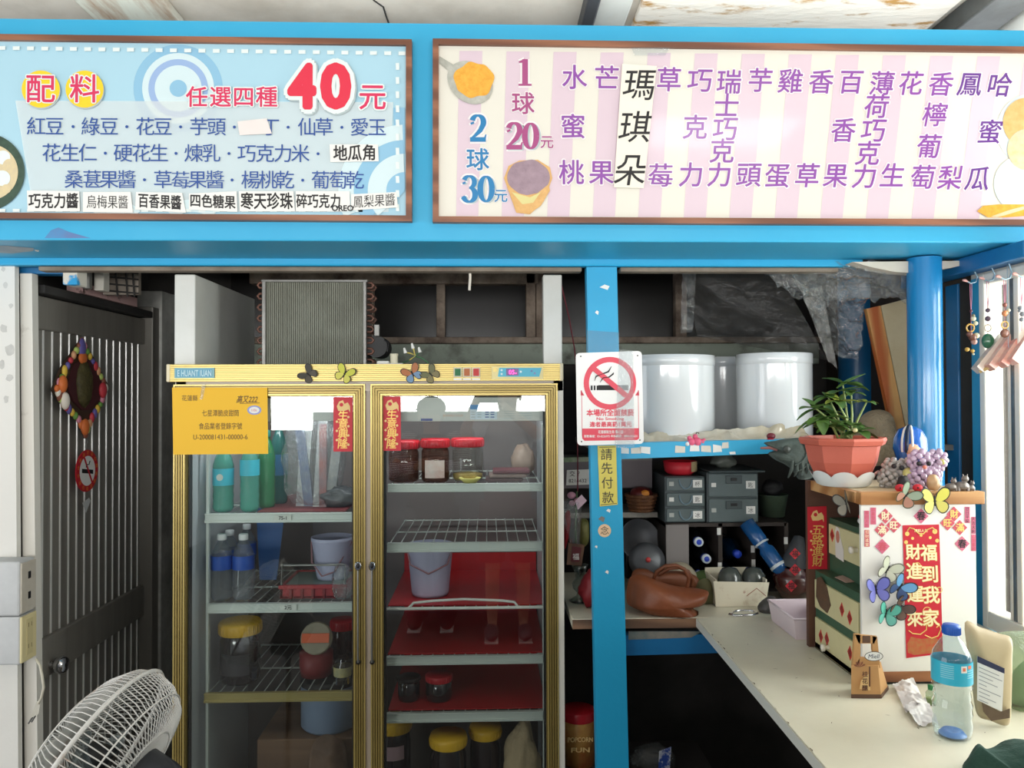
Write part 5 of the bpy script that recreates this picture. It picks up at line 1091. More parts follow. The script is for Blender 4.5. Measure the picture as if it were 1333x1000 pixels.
def pillow(pts, Y, depth, mm, rings=7, amp=.0, seed=0, fr=14.0, sub=4, dY=None, pw=.5):
    """soft body seen with this outline: bulges to both sides"""
    pp = []
    n0 = len(pts)
    for i in range(n0):   # Catmull-Rom outline
        p0, p1, p2, p3 = pts[i - 1], pts[i], pts[(i + 1) % n0], pts[(i + 2) % n0]
        for k in range(sub):
            u = k / sub; f = lambda a, b, c, d: .5 * (2 * b + (c - a) * u + (2 * a - 5 * b + 4 * c - d) * u * u + (3 * b - a - 3 * c + d) * u ** 3)
            pp.append((f(p0[0], p1[0], p2[0], p3[0]), f(p0[1], p1[1], p2[1], p3[1])))
    n = len(pp); cx = sum(p[0] for p in pp) / n; cy = sum(p[1] for p in pp) / n
    vs = []; fs = []
    for sd in (-1, 1):
        for k in range(rings):
            s_ = 1 - k / rings
            for x, y in pp:
                yy = Y + sd * depth * (1 - s_ * s_) ** pw
                p = W(cx + (x - cx) * s_, cy + (y - cy) * s_, Y); p.y = yy
                if dY: p.y += dY(cx + (x - cx) * s_, cy + (y - cy) * s_)
                if amp and k: q_ = noise.noise(Vector((p.x, p.z, sd * .2 + seed)) * fr); p += Vector((0, -q_ * amp, q_ * amp * .3))
                vs.append(p)
        c = W(cx, cy, Y); c.y = Y + sd * depth + (dY(cx, cy) if dY else 0); vs.append(c)
    blk = n * rings + 1
    for sd in (0, 1):
        o = sd * blk
        for k in range(rings - 1):
            for i in range(n): fs.append((o + k * n + i, o + k * n + (i + 1) % n, o + (k + 1) * n + (i + 1) % n, o + (k + 1) * n + i))
        for i in range(n): fs.append((o + (rings - 1) * n + i, o + (rings - 1) * n + (i + 1) % n, o + blk - 1))
    for i in range(n): fs.append((i, (i + 1) % n, blk + (i + 1) % n, blk + i))
    return MB().add(vs, fs, mm, True)
def patch(c, nu, nv, amp, mm, seed=0, fr=9.0, m=None):
    """crumpled sheet spanned by 4 corners"""
    m = m or MB(); vs = []
    nn = (c[1] - c[0]).cross(c[3] - c[0]).normalized()
    for j in range(nv + 1):
        for i in range(nu + 1):
            u, v = i / nu, j / nv; p = (c[0] * (1 - u) + c[1] * u) * (1 - v) + (c[3] * (1 - u) + c[2] * u) * v
            q = abs(noise.noise(p * fr + Vector((seed, 0, 0)))) * 2 - .5 + .6 * abs(noise.noise(p * fr * 2.3 + Vector((0, seed, 0)))) + .3 * noise.noise(p * fr * 5)
            vs.append(p + nn * (q * amp))
    fs = [(j * (nu + 1) + i, j * (nu + 1) + i + 1, (j + 1) * (nu + 1) + i + 1, (j + 1) * (nu + 1) + i) for j in range(nv) for i in range(nu)]
    m.add(vs, fs, mm, True); return m
bgp = pillow([(398, 1030), (403, 985), (410, 964), (424, 956), (438, 960), (450, 974), (455, 1030)], 2.49, .03, mat('brown_crumpled', (110, 84, 64), .7, col2=(76, 56, 44), scale=10), 8, .02, 11, 22)
bgp.v = [Vector((v.x, v.y, max(FZ0 + .062, v.z if v.z > .47 else .47 - (.47 - v.z) * 6))) for v in bgp.v]
tag(bgp.build('paper_bag'), 'brown crumpled paper bag standing before the carton at the bottom of the fridge', 'bag')
# yellowed film bunched along the shelf front
YFILM = mat('yellowed_film', (206, 200, 184), .22, col2=(168, 148, 110), scale=6, thr=.6, coat=.7)
m = patch([Vector((shp(805, 2.34).x, 2.33, 1.466)), Vector((shp(1062, 2.34).x, 2.33, 1.466)), Vector((shp(1040, 2.4).x, 2.385, 1.522)), Vector((shp(815, 2.4).x, 2.37, 1.50))], 60, 10, .012, YFILM, 4, 22)
tag(m.build('plastic_film'), 'yellowed plastic film bunched along the front of the high shelf under the drums', 'plastic film')
TOYP = mat('toy_pink', (226, 96, 130), .4)
c = W(905, 566, 2.312); c.z = 1.4635
t = T('plush_toy', 'tiny bright pink toy animal perched on the blue shelf rail', 'toy', c); m = MB()
for dx, dz, r in ((-.012, .013, .013), (.006, .014, .014), (.022, .014, .009), (-.018, .026, .007), (0, .03, .008), (-.02, .006, .007), (.014, .006, .008), (.027, .02, .005)): m.sph(c + Vector((dx, 0, dz)), (r, r * .9, r), TOYP, 14, 10)
m.build('body', t); m = MB(); m.sph(c + Vector((-.026, -.004, .008)), .007, PAPER, 10, 8); m.tube([c + Vector((0, 0, .03)), c + Vector((.004, 0, .043)), c + Vector((.012, 0, .04))], .0015, INK, 6); m.build('muzzle', t)
c = W(1002, 566, 2.32); c.z = 1.4635; m = MB(); m.sph(c + Vector((.002, 0, .016)), (.012, .01, .01), RED, 12, 8); m.sph(c + Vector((.004, 0, .03)), (.014, .01, .01), mat('toy_maroon', (110, 26, 40), .4), 12, 8); m.lathe([(.01, 0), (.01, .006)], BLACK, c, 12); tag(m.build('figurine'), 'tiny dark red and black figurine on the shelf rail near the carved fish', 'figurine')
# carved fish hanging at the end of the shelf rail
FISH = mat('weathered_fish_wood', (86, 98, 92), .8, col2=(56, 62, 58), scale=12, bump=.6, bscale=40)
t = T('carved_fish', 'grey-green carved wooden fish with open mouth beside the terracotta pot', 'carving', W(1030, 625, 2.24))
m = pillow([(994, 577), (1008, 574), (1025, 571), (1046, 571), (1060, 585), (1064, 606), (1058, 622), (1040, 624), (1034, 614), (1022, 605), (1008, 598), (1000, 590), (1010, 585)], 2.24, .028, FISH, 8, .006, 2, 30); m.build('body', t)
m = MB(); c = W(1024, 585, 2.208); m.lathe([(.012, 0), (.012, .003), (.007, .006), (0, .007)], mat('fish_eye', (60, 66, 62), .5), c, 16, Matrix.Rotation(PI / 2, 4, 'X')); m.build('eye', t)
m = MB()
for i in range(5): a = W(1032 + i * 6, 600 + (i % 2) * 3, 2.215); b = W(1026 + i * 8, 622 - i * 1.5, 2.225); m.tube([a, (a + b) / 2 - UY * .008, b], [.003, .005, .002], FISH, 6)
for r_ in (24, 34): m.tube([W(1026 + r_ * math.cos(a), 588 + r_ * .8 * math.sin(a), 2.213) for a in [(-40 + 12 * k) * PI / 180 for k in range(10)]], .0025, FISH, 6)
m.build('gill_fins', t)
m = MB(); m.tube([W(990, 583.5, 2.235), W(1002, 583, 2.23), W(1012, 586, 2.225)], [.003, .005, .004], mat('fish_lip', (150, 100, 96), .6), 8); m.build('lip', t)

# ================================================================== crowded recess under the high shelf
CT = .953; BC = .948
WT = mat('cream_laminate', (226, 222, 202), .35, col2=(206, 200, 178), scale=3)
m = MB(); xa = W(746, 806, 2.292).x
m.box((xa, 2.31, BC - .03), (1.46, 2.92, BC), WT, .002); m.box((xa, 2.303, BC - .028), (1.46, 2.312, BC - .002), wood('raw_edge_wood', (150, 112, 84), (104, 78, 60), 9, 'X', .7)); tag(m.build('back_counter'), 'cream topped back counter with raw brown edge under the leather bag', 'counter')
def bc(px, Y, z=None): return Vector((W(px, 760, Y).x, Y, (BC if z is None else z) + .0008))
# rack with bottles
RK = mat('dark_rack_wood', (58, 50, 46), .7); Yr = 2.6
zr1 = W(940, 681, Yr).z
x0, x1 = W(866, 700, Yr).x, W(1024, 700, Yr).x
t = T('bottle_rack', 'dark wooden pigeonhole rack holding lying water bottles at the back of the counter', 'rack', Vector(((x0 + x1) / 2, Yr + .14, BC + .001)))
m = MB(); m.box((x0, Yr, zr1 - .012), (x1, Yr + .28, zr1), RK); m.box((x0, Yr, BC + .001), (x1, Yr + .28, BC + .013), RK); m.box((x0, Yr + .27, BC + .001), (x1, Yr + .28, zr1), RK)
for px in (866, 935, 978, 1021): x = W(px, 700, Yr).x; m.box((x, Yr, BC + .002), (x + .014, Yr + .28, zr1 - .001), RK)
m.build('carcass', t)
m = MB(); m.box((x0 + .002, Yr - .006, BC + .06), (W(896, 700, Yr).x, Yr + .001, zr1 - .004), mat('grey_board', (128, 122, 120), .6)); m.build('grey_panel', t)
m = MB()
for px, py, w, h in ((936, 692, 5, 9), (979, 690, 6, 13), (937, 737, 5, 9), (980, 715, 5, 9), (981, 735, 5, 13), (1023, 704, 5, 9)): a, b = W(px - w / 2, py + h / 2, Yr - .001), W(px + w / 2, py - h / 2, Yr - .002); m.box((a.x, Yr - .0012, a.z), (b.x, Yr - .0002, b.z), PAPER)
m.build('price_stickers', t)
def lying(px, py, r, ln, body, cap, ring_, label, tip=0.0, capr=.45):
    c = W(px, py, Yr - .012); t = T('water_bottle', label, 'bottle', c, 'bottles lying in the dark rack')
    X = Matrix.Translation(c) @ Matrix.Rotation(-PI / 2 + tip, 4, 'X'); R0 = S(r, Yr)
    m = MB(); m.lathe([(R0 * .4, .02), (R0 * .45, .035), (R0 * .98, .08), (R0, .1), (R0, ln), (0, ln)], body, (0, 0, 0), 24, X, cap=False); m.build('body', t)
    m = MB(); m.lathe([(0, 0), (R0 * capr * .9, 0), (R0 * capr, .004), (R0 * capr, .024), (R0 * capr * .9, .026)], cap, (0, 0, 0), 20, X, cap=False); m.build('cap', t)
    if ring_: m = MB(); m.lathe([(R0 * capr * .62, -.0008), (R0 * capr * 1.02, -.0008), (R0 * capr * 1.04, .01)], ring_, (0, 0, 0), 20, X, cap=False); m.build('cap_ring', t)
BCAP = mat('blue_cap', (36, 70, 190), .4); WB = clear('dark_blue_bottle', (70, 120, 160), .05, 1.45, haze=.3, hazecol=(24, 70, 110)); WP = mat('white_ring', (206, 216, 222), .4)
lying(910, 706, 13, .25, clear('smoke_bottle', (120, 130, 140), .05, 1.45, haze=.2, hazecol=(50, 54, 60)), BCAP, WP, 'upper white-ringed blue cap bottle beside the grey rack panel')
lying(920, 728, 13, .25, clear('smoke_bottle', (0, 0, 0)), BCAP, WP, 'middle white-ringed blue cap bottle, second down in the rack')
lying(911, 748, 10, .25, clear('smoke_bottle', (0, 0, 0)), BCAP, WP, 'lowest white-ringed blue cap bottle, half behind the beige bundle')
lying(961, 722, 14.5, .25, WB, BCAP, None, 'large blue-bodied bottle with plain blue cap in the middle pigeonhole', capr=.36)
lying(952, 750, 11, .25, WB, BCAP, None, 'plain blue cap bottle just above the paper box', capr=.36)
# long bottle leaning out of the rack
c0, c1 = W(986, 700, 2.56), W(1016, 741, 2.5); d = c1 - c0; X = Matrix.Translation(c0) @ d.to_track_quat('Z', 'Y').to_matrix().to_4x4(); L_ = d.length; R0 = .024
t = T('water_bottle', 'long blue bottle leaning down out of the rack beside the dark jar', 'bottle', c0, 'bottles lying in the dark rack'); m = MB(); m.lathe([(0, -.06), (R0 * 1.1, -.06), (R0 * 1.1, L_ * .1), (R0 * .7, L_ * .3), (R0 * 1.1, L_ * .4), (R0 * 1.1, L_ * .95), (R0 * .8, L_ * 1.1), (0, L_ * 1.12)], mat('vivid_blue_bottle', (30, 90, 150), .25, coat=.5), (0, 0, 0), 24, X, cap=False); m.build('body', t)
m = MB(); m.lathe([(R0 * .95, L_ * .16), (R0 * 1.12, L_ * .19), (R0 * .95, L_ * .22)], WP, (0, 0, 0), 24, X, cap=False); m.lathe([(R0 * 1.12, L_ * .86), (R0 * 1.15, L_ * .9), (R0 * 1.1, L_ * .94)], WP, (0, 0, 0), 24, X, cap=False); m.build('ring', t)
# drawer units
DG = mat('smoky_drawer', (104, 116, 118), .35, col2=(86, 98, 98), scale=6); DGD = mat('smoky_drawer_dark', (70, 80, 82), .4)
def organiser(p0, p1, ytop, ybot, n, label, knobstyle, Yo):
    a, b = W(p0, ybot, Yo), W(p1, ytop, Yo); zb = zr1 + .001; t = T('drawer_organiser', label, 'drawers', Vector(((a.x + b.x) / 2, Yo + .1, zb)), 'smoky plastic drawer units on the rack')
    m = MB(); m.box((a.x, Yo + .008, zb), (b.x, Yo + .22, b.z), DGD, .004); m.build('carcass', t); h = (b.z - zb) / n
    for i in range(n):
        z0, z1 = zb + h * i + .004, zb + h * (i + 1) - .004; m = MB(); m.box((a.x + .005, Yo, z0), (b.x - .005, Yo + .012, z1), DG, .003); dw = m.build('drawer', t)
        def ch(mb, nm): o = mb.build(nm); o.parent = dw; o.location = WLOC[o.name] - WLOC[dw.name]
        cx = (a.x + b.x) / 2; cz = (z0 + z1) / 2
        m = MB()
        if knobstyle: m.tube([Vector((cx + .022 * math.cos(q), Yo - .002, z1 - .008 + .03 * math.sin(q))) for q in [PI + PI * k / 8 for k in range(9)]], .0025, mat('drawer_pull', (110, 134, 146), .4), 6)
        else: m.box((cx - .026, Yo - .004, z1 - .034), (cx + .03, Yo, z1 - .006), DGD, .002); m.box((cx - .01, Yo - .006, z1 - .024), (cx + .012, Yo - .003, z1 - .014), BLACK, .001)
        ch(m, 'pull')
        m = MB(); m.box((b.x - .045, Yo - .0012, cz - .012), (b.x - .014, Yo, cz + .014), PAPER); m.box((a.x + .014, Yo - .0012, cz - .006), (a.x + .03, Yo, cz + .008), PAPER if i % 2 else mat('tag_paper2', (180, 184, 178), .7)); m.text('冰匙杯'[i % 3], Vector((b.x - .03, Yo - .0016, cz)), .016, INK); ch(m, 'paper_tags')
organiser(866, 919, 620, 681, 3, 'small smoky plastic unit of three drawers with curved pulls', True, 2.6)
organiser(921, 988, 615, 681, 2, 'larger smoky plastic unit of two deep drawers with square catches', False, 2.59)
zo = W(955, 615, 2.59).z
m = MB(); a, b = W(922, 615, 2.58), W(995, 615, 2.58); m.box((a.x, 2.57, zo + .001), (b.x, 2.82, zo + .008), DGD, .003); tag(m.build('tray'), 'thin dark tray lying on the larger drawer unit', 'tray')
c = W(885, 608, 2.66); c.z = W(885, 620, 2.6).z + .001; m = MB(); hh = .046; m.lathe([(0, .001), (.04, 0), (.052, .01), (.058, hh), (.055, hh), (.045, .012), (0, .008)], RED, c, 32, cap=False); m.add([c + Vector((.0585 * math.cos(q), .0585 * math.sin(q), z)) for q in (-1.1, -.85, -.6, -.35) for z in (.012, hh)], [(2 * i, 2 * i + 2, 2 * i + 3, 2 * i + 1) for i in range(3)], mat('bowl_tan_side', (170, 150, 112), .5)); tag(m.build('bowl'), 'red lacquer bowl on top of the three drawer unit', 'bowl')
tag(blob(Vector((W(944, 606, 2.66).x, 2.68, zo + .03)), (.04, .04, .026), mat('dull_film_bundle', (86, 92, 86), .35, col2=(120, 124, 116), scale=20), .3, 6).build('film_bundle'), 'grey film-wrapped bundle on the tray above the drawers', 'bundle')
c = bc(1006, 2.74, zr1); m = MB(); hh = W(1006, 645, 2.7).z - c.z; m.lathe([(0, .001), (.042, 0), (.054, hh * .96), (.057, hh), (.05, hh), (.04, .01)], mat('dull_green_pail', (86, 104, 84), .6, col2=(64, 80, 66), scale=8), c, 28, cap=False); tag(m.build('green_bucket'), 'dull green bucket on the rack next to the drawer units', 'bucket')
tag(blob(c + Vector((0, 0, hh + .02)), (.036, .036, .03), mat('dark_bundle', (50, 50, 52), .6), .2, 8).build('dark_bundle'), 'dark round bundle resting in the green bucket', 'bundle')
# narrow shelf behind the post: basket, pans, papers
Yn = 2.66
a, b = W(734, 676, Yn), W(856, 667, Yn); m = MB(); m.box((a.x, Yn, b.z - .018), (b.x, Yn + .22, b.z), mat('grey_white_shelf', (150, 146, 138), .7, col2=(110, 106, 100), scale=20)); m.box((a.x, Yn + .2, BC + .001), (a.x + .02, Yn + .22, b.z - .018), RK); m.box((b.x - .02, Yn + .2, BC + .001), (b.x, Yn + .22, b.z - .018), RK)
tag(m.build('narrow_shelf'), 'narrow grey shelf behind the post carrying a bread basket', 'shelf'); zn = b.z
c = Vector((W(834, 660, Yn + .03).x, Yn + .02, zn + .001)); t = T('wicker_basket', 'small brown wicker basket with orange contents on the narrow shelf', 'basket', c); m = MB()
WK = mat('wicker', (128, 82, 48), .7, col2=(80, 50, 32), scale=40, bump=.6, bscale=120); hh = W(834, 640, Yn + .08).z - c.z
m.lathe([(0, .002), (.04, 0), (.054, hh * .9), (.058, hh), (.05, hh), (.036, .008)], WK, c, 28, cap=False)
for i in range(5): m.tube([c + Vector(((.042 + .003 * i) * math.cos(q), (.042 + .003 * i) * math.sin(q), hh * (i + .5) / 5)) for q in [2 * PI * k / 28 for k in range(28)]], .004, WK, 6, True)
m.build('basket', t); m = MB(); m.sph(c + UZ * hh, (.04, .04, .026), mat('maroon_wrap', (96, 32, 30), .4), 16, 10); m.sph(c + Vector((.006, -.028, hh + .004)), (.018, .014, .013), mat('orange_bun', (222, 140, 50), .5), 12, 8); m.build('filling', t)
a, b = W(736, 645, Yn - .03), W(858, 603, Yn - .03); m = MB(); m.box((a.x, Yn + .085, zn + .075), (b.x, Yn + .22, b.z), mat('mauve_grey_box', (112, 104, 108), .6)); m.box((a.x, Yn + .08, b.z), (b.x, Yn + .22, b.z + .012), mat('box_lid_grey', (122, 122, 116), .6)); o = tag(m.build('storage_box'), 'mauve-grey storage box above the narrow shelf behind the post', 'box')
m = MB(); m.box((a.x, Yn + .1, zn), (a.x + .02, Yn + .2, zn + .0752), RK); m.box((b.x - .02, Yn + .1, zn), (b.x, Yn + .2, zn + .0752), RK); o2 = m.build('riser'); o2.parent = o; o2.location = WLOC[o2.name] - WLOC[o.name]
q = [W(x, y, Yn + .078) for x, y in [(737, 632), (767, 631), (767, 611), (738, 612)]]; m = MB(); m.prism(q, (0, .001, 0), PAPER); m.text('交 ？', W(748, 617, Yn + .0772), S(7, Yn), INK); m.text('8214432', W(752, 626, Yn + .0772), S(6, Yn), INK, w=S(24, Yn)); tag(m.build('paper_note'), 'white handwritten paper note stuck on the grey box behind the post', 'note')
q = [W(x, y, Yn - .002) for x, y in [(734, 602), (768, 601), (768, 595), (734, 596)]]; m = MB(); m.prism(q, (0, .03, 0), mat('green_box_edge', (90, 130, 80), .5, col2=(180, 180, 160), scale=30)); o = m.build('flat_box'); o.location.z += WLOC['storage_box'].z * 0 ; tag(o, 'flat green and white packet on the mauve-grey box', 'packet')
# pans on the back counter below
PAN = mat('grey_pan', (88, 90, 94), .4, .25)
t = T('frying_pan', 'grey pan standing on edge behind the post above the leather bag', 'pan', bc(835, 2.78)); m = MB(); c = W(831, 704, 2.72); X = Matrix.Translation(c) @ Matrix.Diagonal((.64, .64, .64, 1)) @ Matrix.Rotation(.5, 4, 'Y') @ Matrix.Rotation(1.2, 4, 'X')
m.lathe([(0, 0), (.09, .0), (.115, .03), (.118, .03), (.093, -.004), (0, -.004)], PAN, (0, 0, 0), 36, X, cap=False); m.build('dish', t); m = MB(); m.tube([X @ Vector((.11, 0, .02)), X @ Vector((.15, -.01, .03)), W(857, 722, 2.62), W(858, 742, 2.58)], .007, mat('pan_grip', (70, 72, 76), .5), 8); m.build('handle', t)
t = T('pan_lid', 'dull grey metal lid leaning below the pan', 'lid', bc(838, 2.6)); m = MB(); c = W(842, 730, 2.58); X = Matrix.Translation(c) @ Matrix.Rotation(1.25, 4, 'X'); m.lathe([(0, .018), (.04, .012), (.062, 0), (.06, -.003), (0, .012)], PAN, (0, 0, 0), 32, X, cap=False); m.build('dome', t); m = MB(); m.sph(X @ Vector((0, 0, .024)), .009, mat('red_knob', (210, 70, 70), .4), 10, 8); m.build('knob', t)
m = MB(); m.box((W(820, 720, 2.72).x, 2.8, BC + .001), (W(848, 720, 2.72).x, 2.85, W(830, 712, 2.7).z), mat('black_appliance', (40, 40, 42), .4), .006); tag(m.build('appliance_box'), 'black boxy appliance on the back counter behind the leather bag', 'appliance')
# things left of the post: bouquet in vase, plaque, red bag
c = bc(755, 2.5); t = T('flower_vase', 'clear stemmed vase holding a cellophane bouquet in the gap beside the post', 'vase', c); m = MB(); hv = W(752, 735, 2.5).z - c.z
m.lathe([(0, .003), (.034, .001), (.036, .006), (.012, .02), (.01, .03), (.024, .045), (.026, .06), (.014, .075), (.018, .1), (.03, hv), (.028, hv), (.014, .1), (0, .08)], clear('vase_glass', (220, 228, 226), .03, 1.45, gain=1.6), c, 24, cap=False); m.build('vase', t)
m = MB(); m.lathe([(.01, 0), (.04, .16), (.03, .17)], FILM, W(750, 710, 2.5) - UZ * .02, 14, Matrix.Rotation(-.12, 4, 'Y'), cap=False); m.tube([W(751, 735, 2.5), W(749, 690, 2.5), W(751, 640, 2.49)], .003, mat('stem_green', (70, 96, 56), .6), 6); m.build('cellophane', t)
m = MB()
for px, py, r in ((744, 645, .014), (752, 652, .012), (745, 655, .011)): m.sph(W(px, py, 2.49), (r, r, r * .8), mat('dusty_pink_petal', (196, 140, 156), .6), 12, 8)
m.hexa([W(x, y, 2.47) for x, y in [(752, 664), (764, 652), (757, 644), (749, 652)]] + [W(x, y, 2.475) for x, y in [(752, 664), (764, 652), (757, 644), (749, 652)]], mat('pink_card', (206, 176, 190), .6)); m.build('blooms', t)
m = MB(); q = [(738, 735), (757, 737), (761, 710), (740, 707)]; m.prism([W(x, y, 2.47) for x, y in q], (0, .012, 0), wood('plaque_wood', (120, 86, 62), (84, 58, 44), 8, 'Z')); m.prism([W(x, y, 2.469) for x, y in [(743, 731), (754, 732), (757, 713), (745, 711)]], (0, .002, 0), mat('plaque_red', (92, 30, 36), .5)); m.text('福', W(749.5, 725, 2.4675), S(8, 2.47), PAPER)
tag(m.build('wall_plaque'), 'small framed dark red plaque with white character hung against the vase', 'plaque')
tag(blob(bc(776, 2.44) + UZ * .058, (.055, .05, .065), mat('red_bag_cloth', (140, 24, 34), .5, col2=(100, 16, 26), scale=8), .25, 12).build('red_bag'), 'crumpled red plastic bag on the back counter half hidden by the post', 'bag')
tag(pillow([(735, 672), (742, 666), (742, 690), (735, 715)], 2.52, .02, mat('red_packet', (150, 26, 36), .4)).build('red_packet'), 'red packet edge peeking out beside the fridge by the bouquet', 'packet')
m = pillow([(752, 680), (764, 676), (767, 690), (765, 708), (754, 712)], 2.56, .03, mat('yellow_green_cello', (120, 116, 58), .5, col2=(84, 86, 48), scale=20)); tag(m.build('wrapped_bouquet'), 'yellow-green wrapped bouquet behind the vase', 'bouquet')
# leather bag, olive bag, bundle, paper box
LEA = mat('tan_leather', (146, 84, 52), .45, col2=(122, 66, 40), scale=5, bump=.25, bscale=30); LEAD = mat('dark_leather', (120, 70, 44), .5, col2=(112, 62, 38), scale=5)
t = T('leather_bag', 'slouched tan leather tote with double handles lying on the back counter', 'bag', bc(862, 2.42))
m = pillow([(816, 784), (816, 768), (820, 752), (834, 748), (856, 756), (884, 764), (918, 768), (922, 776), (914, 785), (896, 784), (906, 796), (909, 806), (900, 813), (884, 813), (862, 806), (838, 797), (822, 790)], 2.37, .08, LEA, 9, .016, 5, 9)
for v in m.v: v.z = max(v.z, BC + .0015)
m.build('body', t)
m = pillow([(822, 750), (828, 741), (842, 741), (850, 748), (860, 744), (890, 744), (908, 752), (908, 766), (880, 768), (850, 762), (828, 764)], 2.475, .03, LEAD, 7, .01, 3, 12); m.build('back_panel', t)
for dx, dy, Yh in ((0, 0, 2.36), (5, 3, 2.45)):
    m = MB(); m.tube([W(850 + dx, 756 + dy, Yh + .03), W(855 + dx, 744 + dy, Yh), W(866 + dx, 737 + dy, Yh - .005), W(880 + dx, 736 + dy, Yh - .005), W(891 + dx, 741 + dy, Yh), W(897 + dx, 752 + dy, Yh), W(894 + dx, 766 + dy, Yh + .02)], .0058, LEAD, 8); m.build('handle', t)
tag(pillow([(902, 774), (910, 756), (922, 754), (928, 766), (929, 784), (926, 786), (916, 787), (904, 786)], 2.47, .03, mat('olive_canvas', (110, 106, 72), .7, col2=(88, 90, 58), scale=8), 7, .006, 7).build('canvas_bag'), 'olive canvas bag slumped behind the leather tote', 'bag')
tag(pillow([(900, 752), (916, 742), (928, 750), (930, 764), (914, 766)], 2.56, .04, mat('leaf_green_cloth', (92, 120, 66), .7, col2=(74, 98, 56), scale=9), 6, .01, 4).build('green_cloth'), 'leaf green cloth tucked behind the olive canvas bag', 'cloth')
tag(pillow([(862, 752), (868, 738), (880, 732), (894, 734), (906, 746), (906, 760), (880, 764)], 2.55, .05, mat('beige_wrap', (176, 168, 146), .6, col2=(150, 142, 122), scale=8), 7, .008, 2).build('wrapped_bundle'), 'pale beige wrapped bundle behind the leather tote', 'bundle')
a, b = W(932, 790, 2.42), W(1000, 752, 2.42); zt3 = W(960, 758, 2.42).z; zb3 = BC + .001
PB_ = mat('printed_cream_paper', (222, 214, 192), .6, col2=(196, 178, 150), scale=14, thr=.62, soft=.06)
t = T('paper_box', 'open cream paper box with faded print on the back counter', 'box', Vector(((a.x + b.x) / 2, 2.47, zb3))); m = MB()
m.hexa([Vector((a.x, 2.42, zb3)), Vector((b.x - .01, 2.42, zb3)), Vector((b.x, 2.41, zt3)), Vector((a.x - .01, 2.41, zt3 + .005)), Vector((a.x, 2.424, zb3)), Vector((b.x - .01, 2.424, zb3)), Vector((b.x, 2.414, zt3)), Vector((a.x - .01, 2.414, zt3 + .005))], PB_)
for xx in (a.x, b.x - .008): m.box((xx, 2.42, zb3), (xx + .004, 2.54, zt3 + .008), PB_)
m.box((a.x, 2.54, zb3), (b.x, 2.544, zt3 + .02), PB_); m.box((a.x, 2.42, zb3), (b.x - .004, 2.54, zb3 + .004), PB_)
m.tube([W(972, 776, 2.405), W(985, 766, 2.405), W(997, 776, 2.405)], .0012, mat('print_brown', (160, 100, 80), .6), 5); m.text('#', W(969, 771, 2.4045), S(5, 2.4), mat('print_brown', (160, 100, 80), .6)); m.build('box_walls', t)
for px, nm in ((950, 'dark film-wrapped bowl at the leather bag end of the paper box'), (981, 'dark film-wrapped bowl at the jar end of the paper box')):
    c = Vector((W(px, 752, 2.48).x, 2.482, zb3 + .006)); m = MB(); m.lathe([(0, 0), (.036, 0), (.039, .04), (.037, .08), (.024, .1), (0, .106)], mat('dark_wrapped_bowl', (84, 90, 84), .2, col2=(64, 66, 64), scale=12, coat=.5), c, 24, cap=False); tag(m.build('wrapped_bowl'), nm, 'bowl')
m = MB(); q = [WZ(x, y, BC + .0015) for x, y in [(950, 800), (954, 796.5), (962, 795), (978, 795), (985, 797), (986, 799), (980, 801), (958, 802)]]; m.tube(q, .0045, CHROME, 8, True); tag(m.build('carabiner'), 'silver carabiner lying on the back counter edge', 'carabiner')
tag(pillow([(986, 790), (1002, 776), (1012, 782), (1012, 804), (996, 803)], 2.36, .03, mat('dark_utensils', (44, 42, 42), .4, col2=(90, 88, 84), scale=40), 6, .008, 9).build('dark_cloth'), 'dark speckled cloth bundle between paper box and pink tray', 'cloth')
# dark red jar with diamond papers and a dark cone on it
c = bc(1033, 2.5); hh = W(1033, 738, 2.5).z - c.z; t = T('glazed_jar', 'dark red speckled glazed jar with red paper diamonds on the back counter', 'jar', c); m = MB(); JM = mat('speckled_glaze', (74, 34, 30), .25, col2=(170, 140, 116), scale=34, thr=.68, soft=.03, coat=.6); m.lathe([(0, .001), (.036, 0), (.06, .04), (.066, .075), (.06, hh * .8), (.042, hh * .96), (.044, hh), (.036, hh)], JM, c, 36, cap=False); m.build('pot', t)
def diamond(px, py, Y, s, ch, mm, ink, label, name='paper_diamond', group=None, bold=.012, build=True, sy=None):
    c = W(px, py, Y); h = S(s, Y); hy = S(sy or s, Y); m = MB(); m.prism([c + UX * h, c + UZ * hy, c - UX * h, c - UZ * hy], (0, .0006, 0), mm); m.text(ch, c - UY * .0006, h * 1.05, ink, bold=bold)
    return tag(m.build(name), label, 'paper diamond', group) if build else m
for px, py, Y in ((1035, 742, 2.445), (1030, 763, 2.432)): o = diamond(px, py, Y, 8, '福', RED, INK, '', 'festive_diamond', build=False).build('festive_diamond'); o.parent = t; o.location = WLOC[o.name] - WLOC[t.name]
t2 = T('dark_cone', 'dark folded paper cone with a red diamond standing on the glazed jar', 'cone', c + UZ * hh); m = MB(); m.lathe([(.042, 0.001), (.036, .03), (.016, .1), (0, .105)], mat('dark_cone_paper', (64, 66, 70), .6), c + UZ * hh, 20, Matrix.Rotation(.2, 4, 'Y')); m.build('cone', t2)
o = diamond(1035, 721, 2.452, 7.5, '福', RED, INK, '', build=False).build('festive_diamond'); o.parent = t2; o.location = WLOC[o.name] - WLOC[t2.name]
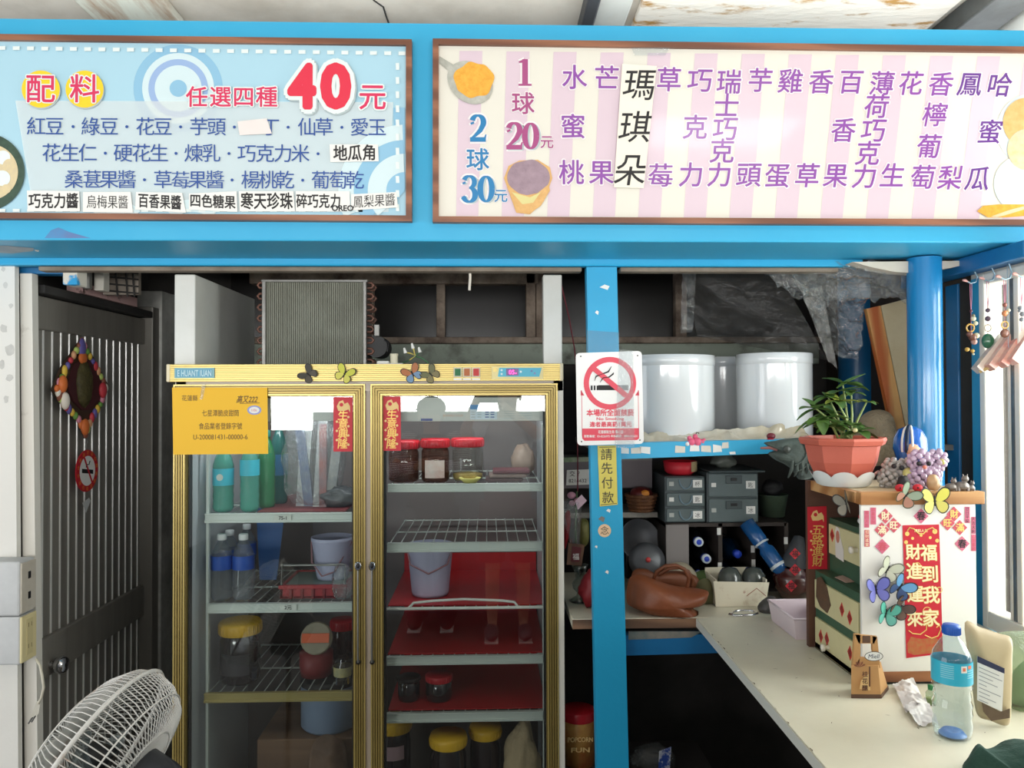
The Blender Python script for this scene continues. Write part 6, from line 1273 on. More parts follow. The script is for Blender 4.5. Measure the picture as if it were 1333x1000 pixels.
# jar of snacks on a crate in the dark under the counter, bag of rubbish
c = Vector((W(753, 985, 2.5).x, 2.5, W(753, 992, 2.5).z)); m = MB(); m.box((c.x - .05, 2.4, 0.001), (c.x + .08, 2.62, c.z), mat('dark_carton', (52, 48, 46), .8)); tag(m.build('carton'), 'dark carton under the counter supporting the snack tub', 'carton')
c.z += .001; t = T('snack_tub', 'round snack tub with red lid and red-yellow wrapper in the dark gap under the counter', 'tub', c); hh = W(753, 922, 2.5).z - c.z; R0 = S(21, 2.5)
m = MB(); m.lathe([(0, .001), (R0, 0), (R0, hh * .8), (R0 * .9, hh * .84)], mat('tub_wrapper_yellow', (206, 168, 90), .4, col2=(160, 60, 40), scale=9), c, 32, cap=False); m.text('POPCORN', c + Vector((0, -R0 - .002, hh * .55)), .018, mat('pop_letter', (240, 206, 140), .5), bold=.03, w=R0 * 1.5); m.text('FUN', c + Vector((0, -R0 - .002, hh * .36)), .018, mat('pop_letter', (240, 206, 140), .5), bold=.03, w=R0 * 1.1); m.build('body', t)
m = MB(); m.lathe([(R0 * 1.03, hh * .82), (R0 * 1.05, hh * .98), (R0, hh), (0, hh)], RLID, c, 32, cap=False); m.build('lid', t)
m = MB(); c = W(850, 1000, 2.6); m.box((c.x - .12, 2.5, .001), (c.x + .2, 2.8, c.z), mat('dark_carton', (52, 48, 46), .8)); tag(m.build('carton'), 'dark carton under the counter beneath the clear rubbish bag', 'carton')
m = blob(c + Vector((.0, 0, .035)), (.07, .06, .04), FILM, .3, 17); tag(m.build('rubbish_bag'), 'clear crumpled rubbish bag in the dark space under the counter', 'bag')
m = MB(); m.hexa([W(x, y, 2.52) for x, y in [(857, 1000), (872, 1000), (874, 972), (858, 978)]] + [W(x, y, 2.54) for x, y in [(857, 1000), (872, 1000), (874, 972), (858, 978)]], mat('blue_white_pack', (40, 70, 150), .4, col2=(200, 204, 210), scale=16, soft=.03)); tag(m.build('snack_packet'), 'blue and white packet beside the clear rubbish bag under the counter', 'packet')
# ================================================================== counter
m = MB(); A, B = WZ(914, 812, CT), WZ(1076, 1000, CT); B = A + (B - A) * ((1.0 - A.y) / (B.y - A.y))
th = .026
m.hexa([Vector((B.x, 1.0, CT - th)), Vector((1.42, 1.0, CT - th)), Vector((1.42, 1.0, CT)), Vector((B.x, 1.0, CT)), Vector((A.x, 2.29, CT - th)), Vector((1.42, 2.29, CT - th)), Vector((1.42, 2.29, CT)), Vector((A.x, 2.29, CT))], WT)
ED = mat('white_edge_band', (206, 206, 196), .4)
m.hexa([Vector((B.x - .002, 1.0, CT - th)), Vector((B.x - .0005, 1.0, CT - th)), Vector((B.x - .0005, 1.0, CT - .003)), Vector((B.x - .002, 1.0, CT - .003)), Vector((A.x - .002, 2.29, CT - th)), Vector((A.x - .0005, 2.29, CT - th)), Vector((A.x - .0005, 2.29, CT - .003)), Vector((A.x - .002, 2.29, CT - .003))], ED)
random.seed(12)
CH = mat('chipped_core', (86, 72, 54), .8)
for i in range(16):
    f = random.random() ** .7; p = A + (B - A) * f * .92; L_ = random.uniform(.004, .02); m.poly([p + Vector((.0, 0, .0006)), p + Vector((random.uniform(.001, .004), -L_ * .4, .0006)), p + Vector((0, -L_, .0006))], CH)
for i in range(34):
    x, y = random.uniform(.68, 1.1), random.uniform(1.3, 2.2); a = random.uniform(0, 3); L_ = random.uniform(.002, .007); d = Vector((math.cos(a), math.sin(a), 0)) * L_; w = Vector((-math.sin(a), math.cos(a), 0)) * .0008
    m.poly([Vector((x, y, CT + .0004)) + d, Vector((x, y, CT + .0004)) + w, Vector((x, y, CT + .0004)) - d, Vector((x, y, CT + .0004)) - w], CH)
for y in (1.15, 2.0): m.box((1.1, y, .001), (1.16, y + .05, CT - th), RK)
tag(m.build('side_counter'), 'long cream laminate counter with chipped edge running towards the viewer', 'counter')
# ---- drawer cabinet
P0 = WZ(1123, 892, CT); X0 = P0.x; Y0 = P0.y; X1 = W(1271.5, 800, Y0).x; Y1 = Y0 + .275
zT = W(1123, 641, Y0).z; zPb = W(1123, 657.5, Y0).z
CB = T('drawer_cabinet', 'small wooden drawer cabinet with white front board covered in festive stickers', 'cabinet', Vector(((X0 + X1) / 2, (Y0 + Y1) / 2, CT + .0005)))
GRN = mat('green_cabinet_paint', (62, 96, 72), .5, col2=(46, 76, 58), scale=6); CRW = mat('cream_drawer_front', (214, 206, 160), .5, col2=(196, 186, 140), scale=6); BRW = mat('dark_brown_board', (98, 64, 48), .6, col2=(78, 52, 40), scale=6)
m = MB(); m.box((X0 - .002, Y0 - .004, zPb), (W(1281, 650, Y0).x, Y0 + .02, zT), PINE, .002); m.build('front_plank', CB)
m = MB(); m.box((X0 - .004, Y0 + .02, zPb + .001), (X0 + .014, Y1, zT - .002), PINE, .002); m.box((X0 + .014, Y0 + .02, zT - .018), (X1, Y1, zT - .002), mat('pale_plank_top', (216, 200, 170), .6, col2=(196, 176, 140), scale=5)); m.build('top_board', CB)
m = MB(); zb_w = W(1123, 875, Y0).z; m.box((X0, Y0, zb_w), (X1, Y0 + .008, zPb), mat('white_front_board', (236, 234, 228), .4)); m.build('front_board', CB)
m = MB(); m.box((X0, Y0 - .002, CT + .0005 + .006), (X1, Y0 + .01, zb_w), wood('reddish_base_wood', (160, 104, 68), (116, 72, 48), 8, 'X', .5)); m.box((X0 + .002, Y0 + .002, CT + .0005), (X1, Y1, CT + .007), BLACK); m.box((X0, Y0 + .01, CT + .005), (X0 + .02, Y1, CT + .018), BRW); m.build('plinth', CB)
m = MB(); m.box((W(1050, 700, Y1).x, Y1 - .01, CT + .001), (X1, Y1 + .006, zT - .002), BRW); m.build('back_board', CB)
XU = X0 + .045
zstep = WX(1080, 742, XU).z
zu1 = WX(1080, 674, XU).z
m = MB(); m.box((XU, Y0 + .012, zstep), (X1 - .01, Y1 - .011, zu1), GRN); m.box((X0 + .006, Y0 + .012, CT + .02), (X1 - .01, Y1 - .011, zstep), GRN); m.box((X1 - .012, Y0 + .01, CT + .01), (X1 - .002, Y1 - .011, zPb + .002), BRW); m.build('carcass', CB)
RDIA = mat('drawer_red_diamond', (196, 56, 50), .5)
def drawer(X, za, zb_, knob, marks):
    m = MB(); m.box((X - .006, Y0 + .02, za), (X + .004, Y1 - .018, zb_), CRW, .002)
    for y, z, s in marks: c = Vector((X - .0066, y, z)); m.prism([c + UY * s * .7, c + UZ * s, c - UY * s * .7, c - UZ * s], (.0005, 0, 0), RDIA); m.text('春', c - UX * .0003, s * .9, mat('diamond_dark', (90, 30, 30), .5), u=-UY, v=UZ)
    d = m.build('drawer', CB)
    if knob: m = MB(); k = Vector((X - .006, knob[0], knob[1])); m.lathe([(.006, 0), (.005, .008), (.009, .012), (.009, .018), (.004, .02)], mat('white_knob', (226, 220, 206), .35), k, 16, Matrix.Rotation(-PI / 2, 4, 'Y')); o = m.build('knob'); o.parent = d; o.location = WLOC[o.name] - WLOC[d.name]
    return d
za, zb_ = WX(1080, 719, XU).z, WX(1080, 681, XU).z; drawer(XU, za, zb_, (Y0 + .1, (za + zb_) / 2), [(Y1 - .04, (za + zb_) / 2 + .012, .018)])
z2a, z2b = WX(1058, 787, X0 + .006).z, WX(1058, 751, X0 + .006).z; drawer(X0 + .006, z2a, z2b, None, [(Y0 + .1, (z2a + z2b) / 2, .018), (Y0 + .06, (z2a + z2b) / 2 - .008, .018)])
z3a, z3b = WX(1058, 838, X0 + .006).z, WX(1058, 799, X0 + .006).z; drawer(X0 + .006, z3a, z3b, (Y1 - .1, z3a + .025), [(Y1 - .055, (z3a + z3b) / 2, .018), (Y1 - .09, (z3a + z3b) / 2 + .004, .018), (Y0 + .06, (z3a + z3b) / 2 + .01, .018)])
# paper cut-outs on the drawers, trinkets on the ledges
m = MB(); X = XU - .0075; y_ = Y1 - .075; zc_ = (za + zb_) / 2 - .004
m.prism([Vector((X, y_ + a, zc_ + b)) for a, b in [(.014, -.036), (-.03, -.04), (-.03, -.01), (-.012, .02), (-.006, .04), (.008, .044), (.016, .03)]], (.001, 0, 0), mat('photo_white', (220, 214, 206), .5)); m.prism([Vector((X - .0006, y_ + .0 + .010 * math.cos(i), zc_ + .018 + .016 * math.sin(i))) for i in [2 * PI * k / 12 for k in range(12)]], (.0004, 0, 0), mat('photo_blush', (190, 120, 100), .5))
tag(m.build('paper_cutout'), 'white paper cut-out with a round reddish face stuck on the top drawer', 'cut-out')
m = MB(); X = X0 - .0015; y_ = Y1 - .065; zc_ = (z2a + z2b) / 2 + .004; m.prism([Vector((X, y_ + a, zc_ + b)) for a, b in [(.035, -.01), (.03, .04), (.005, .048), (-.03, .03), (-.05, -.01), (-.03, -.035), (.01, -.03)]], (.002, 0, 0), mat('brown_photo', (110, 76, 54), .5, col2=(70, 60, 46), scale=40)); tag(m.build('paper_cutout'), 'brown picture cut-out stuck on the middle drawer', 'cut-out')
c = Vector((XU + .03, Y0 + .14, zu1 + .0008)); m = MB(); m.sph(c + UZ * .01, (.014, .014, .01), PAPER, 12, 8); m.sph(c + UZ * .02, (.012, .012, .009), RED, 12, 8); m.sph(c + UZ * .028, .005, PAPER, 10, 6); tag(m.build('figurine'), 'tiny red and white figurine tucked under the cabinet top plank', 'figurine')
c = Vector((X0 + .02, Y0 + .12, zstep + .001)); m = MB(); m.prism([c, c + Vector((.03, .01, 0)), c + Vector((.02, .06, .004)), c + Vector((-.005, .05, .002))], (0, 0, .001), mat('pinkish_scrap', (190, 160, 146), .6)); tag(m.build('paper_scrap'), 'pinkish paper scrap lying on the ledge between the drawers', 'paper scrap')
# couplet on the back board, facing out
couplet([(1052, 741), (1077, 741), (1076, 659), (1051, 660)], '五路進財', 13, 'red couplet with gold 五路 characters on the brown back board of the cabinet', Y1 - .0115, 'red_couplet', True, vert=(690, 731))
# stickers on the white front
yf = Y0 - .0012
PKD = mat('pink_diamond', (214, 112, 140), .6); RSD = mat('rose_diamond', (206, 84, 100), .6); YPR = mat('yellow_print', (244, 214, 120), .5); WPR = mat('white_gold_print', (250, 238, 200), .5)
gd = 'paper diamonds on the white cabinet front'
for px, py, ch, mm, ink, lab in ((1152.5, 672, '財', RSD, WPR, 'rose diamond reading 財 on the drawer side of the banner'), (1163.5, 684, '旺', RSD, WPR, 'rose diamond reading 旺 touching the banner corner'), (1148, 690, '滿', RSD, WPR, 'rose diamond reading 滿 on the drawer side of the banner'),
        (1148.5, 711.5, '春', PKD, RSD, 'pink diamond with faded red 春 above the pale butterfly'), (1199, 672, '春', PKD, INK, 'pink diamond with black 春 centred above the red banner'), (1242, 669.5, '財', RSD, YPR, 'rose diamond reading 財 near the window side of the cabinet'), (1233.5, 681, '旺', RSD, YPR, 'rose diamond reading 旺 near the window side of the cabinet'), (1249.5, 687, '滿', RSD, YPR, 'rose diamond reading 滿 near the window side of the cabinet'), (1252.5, 708, '春', PKD, INK, 'pink diamond with black 春 lowest on the window side of the front')):
    diamond(px, py, yf, 10, ch, mm, ink, lab, group=gd, bold=.02)
gs = 'narrow festive slips on the white cabinet front'
for q, s, mm, ink, lab in (([(1125, 687), (1131.5, 687), (1131.5, 665), (1125, 665)], '春回大地', PKD, RSD, 'plain pink slip at the very edge of the cabinet front'), ([(1133, 683), (1140.5, 683), (1140.5, 661), (1133, 661)], '恭喜發財', PKD, RSD, 'pink slip just beside the rose diamonds, tallest at the top'), ([(1125.5, 712), (1132, 712), (1131.5, 690), (1125.5, 690)], '招財進寶', RSD, WPR, 'rose slip with white lettering under the edge pink slip'),
        ([(1256, 681), (1262.5, 681), (1262.5, 660), (1256, 660)], '日日平安', PKD, INK, 'pink slip with dark lettering near the plank on the window side'), ([(1264.5, 695), (1270, 695), (1270, 673), (1264.5, 673)], '大吉大利', PKD, INK, 'upper pink slip along the window edge of the cabinet front'), ([(1264.5, 717.5), (1270.5, 717.5), (1270.5, 696), (1264.5, 696)], '心想事成', PKD, RSD, 'lower pink slip along the window edge of the cabinet front')):
    m = MB(); m.prism([W(x, y, yf) for x, y in q], (0, .0006, 0), mm)
    cx = sum(x for x, y in q) / 4; ya = min(y for x, y in q); yb = max(y for x, y in q)
    for i, ch in enumerate(s): m.text(ch, W(cx, ya + (yb - ya) * (i + .5) / 4, yf - .0006), S(4.6, yf), ink)
    tag(m.build('festive_slip'), lab, 'paper slip', gs)
BR = mat('banner_red', (200, 30, 52), .45)
m = MB(); m.prism([W(x, y, yf) for x, y in [(1180, 857), (1227.5, 851), (1222.5, 683), (1175, 684)]], (0, .0006, 0), BR)
def bn(x, y, k=1): return W(x, y, yf - .0003 * k)
GB = mat('banner_gold', (238, 206, 120), .4, .2); GBW = mat('banner_cream', (252, 238, 190), .4)
for ch, x, y, h in (('財', 1189, 719, 19), ('運', 1190.5, 744, 20), ('運', 1191.5, 774, 20), ('來', 1191, 806, 19), ('福', 1209, 720, 20), ('到', 1210.5, 748, 21), ('我', 1212, 775, 21), ('家', 1212, 805, 21)):
    if (x, ch) == (1190.5, '運'): ch = '進'
    m.text(ch, bn(x, y), S(h, yf), GB, bold=.035, v=(-.03, 0, 1)); m.text(ch, bn(x, y, 3), S(h, yf), GBW, bold=.012, v=(-.03, 0, 1))
m.text('精彩人生', bn(1199, 691), S(4, yf), GBW, bold=.02)
m.tube([bn(x, y, 2) for x, y in [(1181, 691), (1184, 687), (1190, 689), (1196, 695), (1202, 695), (1208, 689), (1214, 687), (1218, 691)]], .0014, GB, 5)
for x, y, r in ((1181, 695, 3), (1217, 692, 3.4), (1199, 697, 2), (1188, 701, 2), (1211, 700, 2), (1179.5, 706, 2.6), (1220, 704, 2.6)): m.disc(bn(x, y, 2), UX, UZ, S(r, yf), GB, 14)
for x, y, r in ((1194, 737, 5), (1207, 796, 6), (1223, 768, 4), (1183, 796, 4)): m.disc(bn(x, y, 1.5), UX, UZ, S(r, yf), GB, 20, S(r - 1, yf))
m.tube([bn(x, y, 2) for x, y in [(1206, 812), (1206, 820), (1198, 826), (1188, 825), (1183, 821)]], .0012, GB, 5); m.tube([bn(x, y, 2) for x, y in [(1219, 817), (1223, 814), (1225, 819), (1221, 828), (1213, 831), (1204, 827)]], .0012, GB, 5)
m.poly([bn(x, y, 1) for x, y in [(1181, 838), (1186, 829), (1200, 832), (1218, 830), (1226, 838), (1226.5, 848), (1216, 850), (1190, 853), (1182, 850)]], mat('banner_feast', (170, 130, 70), .5, col2=(196, 60, 50), scale=90))
tag(m.build('red_banner'), 'tall red banner with gold characters reading 福到我家 on the white cabinet front', 'banner')
gb = 'butterfly ornaments on the drawer cabinet'
nb = (-.25, -1, 0)
butterfly(W(1154, 741, yf), .05, -.55, (BF('pale_sage', (206, 210, 188)), BF('pale_sage2', (214, 216, 196)), BF('sage_edge', (110, 110, 96))), 'pale sage butterfly, topmost on the white cabinet front', gb, fold=.5)
butterfly(W(1139, 767, yf), .054, .12, (BF('lavender', (120, 124, 206)), BF('lavender2', (130, 132, 210)), BF('navy_edge', (50, 52, 100))), 'lavender-blue butterfly near the drawer edge of the cabinet front', gb, fold=.55)
butterfly(W(1170, 764, yf), .052, -.7, (BF('sky', (104, 160, 206)), BF('deepblue', (60, 84, 130)), EDG), 'sky blue and black butterfly half over the banner edge', gb, fold=.5)
butterfly(W(1170, 791, yf), .046, -.8, (BF('brown', (92, 70, 62)), BF('brown2', (112, 88, 76)), EDG), 'brown butterfly half over the banner edge', gb, fold=.5)
butterfly(W(1152, 798, yf), .05, -.25, (BF('turq', (92, 184, 164)), BF('turq2', (112, 196, 180)), BF('turq_edge', (46, 96, 90))), 'turquoise butterfly, lowest on the white cabinet front', gb, fold=.6)
butterfly(W(1178, 645, Y0 - .006), .05, -.7, (BF('greygreen', (150, 166, 144)), BF('rose', (180, 130, 110)), BF('moss_edge', (66, 80, 56))), 'grey-green butterfly on the pine plank under the bead dog', gb, fold=.5)
butterfly(W(1215.5, 652, Y0 - .006), .058, .05, (BF('yellow', (226, 220, 96)), BF('yellow2', (220, 210, 110)), EDG), 'yellow and black swallowtail butterfly on the pine plank', gb, fold=.2)
butterfly(WX(1104, 656, X0 - .008), .052, .4, (BF('ash', (122, 118, 104)), BF('ash2', (140, 134, 118)), EDG), 'ash grey butterfly on the shaded end of the cabinet top plank', gb, nrm=(-1, -.2, 0), fold=.5)

# ---- on the cabinet top
zt_c = zT - .0015
c = Vector((W(1097, 600, Y0 + .15).x, Y0 + .15, zt_c)); Yp = c.y
t = T('potted_plant', 'umbrella plant in an octagonal terracotta plastic pot with white scalloped saucer', 'plant', c)
TER = mat('terracotta_plastic', (206, 108, 88), .45, col2=(190, 94, 76), scale=4); rp = S(54, Yp); hp_ = W(1097, 569, Yp).z - c.z
m = MB(); m.lathe([(rp * .5, .006), (rp * .62, .02), (rp * .8, hp_ * .5), (rp * .88, hp_ * .84), (rp * .98, hp_ * .86), (rp * 1.03, hp_ * .95), (rp * 1.0, hp_), (rp * .88, hp_), (rp * .84, hp_ * .9), (0, hp_ * .86)], TER, c, 8, smooth=False, a0=PI / 8 + .2); m.build('pot', t)
m = MB(); m.lathe([(0, hp_ * .88), (rp * .7, hp_ * .88), (rp * .83, hp_ * .87)], mat('soil', (66, 50, 40), .9, bump=.8, bscale=90), c, 16, cap=False); m.build('soil', t)
m = MB(); n = 64; vs = []
for i in range(n):
    a = 2 * PI * i / n; w = abs(math.sin(4 * a)) ** .7
    for r, z in ((rp * .52, 0), (rp * .6, .004), (rp * (.66 + .03 * w), .02), (rp * (.74 + .05 * w), .026 + .014 * w)): vs.append(c + Vector((r * math.cos(a), r * math.sin(a), z)))
m.add(vs, [(i * 4 + k, ((i + 1) % n) * 4 + k, ((i + 1) % n) * 4 + k + 1, i * 4 + k + 1) for i in range(n) for k in range(3)], mat('saucer_white', (226, 230, 228), .4), True); m.poly([vs[i * 4] for i in range(n)], mat('saucer_white', (226, 230, 228), .4)); m.build('saucer', t)
LEAF = mat('leaf_green', (70, 104, 50), .4, col2=(98, 134, 62), scale=9); LEAFY = mat('leaf_yellow_green', (170, 176, 80), .4, col2=(120, 146, 60), scale=12); STEM = mat('plant_stem', (140, 156, 92), .5)
ms, ml, my = MB(), MB(), MB()
def leaf(m_, p, d, L_, w, mm, droop=.3):
    d = Vector(d).normalized(); sd = d.cross(UZ); sd = sd.normalized() if sd.length > .1 else UX.copy(); up = sd.cross(d); vs = []; nn = 6
    for i in range(nn + 1):
        f = i / nn; q = Vector(p) + d * (L_ * f) - UZ * (droop * L_ * f * f); ww = w * math.sin(PI * min(.98, f * .86 + .1)) ** .8
        for s_ in (-1, 0, 1): vs.append(q + sd * (s_ * ww * .5) + up * (abs(s_) * ww * .16))
    m_.add(vs, [(3 * i + j, 3 * i + j + 1, 3 * i + j + 4, 3 * i + j + 3) for i in range(nn) for j in range(2)], mm, True)
root = c + UZ * hp_ * .88
random.seed(5)
for px, py, dy, n, L_, yel in ((1078, 517, 0, 7, .05, 0), (1090, 523, -.02, 6, .05, 1), (1070, 545, -.03, 7, .06, 0), (1062, 532, 0, 5, .06, 0), (1108, 512, .0, 5, .045, 0), (1128, 524, -.01, 6, .036, 1), (1105, 555, -.04, 7, .05, 0), (1118, 562, -.03, 6, .055, 0), (1084, 556, -.05, 7, .055, 0), (1097, 500, .02, 3, .06, 0), (1080, 538, .03, 6, .05, 0)):
    p = W(px, py, Yp + dy); st = root + Vector((random.uniform(-.02, .02), random.uniform(-.02, .01), 0)); mid = (p + st) / 2 + Vector((random.uniform(-.006, .006), 0, .01)); ms.tube([st, mid, p], [.0032, .0028, .002], STEM, 6)
    for k in range(n):
        a = 2 * PI * k / n + random.random(); leaf(my if yel and k % 2 else ml, p, (math.cos(a), math.sin(a) * .8 - .15, random.uniform(-.25, .55)), L_ * random.uniform(.8, 1.15), L_ * .52, LEAFY if yel and k % 2 else LEAF, random.uniform(.1, .5))
leaf(ml, W(1090, 506, Yp), (1, 0, .62), .085, .03, LEAF, .1); leaf(ml, W(1094, 508, Yp), (1, -.2, .2), .06, .02, LEAF, .1); leaf(ml, W(1066, 532, Yp), (-1, -.1, -.2), .06, .024, LEAF, .3); leaf(ml, W(1080, 548, Yp - .02), (-1, -.2, -.05), .075, .026, LEAF, .2)
ml.build('foliage', t); my.build('young_leaves', t, label='yellowish young leaves'); ms.build('stems', t); m = MB(); m.sph(W(1113, 560, Yp - .06), .006, mat('pale_bud', (214, 206, 150), .5), 10, 8); m.build('bud', t)
# bead animals
def beads(c, lumps, br, mm, m):
    for cx, cz, R_ in lumps:
        nb_ = max(6, int(4.6 * (R_ / br) ** 2 * .8))
        for i in range(nb_):
            z = 1 - 2 * (i + .5) / nb_; a = i * 2.39996; r = math.sqrt(1 - z * z); m.sph(Vector(c) + Vector((cx + R_ * r * math.cos(a), R_ * .75 * r * math.sin(a), cz + R_ * z)), br, mm, 8, 6)
    return m
BCL = mat('smoky_crystal_bead', (206, 200, 200), .1, coat=.8, trans=.35, col2=(170, 164, 150), scale=60); BPK = mat('lilac_crystal_bead', (222, 196, 222), .1, coat=.8, trans=.35)
c = Vector((W(1163, 630, Y0 + .1).x, Y0 + .1, zt_c + .004)); t = T('bead_dog', 'clear crystal bead dog with dark eyes on the cabinet top beside the pot', 'bead figure', c); m = beads(c, [(-.012, .02, .022), (.018, .024, .02), (-.004, .046, .018), (.03, .052, .012), (-.02, .004, .01), (.016, .004, .01)], .0072, BCL, MB()); m.build('bead_body', t)
m = MB(); m.sph(c + Vector((-.012, -.026, .05)), .006, INK, 10, 8); m.sph(c + Vector((.006, -.028, .046)), .006, INK, 10, 8); m.sph(c + Vector((.03, -.016, .03)), .016, mat('yellow_bead_flower', (206, 196, 120), .2, coat=.6), 12, 8); m.build('eyes_and_flower', t)
c = Vector((W(1204, 632, Y0 + .07).x, Y0 + .07, zt_c + .004)); t = T('bead_dog', 'lilac crystal bead dog with a bow on the pine plank side of the cabinet top', 'bead figure', c); m = beads(c, [(-.01, .022, .026), (.012, .026, .022), (-.012, .062, .024), (.03, .066, .02), (.024, .04, .016), (-.026, .006, .01), (.01, .006, .01)], .0078, BPK, MB()); m.build('bead_body', t)
m = MB(); m.sph(c + Vector((-.026, -.02, .058)), .0055, INK, 10, 8); m.sph(c + Vector((-.004, -.024, .058)), .0055, INK, 10, 8); m.sph(c + Vector((-.015, -.026, .05)), .005, mat('bead_nose', (226, 130, 110), .3), 10, 8); m.sph(c + Vector((.034, -.014, .062)), .008, mat('yellow_bead_flower', (206, 196, 120), .2, coat=.6), 10, 8); m.build('eyes_and_bow', t)
c = Vector((W(1185, 600, Y0 + .2).x, Y0 + .2, zt_c)); t = T('toy_helmet', 'glossy blue rounded toy helmet with white stripe behind the bead dogs', 'toy', c); hz = W(1185, 555, Y0 + .2).z - c.z; R0 = S(21, Y0 + .2)
BH = mat('helmet_blue', (20, 96, 190), .15, coat=.8); m = MB(); m.lathe([(0, .001), (R0 * .5, 0), (R0 * .55, hz * .3), (R0 * .8, hz * .42), (R0, hz * .6), (R0 * .96, hz * .78), (R0 * .7, hz * .94), (R0 * .3, hz * .995), (0, hz)], BH, c, 28, cap=False); m.build('shell', t)
m = MB(); hp2 = [(.55, R0 * .95), (.6, R0), (.7, R0 * .995), (.78, R0 * .96), (.87, R0 * .84), (.94, R0 * .7), (.98, R0 * .46), (1.0, R0 * .2)]
for a_ in (-2.55, -1.95): m.tube([c + Vector((r_ * math.cos(a_), r_ * math.sin(a_), hz * z_ + .001)) for z_, r_ in hp2], .003, PAPER, 8)
m.tube([c + Vector((R0 * .93 * math.cos(q), R0 * .93 * math.sin(q), hz * .5)) for q in [-2.2 + 1.8 * k / 8 for k in range(9)]], .003, PAPER, 8); m.build('white_stripe', t)
m = MB(); m.tube([c + Vector(((r_ + .001) * math.cos(-2.25), (r_ + .001) * math.sin(-2.25), hz * z_ + .001)) for z_, r_ in hp2], .005, mat('helmet_dark_band', (20, 40, 70), .3), 8); m.build('crest_band', t)
m = MB(); m.sph(c + Vector((-R0 * .2, -R0 * .8, hz * .58)), (R0 * .5, R0 * .25, hz * .15), mat('helmet_visor_tan', (214, 166, 132), .4), 14, 10); m.build('visor', t)
c = Vector((W(1216, 640, Y0 + .02).x, Y0 + .022, zT)); m = blob(c + UZ * .018, (.015, .012, .02), mat('tan_resin', (196, 160, 120), .4), .18, 3); tag(m.build('stone_figurine'), 'small tan resin figurine on the front plank edge', 'figurine')
PEW = mat('pewter', (120, 112, 106), .35, .5)
gp = 'pewter animal figurines on the front plank'
for px, hgt, lab, tw in ((1238, 17, 'pewter animal figurine nearest the tan resin one, with raised head', 0), (1252, 21, 'tallest pewter animal figurine, sitting upright', 1), (1263, 13, 'smallest pewter animal figurine at the end of the plank', 2)):
    c = Vector((W(px, 640, Y0 + .012).x, Y0 + .012, zT + .0003)); H = S(hgt, Y0); t = T('metal_figurine', lab, 'figurine', c, gp); m = MB()
    m.sph(c + UZ * H * .3, (H * .48, H * .34, H * .3), PEW, 12, 8); m.sph(c + Vector((H * .22, 0, H * .75)), (H * .22, H * .2, H * .22), PEW, 12, 8); m.tube([c + Vector((H * .1, 0, H * .4)), c + Vector((H * .2, 0, H * .7))], H * .14, PEW, 8)
    for sx in (.12, .32): m.cyl(c + Vector((H * sx, 0, H * .88)), c + Vector((H * (sx + (.06 if sx > .2 else -.04)), 0, H * 1.06)), H * .06, PEW, .0006, 8)
    for sx in (-.3, .3): m.cyl(c + Vector((H * sx, -H * .16, 0)), c + Vector((H * sx, -H * .14, H * .3)), H * .1, PEW, None, 8)
    m.build('body', t)
g2 = 'red berry trinkets on the front plank'
for px, lab in ((1173, 'red ladybird trinket under the clear bead dog'), (1196, 'red ladybird trinket under the lilac bead dog')):
    c = Vector((W(px, 636, Y0 + .01).x, Y0 + .014, zT + .0005)); t = T('ladybird_trinket', lab, 'trinket', c, g2); m = MB(); m.sph(c + UZ * .007, (.012, .009, .009), RED, 12, 8); m.build('shell', t); m = MB(); m.sph(c + Vector((.013, -.002, .005)), .006, INK, 10, 8); m.sph(c + Vector((-.004, -.008, .008)), .002, INK, 8, 6); m.build('head', t)
c = Vector((W(1176, 628, Y0 + .04).x, Y0 + .04, zT)); m = blob(c + UZ * .016, (.014, .01, .018), INK, .25, 4); tag(m.build('dark_ornament'), 'small black pointed ornament between the two bead dogs', 'ornament')

# ---- on the counter
def cp(px, py): return WZ(px, py, CT + .0006)
c = cp(1240, 958); t = T('water_bottle', 'clear water bottle with blue cap and turquoise label on the counter', 'bottle', c); H = W(1240, 813, c.y).z - c.z; R0 = S(24, c.y)
PETW = clear('clear_water_pet', (232, 240, 242), .02, 1.42, haze=.07, hazecol=(200, 214, 222), gain=1.5)
prof = [(0, .004), (R0 * .7, .001), (R0 * .95, .006), (R0, .02)]
for i in range(10): prof.append((R0 * (1 - .05 * (i % 2) - (.06 if 4 < i < 8 else 0)), .03 + H * .36 * i / 9))
prof += [(R0, H * .53), (R0, H * .7), (R0 * .92, H * .76), (R0 * .6, H * .85), (R0 * .4, H * .89), (R0 * .38, H * .93)]
m = MB(); m.lathe(prof, PETW, c, 36, cap=False); m.build('body', t)
m = MB(); m.lathe([(R0 * .44, H * .915), (R0 * .45, H * .92), (R0 * .45, H * .985), (R0 * .4, H), (0, H)], mat('cap_blue', (34, 92, 186), .35), c, 28, cap=False)
for i in range(30): a = 2 * PI * i / 30; m.box((-.0006, -.0006, H * .92), (.0006, .0006, H * .98), mat('cap_blue', (34, 92, 186), .35), 0, Matrix.Translation(c + Vector((R0 * .45 * math.cos(a), R0 * .45 * math.sin(a), 0))))
m.build('cap', t)
LQ = mat('label_turquoise', (40, 176, 208), .35, col2=(60, 186, 214), scale=5); m = MB(); m.lathe([(R0 * 1.02, H * .5), (R0 * 1.02, H * .7)], LQ, c, 36, cap=False)
def onb(a, z, k=1): return c + Vector((R0 * (1.022 + .002 * k) * math.sin(a), -R0 * (1.022 + .002 * k) * math.cos(a), H * z))
def patchb(a0, a1, z0, z1, mm, k=1): m.add([onb(a0 + (a1 - a0) * i / 4, z, k) for i in range(5) for z in (z0, z1)], [(2 * i, 2 * i + 2, 2 * i + 3, 2 * i + 1) for i in range(4)], mm)
